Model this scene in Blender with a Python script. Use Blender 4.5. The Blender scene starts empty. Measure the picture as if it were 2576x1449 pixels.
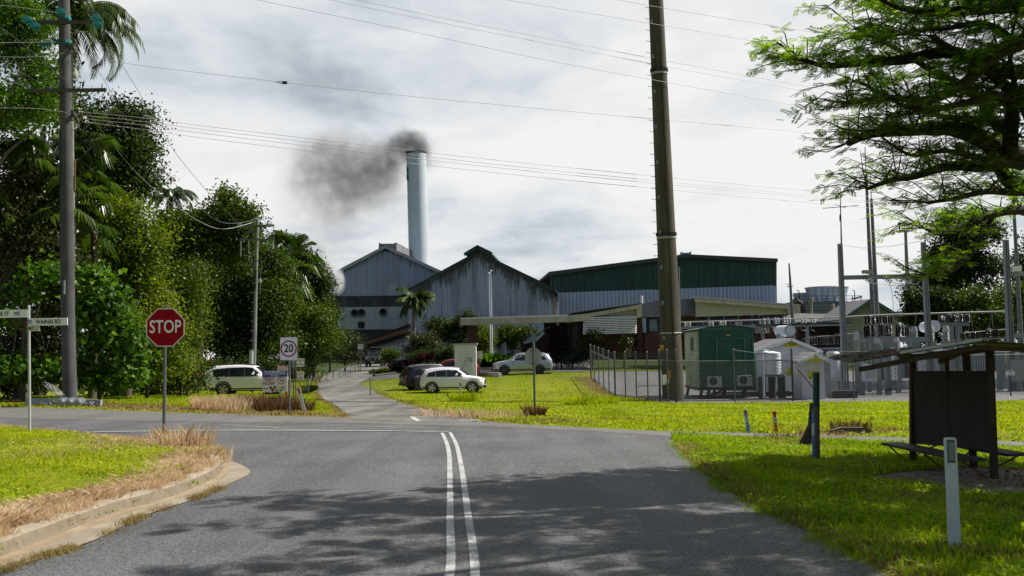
import bpy,bmesh,math,random
import numpy as np
from mathutils import Vector,Matrix,geometry
R=math.radians
sc=bpy.context.scene
col=sc.collection
rnd=random.Random(7)
rng=np.random.default_rng(11)
# camera
F=2504.67
CAM=Vector((0,0,1.7))
_p=math.atan(165/F);_r=R(1.0)
_f=Vector((0,math.cos(_p),math.sin(_p)));_rt=Vector((1,0,0));_u=Vector((0,-math.sin(_p),math.cos(_p)))
CR=_rt*math.cos(_r)-_u*math.sin(_r)
CU=_u*math.cos(_r)+_rt*math.sin(_r)
cd=bpy.data.cameras.new('camera');cam=bpy.data.objects.new('camera',cd);col.objects.link(cam)
cd.lens=35;cd.sensor_width=36;cd.clip_end=4000;cd.clip_start=.05
m=Matrix.Identity(4)
for i in range(3):
 m[i][0]=CR[i];m[i][1]=CU[i];m[i][2]=-_f[i];m[i][3]=CAM[i]
cam.matrix_world=m
cd.dof.use_dof=True;cd.dof.focus_distance=45;cd.dof.aperture_fstop=4.5
sc.camera=cam
def ray(px,py):
 return _f+CR*((px-1288)/F)+CU*((724.5-py)/F)
def at(px,py,Y):
 d=ray(px,py);return CAM+d*(Y/d.y)
def XZ(px,py,Y):
 p=at(px,py,Y);return p.x,p.z
# terrain
_TX=np.array([-40,-16,-5,3,10,40.])
_TY=np.array([-20,8,12,16,18,24,36,50,62,82,120,200.])
_TZ=np.array([[.1,.1,.1,.1,.1,.1,.15,.1,-.2,0,.4,.8],[0,0,0,0,0,.05,.12,-.2,-.6,-.2,.5,.9],[0,0,0,0,0,-.05,-.3,-.65,-.75,-.1,.65,.9],[0,0,0,-.02,-.04,-.2,-.6,-.85,-.8,.1,.65,.9],[0,-.05,-.25,-.36,-.3,-.3,-.65,-.95,-.9,0,.5,.9],[0,-.1,-.3,-.36,-.3,-.3,-.65,-.95,-.95,-.5,.3,.8]])
_LX=np.arange(-60,61,1.);_LY=np.arange(-30,231,1.)
_row=np.array([np.interp(_LY,_TY,z)for z in _TZ])
_LZ=np.array([np.interp(_LX,_TX,_row[:,j])for j in range(len(_LY))]).T
for _ in range(6):
 a=np.pad(_LZ,1,mode='edge')
 _LZ=(a[1:-1,1:-1]*2+a[:-2,1:-1]+a[2:,1:-1]+a[1:-1,:-2]+a[1:-1,2:])/6
def basev(x,y):
 fx=np.clip(np.asarray(x,float)+60,0,119.999);fy=np.clip(np.asarray(y,float)+30,0,259.999)
 i=fx.astype(int);j=fy.astype(int);u=fx-i;v=fy-j
 return(_LZ[i,j]*(1-u)*(1-v)+_LZ[i+1,j]*u*(1-v)+_LZ[i,j+1]*(1-u)*v+_LZ[i+1,j+1]*u*v)
def base(x,y):return float(basev(x,y))
def ground(px,py):
 d=ray(px,py);prev=2.0;Y=3.0
 while Y<500:
  p=CAM+d*(Y/d.y)
  if p.z<=base(p.x,p.y):
   lo,hi=prev,Y
   for _ in range(30):
    mid=(lo+hi)/2;q=CAM+d*(mid/d.y)
    if q.z<=base(q.x,q.y):hi=mid
    else:lo=mid
   return CAM+d*(hi/d.y)
  prev=Y;Y*=1.03
 return CAM+d*(500/d.y)
# mesh helpers
class MB:
 def __init__(s):s.v=[];s.f=[];s.m=[];s.k=0
 def add(s,vs,fs):
  o=len(s.v);s.v.extend([tuple(p)for p in vs])
  for f in fs:s.f.append([i+o for i in f]);s.m.append(s.k)
  return s
 def bx(s,x0,x1,y0,y1,z0,z1):
  return s.add([(x0,y0,z0),(x1,y0,z0),(x1,y1,z0),(x0,y1,z0),(x0,y0,z1),(x1,y0,z1),(x1,y1,z1),(x0,y1,z1)],[(0,3,2,1),(4,5,6,7),(0,1,5,4),(1,2,6,5),(2,3,7,6),(3,0,4,7)])
 def box(s,c,sz,rz=0):
  x,y,z=sz[0]/2,sz[1]/2,sz[2]/2;ca,sa=math.cos(rz),math.sin(rz)
  vs=[]
  for dz in(-z,z):
   for dx,dy in((-x,-y),(x,-y),(x,y),(-x,y)):
    vs.append((c[0]+dx*ca-dy*sa,c[1]+dx*sa+dy*ca,c[2]+dz))
  return s.add(vs,[(0,3,2,1),(4,5,6,7),(0,1,5,4),(1,2,6,5),(2,3,7,6),(3,0,4,7)])
 def bar(s,p0,p1,w,h=None,up=(0,0,1)):
  h=h or w;p0=Vector(p0);p1=Vector(p1);d=(p1-p0).normalized();up=Vector(up)
  if abs(d.dot(up))>.95:up=Vector((0,1,0))
  a=d.cross(up).normalized()*(w/2);b=a.cross(d).normalized()*(h/2)
  vs=[p0-a-b,p0+a-b,p0+a+b,p0-a+b,p1-a-b,p1+a-b,p1+a+b,p1-a+b]
  return s.add(vs,[(0,3,2,1),(4,5,6,7),(0,1,5,4),(1,2,6,5),(2,3,7,6),(3,0,4,7)])
 def tube(s,pts,r,n=8,caps=True):
  pts=[Vector(p)for p in pts];N=len(pts)
  rs=r if isinstance(r,(list,tuple))else[r]*N
  vs=[];ref=None
  for i,p in enumerate(pts):
   d=(pts[min(i+1,N-1)]-pts[max(i-1,0)]).normalized()
   if ref is None:
    ref=d.cross(Vector((0,0,1)))
    if ref.length<.1:ref=d.cross(Vector((0,1,0)))
   a=(ref-d*ref.dot(d)).normalized();b=d.cross(a);ref=a
   for k in range(n):
    t=2*math.pi*k/n
    vs.append(p+(a*math.cos(t)+b*math.sin(t))*rs[i])
  fs=[]
  for i in range(N-1):
   for k in range(n):
    k2=(k+1)%n
    fs.append((i*n+k,i*n+k2,(i+1)*n+k2,(i+1)*n+k))
  if caps:
   fs.append(tuple(range(n-1,-1,-1)));fs.append(tuple((N-1)*n+k for k in range(n)))
  return s.add(vs,fs)
 def lathe(s,prof,c=(0,0,0),axis=(0,0,1),n=16,caps=True):
  c=Vector(c);z=Vector(axis).normalized();x=z.orthogonal().normalized();y=z.cross(x)
  vs=[];fs=[]
  for r,h in prof:
   for k in range(n):
    t=2*math.pi*k/n;vs.append(c+z*h+(x*math.cos(t)+y*math.sin(t))*max(r,1e-4))
  for i in range(len(prof)-1):
   for k in range(n):
    k2=(k+1)%n;fs.append((i*n+k,i*n+k2,(i+1)*n+k2,(i+1)*n+k))
  if caps:
   fs.append(tuple(range(n-1,-1,-1)));fs.append(tuple((len(prof)-1)*n+k for k in range(n)))
  return s.add(vs,fs)
 def poly(s,pts):return s.add(pts,[tuple(range(len(pts)))])
 def prism(s,pts,vec):
  n=len(pts);v=Vector(vec);pts=[Vector(p)for p in pts]
  nr=Vector((0,0,0))
  for i in range(n):nr+=pts[i].cross(pts[(i+1)%n])
  if nr.dot(v)>0:pts=pts[::-1]
  fs=[tuple(range(n)),tuple(range(2*n-1,n-1,-1))]
  for i in range(n):
   j=(i+1)%n;fs.append((j,i,i+n,j+n))
  return s.add(pts+[p+v for p in pts],fs)
 def build(s,name,mat,parent=None,smooth=None,world=False):
  off=Vector((0,0,0))
  if world and parent is not None:
   r=parent
   while r.parent:r=r.parent
   off=r.location
  me=bpy.data.meshes.new(name)
  me.from_pydata([(p[0]-off[0],p[1]-off[1],p[2]-off[2])for p in s.v],[],s.f)
  mats=mat if isinstance(mat,(list,tuple))else[mat]
  for mm in mats:me.materials.append(mm)
  if len(mats)>1:me.polygons.foreach_set('material_index',s.m)
  if smooth:
   me.polygons.foreach_set('use_smooth',[True]*len(me.polygons));me.set_sharp_from_angle(angle=R(smooth))
  me.update()
  o=bpy.data.objects.new(name,me);col.objects.link(o)
  if parent is not None:o.parent=parent
  return o
def tag(o,label=None,cat=None,group=None,kind=None):
 if label:o['label']=label
 if cat:o['category']=cat
 if group:o['group']=group
 if kind:o['kind']=kind
 return o
def thing(name,label,cat,loc=(0,0,0),rz=0,group=None):
 o=bpy.data.objects.new(name,None);col.objects.link(o);o.empty_display_size=.2
 o.location=loc;o.rotation_euler=(0,0,rz)
 return tag(o,label,cat,group)
def solo(name,label,cat,mb,mat,loc,group=None,smooth=None):
 l=Vector(loc);mb.v=[(p[0]-l.x,p[1]-l.y,p[2]-l.z)for p in mb.v]
 o=mb.build(name,mat,None,smooth);o.location=l
 return tag(o,label,cat,group)
def kids(o):return[c for c in list(o.children)]
def copy_tree(o,parent=None):
 c=o.copy();col.objects.link(c);c.parent=parent
 for ch in kids(o):copy_tree(ch,c)
 return c
def npmesh(name,verts,faces,mat,parent=None):
 """verts (N,3) array, faces (M,k) array of one face size"""
 me=bpy.data.meshes.new(name);k=faces.shape[1]
 me.vertices.add(len(verts));me.vertices.foreach_set('co',np.asarray(verts,np.float32).ravel())
 me.loops.add(faces.size);me.loops.foreach_set('vertex_index',faces.astype(np.int32).ravel())
 me.polygons.add(len(faces));me.polygons.foreach_set('loop_start',np.arange(0,faces.size,k,dtype=np.int32))
 me.update(calc_edges=True);me.materials.append(mat)
 o=bpy.data.objects.new(name,me);col.objects.link(o)
 if parent is not None:o.parent=parent
 return o
_tcache={}
def text(parent,s,mat,x,z,size,y=-.004,align='CENTER',name='lettering',sx=1.0,bold=0.0):
 """letters standing in the XZ plane, facing -Y, centred at x,z in the parent's frame"""
 key=(s,align,bold)
 if key not in _tcache:
  c=bpy.data.curves.new('t','FONT');c.body=s;c.align_x=align;c.align_y='CENTER';c.size=1;c.offset=bold;c.resolution_u=3
  o=bpy.data.objects.new('t',c);col.objects.link(o)
  bpy.context.view_layer.update()
  me=bpy.data.meshes.new_from_object(o.evaluated_get(bpy.context.evaluated_depsgraph_get()))
  _tcache[key]=([tuple(v.co)for v in me.vertices],[tuple(p.vertices)for p in me.polygons])
  bpy.data.objects.remove(o)
 vs,fs=_tcache[key]
 b=MB();b.add([(x+v[0]*size*sx,y,z+v[1]*size)for v in vs],fs)
 return b.build(name,mat,parent)
# materials
def _new(name):
 mt=bpy.data.materials.new(name);mt.use_nodes=True;nt=mt.node_tree
 return mt,nt,nt.nodes['Principled BSDF']
def N(nt,t,**kw):
 n=nt.nodes.new(t)
 for k,v in kw.items():setattr(n,k,v)
 return n
def noise(nt,vec,scale,detail=4,rough=.55):
 n=N(nt,'ShaderNodeTexNoise');n.inputs['Scale'].default_value=scale;n.inputs['Detail'].default_value=detail;n.inputs['Roughness'].default_value=rough
 if vec is not None:nt.links.new(vec,n.inputs['Vector'])
 return n
def ramp(nt,fac,stops):
 n=N(nt,'ShaderNodeValToRGB');cr=n.color_ramp
 while len(cr.elements)<len(stops):cr.elements.new(.5)
 for e,(p,c)in zip(cr.elements,stops):
  e.position=p;e.color=(*c,1)if len(c)==3 else c
 nt.links.new(fac,n.inputs['Fac']);return n
def mixc(nt,fac,a,b,blend='MIX'):
 n=N(nt,'ShaderNodeMix',data_type='RGBA',blend_type=blend)
 for i,v in((0,fac),(6,a),(7,b)):
  if hasattr(v,'is_linked')or isinstance(v,bpy.types.NodeSocket):nt.links.new(v,n.inputs[i])
  elif isinstance(v,(int,float)):n.inputs[i].default_value=v
  else:n.inputs[i].default_value=(*v,1)
 return n.outputs[2]
def math_(nt,op,a,b=None,clamp=False):
 n=N(nt,'ShaderNodeMath',operation=op,use_clamp=clamp)
 for i,v in((0,a),(1,b)):
  if v is None:continue
  if isinstance(v,bpy.types.NodeSocket):nt.links.new(v,n.inputs[i])
  else:n.inputs[i].default_value=v
 return n.outputs[0]
def mapping(nt,vec,scale=(1,1,1),loc=(0,0,0),rot=(0,0,0)):
 n=N(nt,'ShaderNodeMapping');n.inputs['Scale'].default_value=scale;n.inputs['Location'].default_value=loc;n.inputs['Rotation'].default_value=rot
 nt.links.new(vec,n.inputs['Vector']);return n.outputs[0]
def obco(nt):return N(nt,'ShaderNodeTexCoord').outputs['Object']
def wco(nt):return N(nt,'ShaderNodeNewGeometry').outputs['Position']
def bump(nt,p,h,strength,dist=.02):
 n=N(nt,'ShaderNodeBump');n.inputs['Strength'].default_value=strength;n.inputs['Distance'].default_value=dist
 nt.links.new(h,n.inputs['Height']);nt.links.new(n.outputs[0],p.inputs['Normal'])
def M(name,c,rough=.6,metal=0.0,var=.12,scale=2.5,spec=.5,bmp=0,dirt=None,dscale=1.2,damt=.35):
 mt,nt,p=_new(name);co=obco(nt)
 n=noise(nt,co,scale,5)
 lo=tuple(max(0,x*(1-var))for x in c);hi=tuple(min(1,x*(1+var))for x in c)
 out=ramp(nt,n.outputs['Fac'],[(.3,lo),(.7,hi)]).outputs['Color']
 if dirt:
  n2=noise(nt,mapping(nt,co,(1,1,.35)),dscale,6,.65)
  out=mixc(nt,math_(nt,'MULTIPLY',ramp(nt,n2.outputs['Fac'],[(.48,(0,0,0)),(.7,(1,1,1))]).outputs['Color'],damt),out,dirt)
 nt.links.new(out,p.inputs['Base Color'])
 p.inputs['Roughness'].default_value=rough;p.inputs['Metallic'].default_value=metal;p.inputs['Specular IOR Level'].default_value=spec
 if bmp:bump(nt,p,n.outputs['Fac'],bmp)
 return mt
def corr(name,c,axis=0,period=.19,stain=(.05,.05,.05),amt=.5,depth=.35,topz=None,fall=2.0,var=.2,rough=.55,metal=.0,warp=3.0):
 """ribbed sheet metal: ribs run across `axis`; stains stretch downwards"""
 mt,nt,p=_new(name);co=wco(nt)
 sp=N(nt,'ShaderNodeSeparateXYZ');nt.links.new(co,sp.inputs[0])
 s=math_(nt,'SINE',math_(nt,'MULTIPLY',sp.outputs[axis],2*math.pi/period))
 s01=math_(nt,'MULTIPLY_ADD',s,.5);nt.nodes[-1].inputs[2].default_value=.5
 vert=(1,1,.06)if axis!=2 else(.1,.1,1)
 n1=noise(nt,mapping(nt,co,vert),warp*.35,6,.65)
 n2=noise(nt,co,.25,4)
 shx=math_(nt,'FLOOR',math_(nt,'MULTIPLY',sp.outputs[0],.42));shz=math_(nt,'FLOOR',math_(nt,'MULTIPLY',sp.outputs[2],.22))
 cmb=N(nt,'ShaderNodeCombineXYZ');nt.links.new(shx,cmb.inputs[0]);nt.links.new(shz,cmb.inputs[2])
 wn=N(nt,'ShaderNodeTexWhiteNoise');nt.links.new(cmb.outputs[0],wn.inputs['Vector'])
 tone=math_(nt,'ADD',math_(nt,'MULTIPLY',n2.outputs['Fac'],var*2),math_(nt,'MULTIPLY',wn.outputs['Value'],var*.7))
 tone=math_(nt,'ADD',tone,1-var*1.35)
 tone=math_(nt,'MULTIPLY',tone,math_(nt,'ADD',math_(nt,'MULTIPLY',s01,depth),1-depth/2))  # light and shade of the ribs put into the tone, crests brighter
 cb=N(nt,'ShaderNodeCombineXYZ')
 for i in range(3):nt.links.new(math_(nt,'MULTIPLY',tone,c[i]),cb.inputs[i])
 st=ramp(nt,n1.outputs['Fac'],[(.45,(0,0,0)),(.68,(1,1,1))]).outputs['Color']
 f=math_(nt,'MULTIPLY',st,amt)
 out=mixc(nt,f,cb.outputs[0],stain)
 nt.links.new(out,p.inputs['Base Color']);p.inputs['Roughness'].default_value=rough;p.inputs['Metallic'].default_value=metal
 bump(nt,p,s01,.5,.03)
 return mt
def brick(name,c1,c2,mortar,sc_=1.0,rough=.85):
 mt,nt,p=_new(name);co=wco(nt)
 v=mapping(nt,co,(1,1,1),rot=(R(90),0,0))
 b=N(nt,'ShaderNodeTexBrick');nt.links.new(v,b.inputs['Vector'])
 b.inputs['Color1'].default_value=(*c1,1);b.inputs['Color2'].default_value=(*c2,1);b.inputs['Mortar'].default_value=(*mortar,1)
 b.inputs['Scale'].default_value=1;b.inputs['Brick Width'].default_value=.3*sc_;b.inputs['Row Height'].default_value=.11*sc_;b.inputs['Mortar Size'].default_value=.012*sc_
 n=noise(nt,co,.8,5)
 out=mixc(nt,math_(nt,'MULTIPLY',n.outputs['Fac'],.6),b.outputs['Color'],tuple(x*.45 for x in c1))
 nt.links.new(out,p.inputs['Base Color']);p.inputs['Roughness'].default_value=rough
 return mt
def leafmat(name,stops,trans=.35,rough=.38,spec=.5,tcol=(1.1,1.25,.35),patch=.35,tamt=1.0):
 """leaf colours by leaf, patches of tone through the crown, light through the blade"""
 mt,nt,p=_new(name)
 g=N(nt,'ShaderNodeNewGeometry')
 n=noise(nt,g.outputs['Position'],patch,3)
 f=math_(nt,'ADD',math_(nt,'MULTIPLY',g.outputs['Random Per Island'],.55),math_(nt,'MULTIPLY',math_(nt,'SUBTRACT',n.outputs['Fac'],.28),1.0),clamp=True)
 c=ramp(nt,f,stops).outputs['Color']
 nt.links.new(c,p.inputs['Base Color']);p.inputs['Roughness'].default_value=rough;p.inputs['Specular IOR Level'].default_value=spec
 t=N(nt,'ShaderNodeBsdfTranslucent')
 tc=mixc(nt,1.0,c,tuple(x*tamt for x in tcol),'MULTIPLY');nt.links.new(tc,t.inputs['Color'])
 mx=N(nt,'ShaderNodeMixShader');mx.inputs[0].default_value=trans
 nt.links.new(p.outputs[0],mx.inputs[1]);nt.links.new(t.outputs[0],mx.inputs[2])
 nt.links.new(mx.outputs[0],nt.nodes['Material Output'].inputs['Surface'])
 return mt
def glassmat(name,c=(.012,.016,.022),rough=.06):
 mt,nt,p=_new(name);n=noise(nt,obco(nt),1.5)
 nt.links.new(ramp(nt,n.outputs['Fac'],[(.3,tuple(x*.6 for x in c)),(.7,tuple(x*1.5 for x in c))]).outputs['Color'],p.inputs['Base Color'])
 p.inputs['Roughness'].default_value=rough;p.inputs['Specular IOR Level'].default_value=.6;return mt
def paint(name,c,metal=0.0,rough=.4,coat=.3):
 mt,nt,p=_new(name);n=noise(nt,obco(nt),3,4)
 nt.links.new(ramp(nt,n.outputs['Fac'],[(.3,tuple(x*.93 for x in c)),(.7,tuple(min(1,x*1.04)for x in c))]).outputs['Color'],p.inputs['Base Color'])
 p.inputs['Roughness'].default_value=rough;p.inputs['Metallic'].default_value=metal;p.inputs['Coat Weight'].default_value=coat;p.inputs['Coat Roughness'].default_value=.08
 return mt
def clear_glass(name,c):
 mt,nt,p=_new(name);n=noise(nt,obco(nt),8)
 nt.links.new(ramp(nt,n.outputs['Fac'],[(.3,tuple(x*.8 for x in c)),(.7,c)]).outputs['Color'],p.inputs['Base Color'])
 p.inputs['Roughness'].default_value=.08;p.inputs['Transmission Weight'].default_value=.45;p.inputs['IOR'].default_value=1.45
 return mt
galv=M('galvanised_steel',(.135,.142,.15),.5,.3,.15,4)
galv_light=M('pale_steel',(.48,.5,.5),.5,.2,.1,4,dirt=(.2,.18,.15),damt=.3)
black_rubber=M('black_rubber',(.015,.015,.016),.8)
black_plastic=M('black_plastic',(.02,.02,.022),.55)
dark_steel=M('dark_steel',(.05,.05,.05),.6,.2)
white_paint=M('white_paint',(.86,.84,.90),.5,0,.06,3,dirt=(.35,.33,.28),damt=.25)
sign_white=M('sign_white',(.90,.87,.92),.45,0,.05)
sign_black=M('sign_black',(.012,.012,.012),.5)
sign_red=M('sign_red',(.42,.012,.02),.45,0,.06)
sign_blue=M('sign_blue',(.02,.07,.36),.45)
sign_yellow=M('sign_yellow',(.85,.78,.02),.5,0,.08)
sign_green=M('sign_green',(.02,.22,.06),.5)
concrete=M('concrete',(.33,.31,.28),.85,0,.2,1.5,bmp=.2,dirt=(.12,.11,.1))
glass_dark=glassmat('dark_glass')
window_glass=glassmat('window_glass',(.02,.03,.05),.1)
chrome=M('bright_metal',(.6,.6,.61),.25,.9,.05)
wood_grey=M('grey_timber',(.16,.145,.13),.85,0,.3,3,dirt=(.05,.045,.04),damt=.5)
rust=M('rusty_steel',(.16,.075,.035),.85,0,.4,2,dirt=(.05,.03,.02),damt=.6)
# sky and sun
SUN_EL,SUN_AZ=R(51),R(13)
SUND=Vector((math.cos(SUN_EL)*math.cos(SUN_AZ),math.cos(SUN_EL)*math.sin(SUN_AZ),math.sin(SUN_EL)))
w=bpy.data.worlds.new("World");sc.world=w;w.use_nodes=True
nt=w.node_tree;nt.nodes.clear()
out=N(nt,'ShaderNodeOutputWorld')
tc=N(nt,'ShaderNodeTexCoord').outputs['Generated']
sky=N(nt,'ShaderNodeTexSky',sky_type='NISHITA');sky.sun_disc=False;sky.sun_elevation=SUN_EL;sky.sun_rotation=math.pi/2-SUN_AZ
sky.air_density=1.2;sky.dust_density=1.5
bg1=N(nt,'ShaderNodeBackground');nt.links.new(sky.outputs[0],bg1.inputs[0]);bg1.inputs[1].default_value=.09
sp=N(nt,'ShaderNodeSeparateXYZ');nt.links.new(tc,sp.inputs[0])
zz=math_(nt,'ADD',math_(nt,'MAXIMUM',sp.outputs[2],0.0),.22)
cm=N(nt,'ShaderNodeCombineXYZ')
nt.links.new(math_(nt,'DIVIDE',sp.outputs[0],zz),cm.inputs[0]);nt.links.new(math_(nt,'DIVIDE',sp.outputs[1],zz),cm.inputs[1]);nt.links.new(math_(nt,'MULTIPLY',sp.outputs[2],1.5),cm.inputs[2])
warp=noise(nt,cm.outputs[0],2.2,4)
wv=N(nt,'ShaderNodeVectorMath',operation='MULTIPLY_ADD');nt.links.new(warp.outputs['Color'],wv.inputs[0]);wv.inputs[1].default_value=(.35,.35,.35);nt.links.new(cm.outputs[0],wv.inputs[2])
n1=noise(nt,mapping(nt,wv.outputs[0],(1,1,1),(3.1,.4,.7)),1.25,7,.52)
n2=noise(nt,mapping(nt,wv.outputs[0],(1,1,1),(8.1,2.4,0)),3.2,6,.55)
cl=math_(nt,'ADD',math_(nt,'MULTIPLY',n1.outputs['Fac'],.72),math_(nt,'MULTIPLY',n2.outputs['Fac'],.28))
def dirblob(px,py,power):
 d=ray(px,py).normalized()
 v=N(nt,'ShaderNodeVectorMath',operation='DOT_PRODUCT');nt.links.new(tc,v.inputs[0]);v.inputs[1].default_value=d
 return math_(nt,'POWER',math_(nt,'MAXIMUM',v.outputs['Value'],0.0),power)
cl=math_(nt,'SUBTRACT',cl,math_(nt,'MULTIPLY',dirblob(860,60,50),.11))
cl=math_(nt,'ADD',cl,math_(nt,'MULTIPLY',dirblob(2150,-250,25),.14))
cl=math_(nt,'SUBTRACT',cl,math_(nt,'MULTIPLY',dirblob(1500,560,300),.05))
cl=math_(nt,'ADD',math_(nt,'MULTIPLY',math_(nt,'SUBTRACT',cl,.48),1.7),.435)
cc=ramp(nt,cl,[(.27,(.42,.47,.52)),(.38,(.60,.65,.70)),(.46,(.73,.76,.79)),(.53,(.80,.81,.82)),(.62,(.88,.875,.87))]).outputs['Color']
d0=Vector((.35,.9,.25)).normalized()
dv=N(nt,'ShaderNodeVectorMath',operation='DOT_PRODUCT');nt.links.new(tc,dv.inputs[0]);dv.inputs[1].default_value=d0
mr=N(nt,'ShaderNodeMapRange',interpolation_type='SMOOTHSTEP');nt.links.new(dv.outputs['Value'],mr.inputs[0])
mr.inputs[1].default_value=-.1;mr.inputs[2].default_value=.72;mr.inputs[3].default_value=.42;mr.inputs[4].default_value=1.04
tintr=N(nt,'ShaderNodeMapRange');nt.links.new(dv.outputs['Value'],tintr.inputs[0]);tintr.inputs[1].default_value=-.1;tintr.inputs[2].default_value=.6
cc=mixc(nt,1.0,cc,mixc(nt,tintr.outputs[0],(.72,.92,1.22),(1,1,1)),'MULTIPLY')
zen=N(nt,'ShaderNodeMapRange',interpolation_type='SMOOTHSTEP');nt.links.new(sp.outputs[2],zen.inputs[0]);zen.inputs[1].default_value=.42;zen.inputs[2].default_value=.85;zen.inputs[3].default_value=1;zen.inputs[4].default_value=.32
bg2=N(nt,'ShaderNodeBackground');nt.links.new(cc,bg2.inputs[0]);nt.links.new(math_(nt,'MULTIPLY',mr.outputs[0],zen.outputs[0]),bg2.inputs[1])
cov=ramp(nt,n1.outputs['Fac'],[(.28,(.75,.75,.75)),(.38,(.97,.97,.97))]).outputs['Color']
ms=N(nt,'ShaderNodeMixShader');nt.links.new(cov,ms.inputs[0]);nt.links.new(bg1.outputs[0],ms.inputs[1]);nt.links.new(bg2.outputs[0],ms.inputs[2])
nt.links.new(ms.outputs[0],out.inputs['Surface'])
sl=bpy.data.lights.new('sun','SUN');sun=bpy.data.objects.new('sun',sl);col.objects.link(sun)
sl.energy=6.0;sl.angle=R(.55);sl.color=(1,.95,.86)
sun.rotation_mode='QUATERNION';sun.rotation_quaternion=SUND.to_track_quat('Z','Y')
sun.location=(30,10,60)
sc.view_settings.view_transform='Standard';sc.view_settings.look='None';sc.view_settings.exposure=0
cy=sc.cycles;cy.use_denoising=True;cy.max_bounces=6;cy.diffuse_bounces=3;cy.glossy_bounces=3;cy.transmission_bounces=6;cy.transparent_max_bounces=8
cy.caustics_reflective=False;cy.caustics_refractive=False;cy.sample_clamp_indirect=4;cy.volume_bounces=2;cy.volume_step_rate=1.0;cy.volume_max_steps=128
cy.use_adaptive_sampling=True;cy.adaptive_threshold=.01
# ground sheets
def G(pts):return[(p.x,p.y)for p in(ground(*q)for q in pts)]
def inpoly(x,y,poly):
 x=np.asarray(x);y=np.asarray(y);r=np.zeros(x.shape,bool);n=len(poly)
 for i in range(n):
  x1,y1=poly[i];x2,y2=poly[(i+1)%n]
  if y1==y2:continue
  c=((y1>y)!=(y2>y))&(x<(x2-x1)*(y-y1)/(y2-y1)+x1);r^=c
 return r
def dline(x,y,pl):
 d=np.full(np.shape(x),1e9)
 for(x1,y1),(x2,y2)in zip(pl[:-1],pl[1:]):
  vx,vy=x2-x1,y2-y1;L=vx*vx+vy*vy+1e-9
  t=np.clip(((x-x1)*vx+(y-y1)*vy)/L,0,1)
  d=np.minimum(d,np.hypot(x-x1-t*vx,y-y1-t*vy))
 return d
def smooth_poly(pl,closed=False,k=4):
 """Catmull-Rom through the points"""
 pl=[tuple(p)for p in pl];q=[pl[0]]
 for a,b in zip(pl[:-1],pl[1:]):
  kk=max(1,int(math.dist(a,b)/2.5))
  q+=[tuple(a[i]+(b[i]-a[i])*j/kk for i in range(len(a)))for j in range(1,kk+1)]
 P=[Vector(p)for p in q];n=len(P);o=[]
 rg=range(n)if closed else range(n-1)
 for i in rg:
  a=P[(i-1)%n]if closed or i>0 else P[i];b=P[i];c=P[(i+1)%n];d=P[(i+2)%n]if closed or i+2<n else c
  for j in range(k):
   t=j/k
   o.append(tuple(.5*(2*b+(c-a)*t+(2*a-5*b+4*c-d)*t*t+(3*b-a-3*c+d)*t**3)))
 if not closed:o.append(tuple(P[-1]))
 return o
def sheet(name,poly,off,mat,step=.8,kind='structure',label=None):
 bd=[]
 for i in range(len(poly)):
  a=Vector(poly[i]);b=Vector(poly[(i+1)%len(poly)]);k=max(1,int((b-a).length/step))
  for j in range(k):bd.append(a+(b-a)*(j/k))
 xs=[p[0]for p in poly];ys=[p[1]for p in poly]
 gx,gy=np.meshgrid(np.arange(min(xs),max(xs),step),np.arange(min(ys),max(ys),step))
 gx=gx.ravel();gy=gy.ravel();k=inpoly(gx,gy,poly)&(dline(gx,gy,poly+[poly[0]])>step*.45)
 vs=bd+[Vector((x,y))for x,y in zip(gx[k],gy[k])]
 nb=len(bd)
 r=geometry.delaunay_2d_cdt(vs,[(i,(i+1)%nb)for i in range(nb)],[],1,1e-5)
 V=[(p.x,p.y,base(p.x,p.y)+off)for p in r[0]]
 fs=[]
 for f in r[2]:
  a,b,c=(r[0][i]for i in f[:3])
  fs.append(tuple(f)if(b-a).cross(c-a)>0 else tuple(f)[::-1])
 b=MB();b.add(V,fs);o=b.build(name,mat,None)
 for pl in o.data.polygons:pl.use_smooth=True
 return tag(o,label,None,None,kind)
ISL_KERB=G([(0,1404),(85.5,1370),(189,1330),(305,1287),(397,1263),(489,1229),(544,1202),(562,1180),(560,1165)])
CHAN=G([(0,1440),(214,1370),(367,1297),(489,1257),(580,1217),(629,1190),(608,1171),(556,1152)])
ISL_FAR=G([(545,1140),(450,1122),(300,1106),(150,1090),(0,1076),(-200,1058)])
FAR_L=G([(-250,1014),(0,1025),(400,1037),(870,1051)])
DRV_L=G([(883,1050),(839,1021),(810,1004),(800,985),(800,965),(815,946),(850,931),(885,921),(926,914)])
DRV_R=G([(962,914),(958,926),(944,943),(922,954),(903,964),(935,981),(1000,1011),(1068,1031),(1166,1050),(1264,1065)])
FAR_R=G([(1459,1075),(1654,1085),(1887,1090),(2019,1094),(2201,1099),(2320,1103),(2750,1117)])
NEAR_R=G([(2750,1137),(2320,1120),(2201,1114.5),(2019,1110),(1823,1099.5),(1690,1098)])
ROAD_R=G([(1698,1121),(1752,1175),(1825,1229),(1887,1268),(2050,1345),(2250,1449)])
xl=CHAN[0][0];xr=ROAD_R[-1][0]
ROAD=[(xl-.1,-14)]+CHAN+ISL_FAR+[(-60,62),(-62,70)]+FAR_L+G([(1000,1056),(1150,1058)])+[DRV_R[-1]]+FAR_R+[(32,14.5),(32,12.6)]+NEAR_R+ROAD_R+[(xr+.1,-14)]
BAND=[(-60,65),(-62,70)]+FAR_L+G([(1000,1056),(1150,1058)])+[DRV_R[-1]]+FAR_R+[(32,14.4),(32,12.7)]+NEAR_R+G([(1500,1086),(1200,1072),(870,1065),(400,1060),(0,1052),(-250,1038)])
DRIVE=DRV_L+DRV_R+G([(1200,1060),(1000,1060),(880,1055)])
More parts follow.
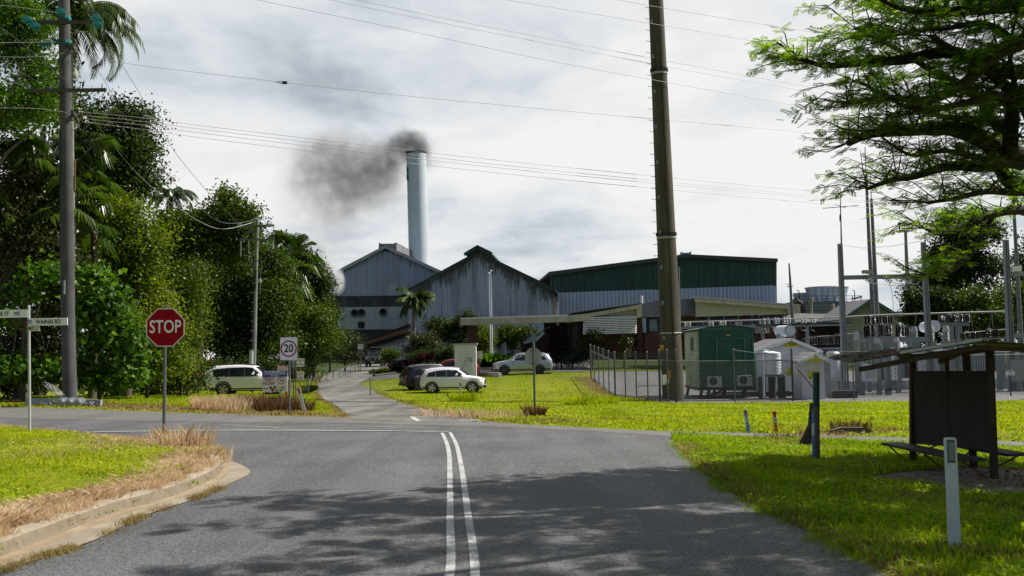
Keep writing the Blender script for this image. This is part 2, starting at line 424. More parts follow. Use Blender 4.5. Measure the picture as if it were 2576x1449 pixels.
CARPARK=G([(905,964),(939,956),(1030,948),(1130,946),(1258,946),(1273,938),(1446,936),(1490,934),(1500,921),(1400,914),(1260,911),(1208,910),(1109,926),(1010,938),(939,946),(925,952)])
GUTTER=CHAN+ISL_KERB[::-1]+[(ISL_KERB[0][0],-14),(xl,-14)]
YARD=G([(1488,951),(1545,993),(1700,1015),(2000,1014),(2290,1012),(2700,1009)])+[(48,84),(7,84)]
ISLAND=ISL_KERB+ISL_FAR+[(-40,44),(-40,-14),(ISL_KERB[0][0]-.1,-14)]
PAD=G([(2183,1203),(2262,1190),(2440,1177),(2700,1190),(2700,1262),(2500,1247),(2330,1228)])
# ground mesh
def axis(lo,hi,fine0,fine1,fs,mid,far):
 a=list(np.arange(fine0,fine1,fs));x=fine1
 while x<hi:a.append(x);x+=mid if x<hi*.2 else far
 a.append(hi);x=fine0-mid;b=[]
 while x>lo:b.append(x);x-=mid if x>lo*.2 else far
 return np.array(sorted(b+[lo]+a))
gx=axis(-800,800,-22,24,.35,2.5,60);gy=axis(-120,1400,-4,66,.35,2.0,60)
X,Y=np.meshgrid(gx,gy);Z=basev(X,Y)
pave=inpoly(X,Y,ROAD)|inpoly(X,Y,DRIVE)|inpoly(X,Y,CARPARK)|inpoly(X,Y,YARD)|inpoly(X,Y,PAD)|inpoly(X,Y,GUTTER)
isl=inpoly(X,Y,ISLAND)
KFOOT=[(ISL_KERB[0][0],-14)]+ISL_KERB
LIFT=lambda x,y:np.where(inpoly(x,y,ISLAND),.135*np.clip(dline(x,y,ISL_FAR)/.7,0,1)*np.clip((dline(x,y,KFOOT)-.1)/.35,0,1),.03)
Z=Z+np.where(pave,-.07,np.where(isl,LIFT(X,Y),.03))
bmpn=np.sin(X*1.7+np.sin(Y*1.3)*2)*np.sin(Y*1.9+np.sin(X*.9)*2)*.018
Z=Z+np.where(pave,0,bmpn*((np.abs(X)<40)&(Y<90)))
DRYL=[(G([(-100,1008),(200,1020),(400,1030),(560,1037),(760,1048),(870,1050)]),1.6,.95),(DRV_L,.45,.75),(DRV_R,.5,.6),(ISL_KERB,1.15,.95),(ISL_FAR,.8,.8),(ROAD_R,.45,.7),(G([(1280,1062),(1420,1066)]),1.4,.6),(G([(1345,1047),(1420,1052)]),.7,.9),(G([(2050,1095),(2200,1090),(2240,1088)]),.6,.8),(G([(1900,1105),(2030,1125)]),.6,.6),(G([(1470,950),(1530,990),(1700,1014),(2290,1011),(2700,1008)]),.8,.9),(G([(2130,1370),(2400,1395),(2600,1410)]),.3,.6),(G([(2180,1240),(2600,1290)]),.4,.6)]
def dryness(x,y):
 d=np.zeros(np.shape(x))
 for pl,wd,a in DRYL:d=np.maximum(d,a*np.clip(1.25-dline(x,y,pl)/wd,0,1))
 d=d+.22*np.sin(x*.55+1.3*np.sin(y*.31))*np.sin(y*.43+1.1*np.sin(x*.37))+.1
 return np.clip(d,0,1)
dry=dryness(X,Y)
nx,ny=len(gx),len(gy)
V=np.stack([X,Y,Z],-1).reshape(-1,3);ii=np.arange(nx*ny).reshape(ny,nx)
Fq=np.stack([ii[:-1,:-1],ii[:-1,1:],ii[1:,1:],ii[1:,:-1]],-1).reshape(-1,4)
mt,nt,p=_new('turf');co=wco(nt)
at_=N(nt,'ShaderNodeAttribute',attribute_name='dry')
na=noise(nt,co,9,6,.7);nb_=noise(nt,co,.5,4)
g1=ramp(nt,na.outputs['Fac'],[(.3,(.10,.13,.010)),(.5,(.20,.235,.012)),(.7,(.34,.36,.02))]).outputs['Color']
g2=ramp(nt,na.outputs['Fac'],[(.3,(.09,.06,.025)),(.5,(.20,.15,.06)),(.7,(.33,.27,.11))]).outputs['Color']
fac=math_(nt,'ADD',at_.outputs['Fac'],math_(nt,'MULTIPLY',math_(nt,'SUBTRACT',nb_.outputs['Fac'],.5),.5),clamp=True)
spg=N(nt,'ShaderNodeSeparateXYZ');nt.links.new(co,spg.inputs[0])
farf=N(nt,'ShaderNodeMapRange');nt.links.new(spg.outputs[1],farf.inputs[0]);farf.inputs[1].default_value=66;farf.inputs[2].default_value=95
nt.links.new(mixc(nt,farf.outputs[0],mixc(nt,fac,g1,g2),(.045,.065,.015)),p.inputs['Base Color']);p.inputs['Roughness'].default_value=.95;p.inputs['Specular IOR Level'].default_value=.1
bump(nt,p,na.outputs['Fac'],.8,.06)
go=npmesh('ground',V,Fq,mt);tag(go,kind='structure')
a=go.data.attributes.new('dry','FLOAT','POINT');a.data.foreach_set('value',dry.ravel().astype(np.float32))
go.data.polygons.foreach_set('use_smooth',[True]*len(go.data.polygons))
def asphalt(name,c,speck=.5,patch=.25,warm=(0,0,0)):
 mt,nt,p=_new(name);co=wco(nt)
 f=noise(nt,co,48,2,.7);f2=noise(nt,co,16,3,.7);q=noise(nt,co,.45,5,.6)
 st=noise(nt,mapping(nt,co,(1.4,.12,1)),1.0,4)
 v=math_(nt,'ADD',math_(nt,'MULTIPLY',math_(nt,'SUBTRACT',f.outputs['Fac'],.5),speck*4.5),math_(nt,'MULTIPLY',math_(nt,'SUBTRACT',f2.outputs['Fac'],.5),speck*2.4))
 v=math_(nt,'ADD',v,math_(nt,'MULTIPLY',math_(nt,'SUBTRACT',q.outputs['Fac'],.5),patch*2.4))
 v=math_(nt,'ADD',v,math_(nt,'MULTIPLY',math_(nt,'SUBTRACT',st.outputs['Fac'],.5),patch*2.6))
 v=math_(nt,'MAXIMUM',math_(nt,'ADD',v,1.0),.15)
 cb=N(nt,'ShaderNodeCombineXYZ')
 for i in range(3):nt.links.new(math_(nt,'MULTIPLY',v,c[i]),cb.inputs[i])
 vo=N(nt,'ShaderNodeTexVoronoi',feature='DISTANCE_TO_EDGE');vo.inputs['Scale'].default_value=.33;wv_=N(nt,'ShaderNodeVectorMath',operation='MULTIPLY_ADD');nt.links.new(noise(nt,co,1.1,5,.7).outputs['Color'],wv_.inputs[0]);wv_.inputs[1].default_value=(1.2,1.2,0);nt.links.new(co,wv_.inputs[2]);nt.links.new(wv_.outputs[0],vo.inputs['Vector'])
 ck=math_(nt,'MULTIPLY',math_(nt,'LESS_THAN',vo.outputs['Distance'],.0045),math_(nt,'GREATER_THAN',q.outputs['Fac'],.54))
 nt.links.new(mixc(nt,math_(nt,'MULTIPLY',ck,.6),cb.outputs[0],tuple(x*.4 for x in c)),p.inputs['Base Color']);p.inputs['Roughness'].default_value=.75;p.inputs['Specular IOR Level'].default_value=.35
 bump(nt,p,f.outputs['Fac'],.6,.012)
 return mt
asph=asphalt('asphalt',(.106,.106,.109),.95,.42);asph_old=asphalt('worn_asphalt',(.15,.145,.135),.3);asph_drive=asphalt('driveway_asphalt',(.15,.145,.135),.6,.8);asph_park=asphalt('car_park_asphalt',(.075,.076,.078),.3)
gravel_m=asphalt('gravel_surface',(.16,.155,.15),1.0,.3)
sheet('road',ROAD,0,asph,.7)
sheet('cross_road',BAND,.005,asph_old,.7)
sheet('driveway',DRIVE,.011,asph_drive,.8)
sheet('car_park_pavement',CARPARK,.006,asph_park,1.2)
tag(sheet('gravel',YARD,.02,gravel_m,1.6),kind='structure')
sheet('shelter_slab_pavement',PAD,.012,M('slab_concrete',(.2,.155,.12),.9,0,.25,2,bmp=.3,dirt=(.07,.05,.035),damt=.6),.4)
soil=M('garden_soil',(.045,.033,.022),.95,0,.3,3,bmp=.5)
sheet('garden_bed_path',G([(939,945),(1010,937),(1109,925),(1140,919),(1140,908),(1000,905),(965,908),(960,922)]),.05,soil,.8)
sheet('garden_bed_path',G([(1400,913),(1485,920),(1485,905),(1390,902)]),.05,soil,.8)
mt,nt,p=_new('road_paint');co=wco(nt)
nn=noise(nt,co,42,4,.75);n3=noise(nt,co,2.0,4)
nt.links.new(ramp(nt,math_(nt,'ADD',nn.outputs['Fac'],math_(nt,'MULTIPLY',n3.outputs['Fac'],.35)),[(.55,(.12,.12,.12)),(.63,(.42,.42,.42)),(.85,(.62,.62,.60))]).outputs['Color'],p.inputs['Base Color']);p.inputs['Roughness'].default_value=.7
def stripe(pl,w0,off,n=1,name='road_marking'):
 pl=smooth_poly(pl,k=6);L=[];Rr=[]
 for i,q in enumerate(pl):
  a=Vector(pl[max(i-1,0)]);b=Vector(pl[min(i+1,len(pl)-1)]);d=(b-a).normalized();nrm=Vector((-d.y,d.x))*w0/2
  L.append(Vector(q)+nrm);Rr.append(Vector(q)-nrm)
 b=MB();k=len(pl)
 b.add([(q.x,q.y,base(q.x,q.y)+off)for q in L+Rr],[(i+k,i+1+k,i+1,i)for i in range(k-1)])
 return tag(b.build(name,mt,None),kind='structure')
paintmat=mt
def markings():
 l1=G([(1112,1089),(1124,1116),(1130,1146),(1132,1219),(1132,1307),(1131,1449)]);l1.append((l1[-1][0],-10))
 l2=G([(1132,1088),(1147,1116),(1156,1151),(1166,1209),(1176,1287),(1195,1449)]);l2.append((l2[-1][0]+.02,-10))
 global mt
 mt=paintmat
 stripe(l1,.076,.006);stripe(l2,.076,.006)
 stripe(G([(185,1089),(500,1084),(800,1084),(1128,1087)]),.17,.016)
 stripe(G([(1036,1049),(1052,1061)]),.16,.017)
 stripe(G([(560,1069),(700,1077)]),.06,.014);stripe(G([(890,1073),(1000,1075.5),(1100,1077)]),.06,.014)
 stripe(G([(880,1053),(960,1057),(1010,1059)]),.08,.017)
markings()
def kerb():
 kb=smooth_poly([(ISL_KERB[0][0]-.05,-14),(ISL_KERB[0][0]-.02,2)]+ISL_KERB,k=5)
 ch=smooth_poly([(xl,-14),(xl,2)]+CHAN,k=6)
 b=MB();n=len(kb);rows=[]
 def arc(pl):
  d=[0]
  for a,c in zip(pl[:-1],pl[1:]):d.append(d[-1]+math.dist(a,c))
  return np.array(d)/d[-1]
 ka,ca=arc(kb),arc(ch);fx,fy=np.interp(ka,ca,[c[0]for c in ch]),np.interp(ka,ca,[c[1]for c in ch])
 for i,q in enumerate(kb):
  a=Vector(kb[max(i-1,0)]);c=Vector(kb[min(i+1,n-1)]);d=(c-a).normalized();nl=Vector((-d.y,d.x));q=Vector(q)
  far=Vector((float(fx[i]),float(fy[i])))
  z=base(q.x,q.y)
  rows.append([(far.x,far.y,base(far.x,far.y)+.008),((far.x+q.x*2)/3,(far.y+q.y*2)/3,z+.006),(q.x,q.y,z+.012),*[((q+nl*o).x,(q+nl*o).y,z+h)for o,h in((.03,.05),(.05,.115),(.09,.145),(.2,.148),(.22,.02))]])
 m_=len(rows[0])
 b.add([v for r in rows for v in r],[(i*m_+j,i*m_+j+1,(i+1)*m_+j+1,(i+1)*m_+j)for i in range(n-1)for j in range(m_-1)])
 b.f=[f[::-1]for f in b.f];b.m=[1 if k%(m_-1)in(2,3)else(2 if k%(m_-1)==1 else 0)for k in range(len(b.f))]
 o=b.build('kerb',[M('kerb_concrete',(.31,.265,.20),.9,0,.22,2.2,bmp=.35,dirt=(.2,.12,.06),dscale=2.5,damt=.7),M('kerb_face',(.20,.165,.115),.9,0,.3,3,bmp=.35,dirt=(.10,.07,.04),dscale=3,damt=.8),M('gutter_sand',(.29,.22,.14),.95,0,.25,2.5,dirt=(.22,.14,.08),damt=.6)],None,50)  # kerb_face is darker: grime and the face's shade both in its colour
 tag(o,kind='structure')
kerb()
# grass
def blades(name,poly,n,h,wd,mat,label,excl=(),want=None,lift=True,lean=.6,ymax=None,fall=None):
 xs=[q[0]for q in poly];ys=[q[1]for q in poly]
 P=np.empty((0,2));it=0
 while len(P)<n and it<60:
  it+=1
  c=np.stack([rng.uniform(min(xs),max(xs),n),rng.uniform(min(ys),max(ys),n)],-1)
  k=inpoly(c[:,0],c[:,1],poly)
  for e in excl:k&=~inpoly(c[:,0],c[:,1],e)
  if fall:k&=rng.random(n)<np.clip(fall/np.maximum(c[:,1],1),0,1)**1.3
  k&=dline(c[:,0],c[:,1],KFOOT)>.11
  if want is not None:
   dd=dryness(c[:,0],c[:,1])+rng.normal(0,.13,n);k&=(dd>want[0])&(dd<want[1])
  P=np.concatenate([P,c[k]])
 P=P[:n];n=len(P)
 z=basev(P[:,0],P[:,1])+(LIFT(P[:,0],P[:,1])if lift else .0)-.01
 th=rng.uniform(0,2*np.pi,n);ph=rng.uniform(0,2*np.pi,n)
 hh=h*rng.uniform(.45,1.35,n)*(1+.35*np.sin(P[:,0]*2.3+np.sin(P[:,1]*1.9)))
 ww=wd*rng.uniform(.6,1.4,n);ln=lean*rng.uniform(.1,1.2,n)*hh
 B=np.stack([P[:,0],P[:,1],z],-1);s=np.stack([np.cos(th)*ww,np.sin(th)*ww,0*th],-1)
 T=B+np.stack([np.cos(ph)*ln,np.sin(ph)*ln,hh],-1);Mi=B+np.stack([np.cos(ph)*ln*.35,np.sin(ph)*ln*.35,hh*.6],-1)
 V=np.stack([B-s,B+s,Mi+s*.8,T,Mi-s*.8],1).reshape(-1,3)
 Fc=(np.arange(n)[:,None]*5+np.array([0,1,2,3,4])[None])
 o=npmesh(name,V,Fc,mat);return tag(o,label,None,None,'stuff')
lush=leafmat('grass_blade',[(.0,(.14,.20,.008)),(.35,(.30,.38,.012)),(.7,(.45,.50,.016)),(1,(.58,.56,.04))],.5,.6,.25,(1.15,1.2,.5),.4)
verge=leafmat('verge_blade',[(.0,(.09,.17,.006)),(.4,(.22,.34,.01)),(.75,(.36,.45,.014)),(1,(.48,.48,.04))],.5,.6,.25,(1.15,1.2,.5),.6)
straw=leafmat('dry_blade',[(.0,(.34,.2,.11)),(.4,(.64,.46,.28)),(.75,(.80,.65,.45)),(1,(.88,.78,.6))],.45,.8,.15,(1.05,1,.9),.8)
duff=leafmat('dull_dry_blade',[(0,(.14,.09,.035)),(.4,(.27,.19,.075)),(.75,(.42,.34,.13)),(1,(.55,.46,.22))],.4,.8,.15,(1.05,1.05,.8),.8)
VERGE=ROAD_R[::-1]+NEAR_R[::-1]+[(14,16.2),(14,4),(xr,4)]
LAWN=DRV_R[5:]+FAR_R+[(26,15.5),(30,52)]+G([(2290,1010),(2000,1013),(1700,1013),(1547,992),(1480,950),(1446,937),(1273,939),(1258,947),(1030,949),(935,960)])
LEFTL=FAR_L[1:]+DRV_L[:6]+G([(800,930),(690,950),(560,985),(480,985),(330,985),(120,1000),(-50,1000)])
FRONT=[q for q in ISLAND if q[1]>-2 and q[0]>-17]
FRONT=ISL_KERB+ISL_FAR[:-1]+[(-15,22),(-9,6)]
blades('grass',FRONT,66000,.055,.007,lush,'bright green lawn on the kerbed corner at left',want=(-.5,.52))
blades('dry_grass',FRONT,34000,.06,.006,straw,'straw coloured dry grass behind the concrete kerb',want=(.42,2),lean=2.2)
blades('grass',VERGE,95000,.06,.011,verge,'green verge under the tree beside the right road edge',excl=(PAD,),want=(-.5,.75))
blades('dry_grass',VERGE,14000,.05,.007,duff,'brown dry patches in the right verge',excl=(PAD,),want=(.42,2),lean=1.8)
blades('grass',LAWN,120000,.06,.022,lush,'sunlit open lawn between the driveway and the substation fence',excl=(ROAD,DRIVE,CARPARK,YARD),want=(-.5,.6),fall=30)
blades('dry_grass',LAWN,8000,.08,.014,duff,'pale dry grass along the driveway and road edge of the lawn',excl=(ROAD,DRIVE,CARPARK,YARD),want=(.4,2),lean=1.0,fall=30)
blades('grass',LEFTL,60000,.07,.025,lush,'mown green lawn left of the driveway around the white four wheel drive',excl=(ROAD,DRIVE),want=(-.5,.6))
blades('dry_grass',LEFTL,9000,.08,.016,duff,'brown leaf litter and dry grass along the far road edge',excl=(ROAD,DRIVE),want=(.45,2),lean=1.3)
def fringe(pl,n,spread,h,mat,label,lift):
 pl=smooth_poly(pl,k=4);P=np.array(pl);k=rng.integers(0,len(P)-1,n);t=rng.random((n,1));c=P[k]*(1-t)+P[k+1]*t
 cl_=np.sin(c[:,1]*3.1)+np.sin(c[:,1]*7.7+1)+rng.normal(0,.5,n);c=c[cl_>.2];n=len(c)
 c=c+rng.normal(0,spread,(n,2));z=basev(c[:,0],c[:,1])+lift
 th=rng.uniform(0,6.28,n);ph=rng.uniform(0,6.28,n);hh=h*rng.uniform(.4,1.4,n);ln=hh*rng.uniform(.2,1.5,n)
 B=np.stack([c[:,0],c[:,1],z],-1);s=np.stack([np.cos(th),np.sin(th),0*th],-1)*.005
 T=B+np.stack([np.cos(ph)*ln,np.sin(ph)*ln,hh],-1)
 V=np.stack([B-s,B+s,T],1).reshape(-1,3);o=npmesh('dry_grass',V,np.arange(n*3).reshape(n,3),mat);tag(o,label,None,None,'stuff')
fringe([(q[0]-.17,q[1])for q in[(ISL_KERB[0][0],5)]+ISL_KERB[:8]],9000,.06,.09,straw,'dry grass hanging over the top of the kerb',.14)
fringe([(xl,5)]+CHAN[:5],5500,.05,.06,duff,'dead weeds growing in the joint of the gutter',.0)
fringe(ROAD_R+[(xr,5)],7000,.1,.06,verge,'weeds creeping over the right edge of the asphalt',.0)
def tussock(px,py,n,rad,h,mat,label,name='dry_tussock'):
 c=ground(px,py);a=rng.uniform(0,6.28,n);r=rad*np.sqrt(rng.random(n));B=np.stack([c.x+np.cos(a)*r,c.y+np.sin(a)*r],-1)
 z=basev(B[:,0],B[:,1])+.02;ph=a+rng.normal(0,.8,n);hh=h*rng.uniform(.35,1.15,n);ln=hh*rng.uniform(.1,.7,n)
 B=np.stack([B[:,0],B[:,1],z],-1);th=rng.uniform(0,6.28,n);s=np.stack([np.cos(th),np.sin(th),0*th],-1)*.007*(c.y/18)**.7
 Mi=B+np.stack([np.cos(ph)*ln*.3,np.sin(ph)*ln*.3,hh*.6],-1);T=B+np.stack([np.cos(ph)*ln,np.sin(ph)*ln,hh],-1)
 V=np.stack([B-s,B+s,Mi+s*.7,T,Mi-s*.7],1)-np.array([c.x,c.y,c.z]);o=npmesh(name,V.reshape(-1,3),np.arange(n*5).reshape(n,5),mat);o.location=c
 return tag(o,label,'grass tussock')
tussock(460,1135,520,.6,.45,straw,'tall straw tussock of dead grass right behind the red stop sign post')
tussock(420,1118,160,.5,.3,straw,'thin dry grass tuft just left of the red stop sign post')
tussock(505,1165,420,.5,.26,straw,'dry grass tuft spilling over the end of the concrete kerb')
brownweed=leafmat('brown_weed',[(0,(.06,.03,.015)),(.5,(.17,.09,.045)),(1,(.30,.2,.09))],.25,.8,.1,(1,.9,.7),1)
for i,(x,y,n,r,h,mm,lb)in enumerate([(600,1030,800,1.0,.5,straw,'pale dry grass clump at the left end of the weeds below the warning board'),(650,1030,800,1.0,.55,brownweed,'brown weed clump directly below the left leg of the warning board'),(700,1036,800,.8,.55,brownweed,'dark brown dead bush between the warning board and the speed limit post'),(748,1036,400,.6,.45,brownweed,'dead brown weeds just right of the speed limit post'),(550,1033,900,.9,.5,straw,'low pale tuft of dry grass left of the roadside weeds'),(1130,1048,250,1.2,.3,straw,'pale seeding grass beside the mouth of the driveway'),(1230,1052,350,1.3,.3,straw,'pale grass clump below the white guide post on the lawn'),(1166,1010,700,.7,.5,lush,'green weed around the foot of the white guide post on the lawn'),(1460,1020,600,.8,.45,lush,'taller green tuft in the lawn right of the turned stop sign'),(1520,1018,600,.7,.4,lush,'small green tuft in the lawn nearer the fence corner'),(1345,1050,400,.35,.4,brownweed,'brown weeds around the foot of the turned stop sign'),(2140,1085,300,.5,.28,brownweed,'dead brown grass growing on the broken concrete kerb block'),(1960,1108,140,.5,.15,brownweed,'dry weeds at the road edge below the orange marker post')]):
 tussock(x,y,n,r,h,mm,lb)
# road signs and posts
def octagon(r,z,y=0):
 return[(r/math.cos(R(22.5))*math.sin(R(22.5+45*k)),y,z+r/math.cos(R(22.5))*math.cos(R(22.5+45*k)))for k in range(8)]
def post_thing(name,label,cat,px,pyb,pyt,rad,mat,lean_to=None,rz=0,group=None,Y=None,sides=10):
 """root on the terrain under (px,pyb), a round post up to (lean_to,pyt)"""
 g=ground(px,pyb)if Y is None else Vector((at(px,pyb,Y).x,Y,base(at(px,pyb,Y).x,Y)))
 t=at(lean_to if lean_to is not None else px,pyt,g.y)
 r=thing(name,label,cat,g,rz,group)
 d=Matrix.Rotation(-rz,3,'Z')@(t-g)
 b=MB();b.tube([(0,0,-.1),d*.5,d],rad,sides);b.build('post',mat,r,40)
 return r,g,d
r,g,d=post_thing('stop_sign','red octagonal stop sign facing the road on the grassy left corner','road sign',412,1125,768,.034,galv,416)
S=.375;zc=(at(418,824,g.y)-g).z;xc=(at(418,824,g.y)-g).x
b=MB();b.prism(octagon(S,zc),(0,.004,0));b.v=[(v[0]+xc,v[1]-.05,v[2])for v in b.v];b.build('sign_face',sign_white,r)
b=MB();b.poly(octagon(S*.955,zc)[::-1]);b.v=[(v[0]+xc,-.053,v[2])for v in b.v]
mt,nt,p=_new('stop_red');p.inputs['Roughness'].default_value=.6;p.inputs['Specular IOR Level'].default_value=.12
n_=noise(nt,obco(nt),2.5,4);nt.links.new(ramp(nt,n_.outputs['Fac'],[(.3,(.30,.001,.007)),(.7,(.37,.002,.010))]).outputs['Color'],p.inputs['Base Color'])
fc=b.build('sign_panel',mt,r)
text(fc,'STOP',sign_white,xc,zc+.005,.355,-.056,sx=.74,bold=.014)
for dz in(.31,-.31):
 b=MB();b.lathe([(.012,0),(.012,.006)],(xc,-.054,zc+dz),(0,-1,0),8);b.build('bolt',dark_steel,fc)
for dz in(.2,-.2):
 b=MB();b.box((xc,-.025,zc+dz),(.4,.03,.04));b.build('bracket',galv,r)
r,g,d=post_thing('street_name_sign','steel pole carrying three white street name blades at far left','street sign',75,1100,772,.03,galv_light,72.5)
def blade(x0,y0,x1,y1,s,tx,ts,mat,tsx=.82,y=-.04,logo=None,rz=0):
 a=at(x0,y0,g.y)-g;c=at(x1,y1,g.y)-g
 b=MB();b.bx(a.x,c.x,y,y+.025,c.z,a.z);o=b.build('name_blade',mat,r)
 zc=(a.z+c.z)/2
 text(o,s,sign_black,(at(tx,0,g.y)-g).x,zc-.004,ts,y-.004,sx=tsx,bold=.025)
 if logo:
  lx=(at(logo,0,g.y)-g).x
  b=MB();b.bx(lx-.075,lx-.02,y-.004,y-.001,zc+.0,zc+.035);b.build('logo_mark',sign_red,o)
  b=MB();b.bx(lx-.015,lx+.05,y-.004,y-.001,zc-.0,zc+.045);b.bx(lx-.08,lx+.06,y-.0045,y-.001,zc-.04,zc-.015);b.build('logo_mark',M('logo_blue',(.12,.25,.55)),o)
 return o
blade(-62,781,72,798.5,'TOE ST',19,.135,sign_white,.78,-.04,58)
blade(74,801,171.5,818,'WAINAI RD',134.5,.135,sign_white,.80,-.045,89)
cream_old=M('aged_blade',(.55,.53,.42),.6,dirt=(.25,.22,.15))
o=blade(70,819,101,833,'GARNER ST',88,.09,cream_old,.42,-.05)
b=MB();b.lathe([(.032,0),(.032,.02),(.02,.035)],d,(0,0,1),10);b.build('post_cap',galv_light,r,40)
r,g,d=post_thing('speed_limit_sign','white speed limit sign with red ring and number 20 beside the driveway','road sign',728,1046,846,.035,galv,727.5)
def rrect(x0,x1,z0,z1,rr,y=0,n=4):
 P=[]
 for cx,cz,a0 in((x1-rr,z1-rr,0),(x0+rr,z1-rr,90),(x0+rr,z0+rr,180),(x1-rr,z0+rr,270)):
  for k in range(n+1):
   t=R(a0+90*k/n);P.append((cx+rr*math.cos(t),y,cz+rr*math.sin(t)))
 return P
def ring(b,cx,cz,r0,r1,y,n=40):
 vs=[]
 for k in range(n):
  t=2*math.pi*k/n
  vs+=[(cx+r0*math.cos(t),y,cz+r0*math.sin(t)),(cx+r1*math.cos(t),y,cz+r1*math.sin(t))]
 b.add(vs,[(2*k,(2*k+2)%(2*n),(2*k+3)%(2*n),2*k+1)for k in range(n)]);return b
def px_w(px,g):return(at(px,724,g.y)-g).x
def pz(px,py,g):return(at(px,py,g.y)-g).z
x0,z1=px_w(705.5,g),pz(727,848,g);x1,z0=px_w(749,g),pz(727,905.5,g)
x0,z1=(at(705.5,848.5,g.y)-g).x,(at(727,848.5,g.y)-g).z;x1,z0=(at(748.5,906,g.y)-g).x,(at(727,906,g.y)-g).z
xm,zm=(x0+x1)/2,(z0+z1)/2;W_=x1-x0
b=MB();b.prism(rrect(x0,x1,z0,z1,.05,-.05),(0,.004,0));f=b.build('sign_face',sign_white,r)
b=MB();ring(b,xm,zm,W_*.40,W_*.485,-.053);b.build('red_ring',sign_red,f)
text(f,'20',sign_black,xm,zm,W_*.66,-.054,sx=.85,bold=.022)
for dz in(.25,-.25):
 b=MB();b.box((xm,-.024,zm+dz),(.45,.03,.04));b.build('bracket',galv,r)
GY=37.5
def flat(px,py,g):q=at(px,py,g.y)-g;return q.x,q.z
gx_,gz_=XZ(690,1010,GY);g=Vector((gx_,GY,base(gx_,GY)))
r=thing('warning_board','large white and blue warning board hiding the nose of a white four wheel drive','sign',g)
x0,z1=flat(659.5,933,g);x1,z0=flat(723.5,985.5,g);zb=flat(690,948,g)[1];Wb=x1-x0
ylw=M('yellow_post',(.45,.22,.02),.6,0,.2,dirt=(.12,.06,.02))
for xx in(x0+.04,x1-.03):
 b=MB();b.box((xx,.03,z1/2-.05),(.06,.05,z1));b.build('leg',ylw,r)
b=MB();b.bx(x0,x1,-.012,0,z0,z1);f=b.build('board',M('board_white',(.84,.82,.74),.6,dirt=(.3,.26,.18)),r)
b=MB();b.bx(x0,x1,-.016,-.0125,zb,z1);f2=b.build('blue_header',sign_blue,f)
xm=(x0+x1)/2;hh=z1-zb
text(f2,'WARNING',sign_white,xm,z1-hh*.24,.145,-.019,sx=1.12,bold=.02)
text(f2,'YOU ARE ENTERING PRIVATE',sign_white,xm,z1-hh*.58,.063,-.019,sx=1.0,bold=.015)
text(f2,'PROPERTY',sign_white,xm,z1-hh*.84,.063,-.019,sx=1.0,bold=.015)
xr_=x0+Wb*.27;H2=zb-z0
text(f,'REDUCE',sign_red,xr_,zb-H2*.08,.105,-.016,sx=1.0,bold=.02)
text(f,'SPEED',sign_red,xr_,zb-H2*.23,.105,-.016,sx=1.0,bold=.02)
text(f,'NOW',sign_red,xr_,zb-H2*.44,.17,-.016,sx=1.05,bold=.02)
text(f,'4WE',sign_black,x0+Wb*.13,zb-H2*.78,.09,-.016,bold=.015)
cx,cz=x0+Wb*.75,zb-H2*.25
b=MB();ring(b,cx,cz,.115,.14,-.016,24);b.build('red_ring',sign_red,f)
text(f,'20',sign_black,cx,cz,.14,-.016,bold=.015)
dk=.062;rows=[(.34,.72,sign_red),(.42,.87,sign_red),(.50,.70,sign_green),(.58,.87,sign_red),(.655,.69,sign_yellow),(.735,.85,sign_white),(.81,.69,sign_white)]
for i,(fx,fz,mm)in enumerate(rows):
 px_,pz_=x0+Wb*fx,zb-H2*fz
 b=MB();b.poly([(px_,-.016,pz_-dk*1.15),(px_+dk*1.15,-.016,pz_),(px_,-.016,pz_+dk*1.15),(px_-dk*1.15,-.016,pz_)]);dd=b.build('hazard_diamond',sign_black if mm is sign_white else mm,f)
 if mm is sign_white or i==3:
  b=MB();k_=dk*1.0;b.poly([(px_-k_,-.018,pz_),(px_+k_,-.018,pz_),(px_,-.018,pz_+k_)]if i>4 else[(px_-k_,-.018,pz_),(px_+k_,-.018,pz_),(px_,-.018,pz_+k_)]);b.build('diamond_half',sign_white,dd)
def board(name,label,cat,Y,rects,legs,legmat,legw=.05):
 """rects: list of (x0,y0,x1,y1,face,edge,[(text,fx,fz,size,mat)])"""
 cx=sum(q[0]+q[2]for q in rects)/2/len(rects);gx_,_=XZ(cx,950,Y);g=Vector((gx_,Y,base(gx_,Y)))
 r=thing(name,label,cat,g)
 zt=max(flat(q[0],q[1],g)[1]for q in rects)
 for lx in legs:
  b=MB();b.box((flat(lx,950,g)[0],.02,zt/2-.05),(legw,.04,zt));b.build('leg',legmat,r)
 for q in rects:
  x0,z1=flat(q[0],q[1],g);x1,z0=flat(q[2],q[3],g);Wd,Hd=x1-x0,z1-z0
  b=MB();b.bx(x0,x1,-.012,-.002,z0,z1);f=b.build('sign_face',q[4],r)
  if q[5]is not None:
   e=.02;b=MB();y=-.014
   for(a0,a1,c0,c1)in((x0,x1,z1-e,z1),(x0,x1,z0,z0+e),(x0,x0+e,z0+e,z1-e),(x1-e,x1,z0+e,z1-e)):b.poly([(a0,y,c0),(a1,y,c0),(a1,y,c1),(a0,y,c1)])
   b.build('border',q[5],f)
  for(s_,fx,fz,sz,mm)in q[6]:text(f,s_,mm,x0+Wd*fx,z1-Hd*fz,sz*Hd,-.016,bold=.02)
 return r,g
board('hazchem_sign','small white sign with red lettering standing above the blue header of the warning board','sign',40,[(697,919,724,933,sign_white,sign_red,[('HAZCHEM',.5,.25,.40,sign_red),('IN EMERGENCY CALL',.5,.52,.17,sign_red),('000, POLICE or',.5,.70,.22,sign_red),('FIRE BRIGADE',.5,.88,.22,sign_red)])],[702,719],galv)
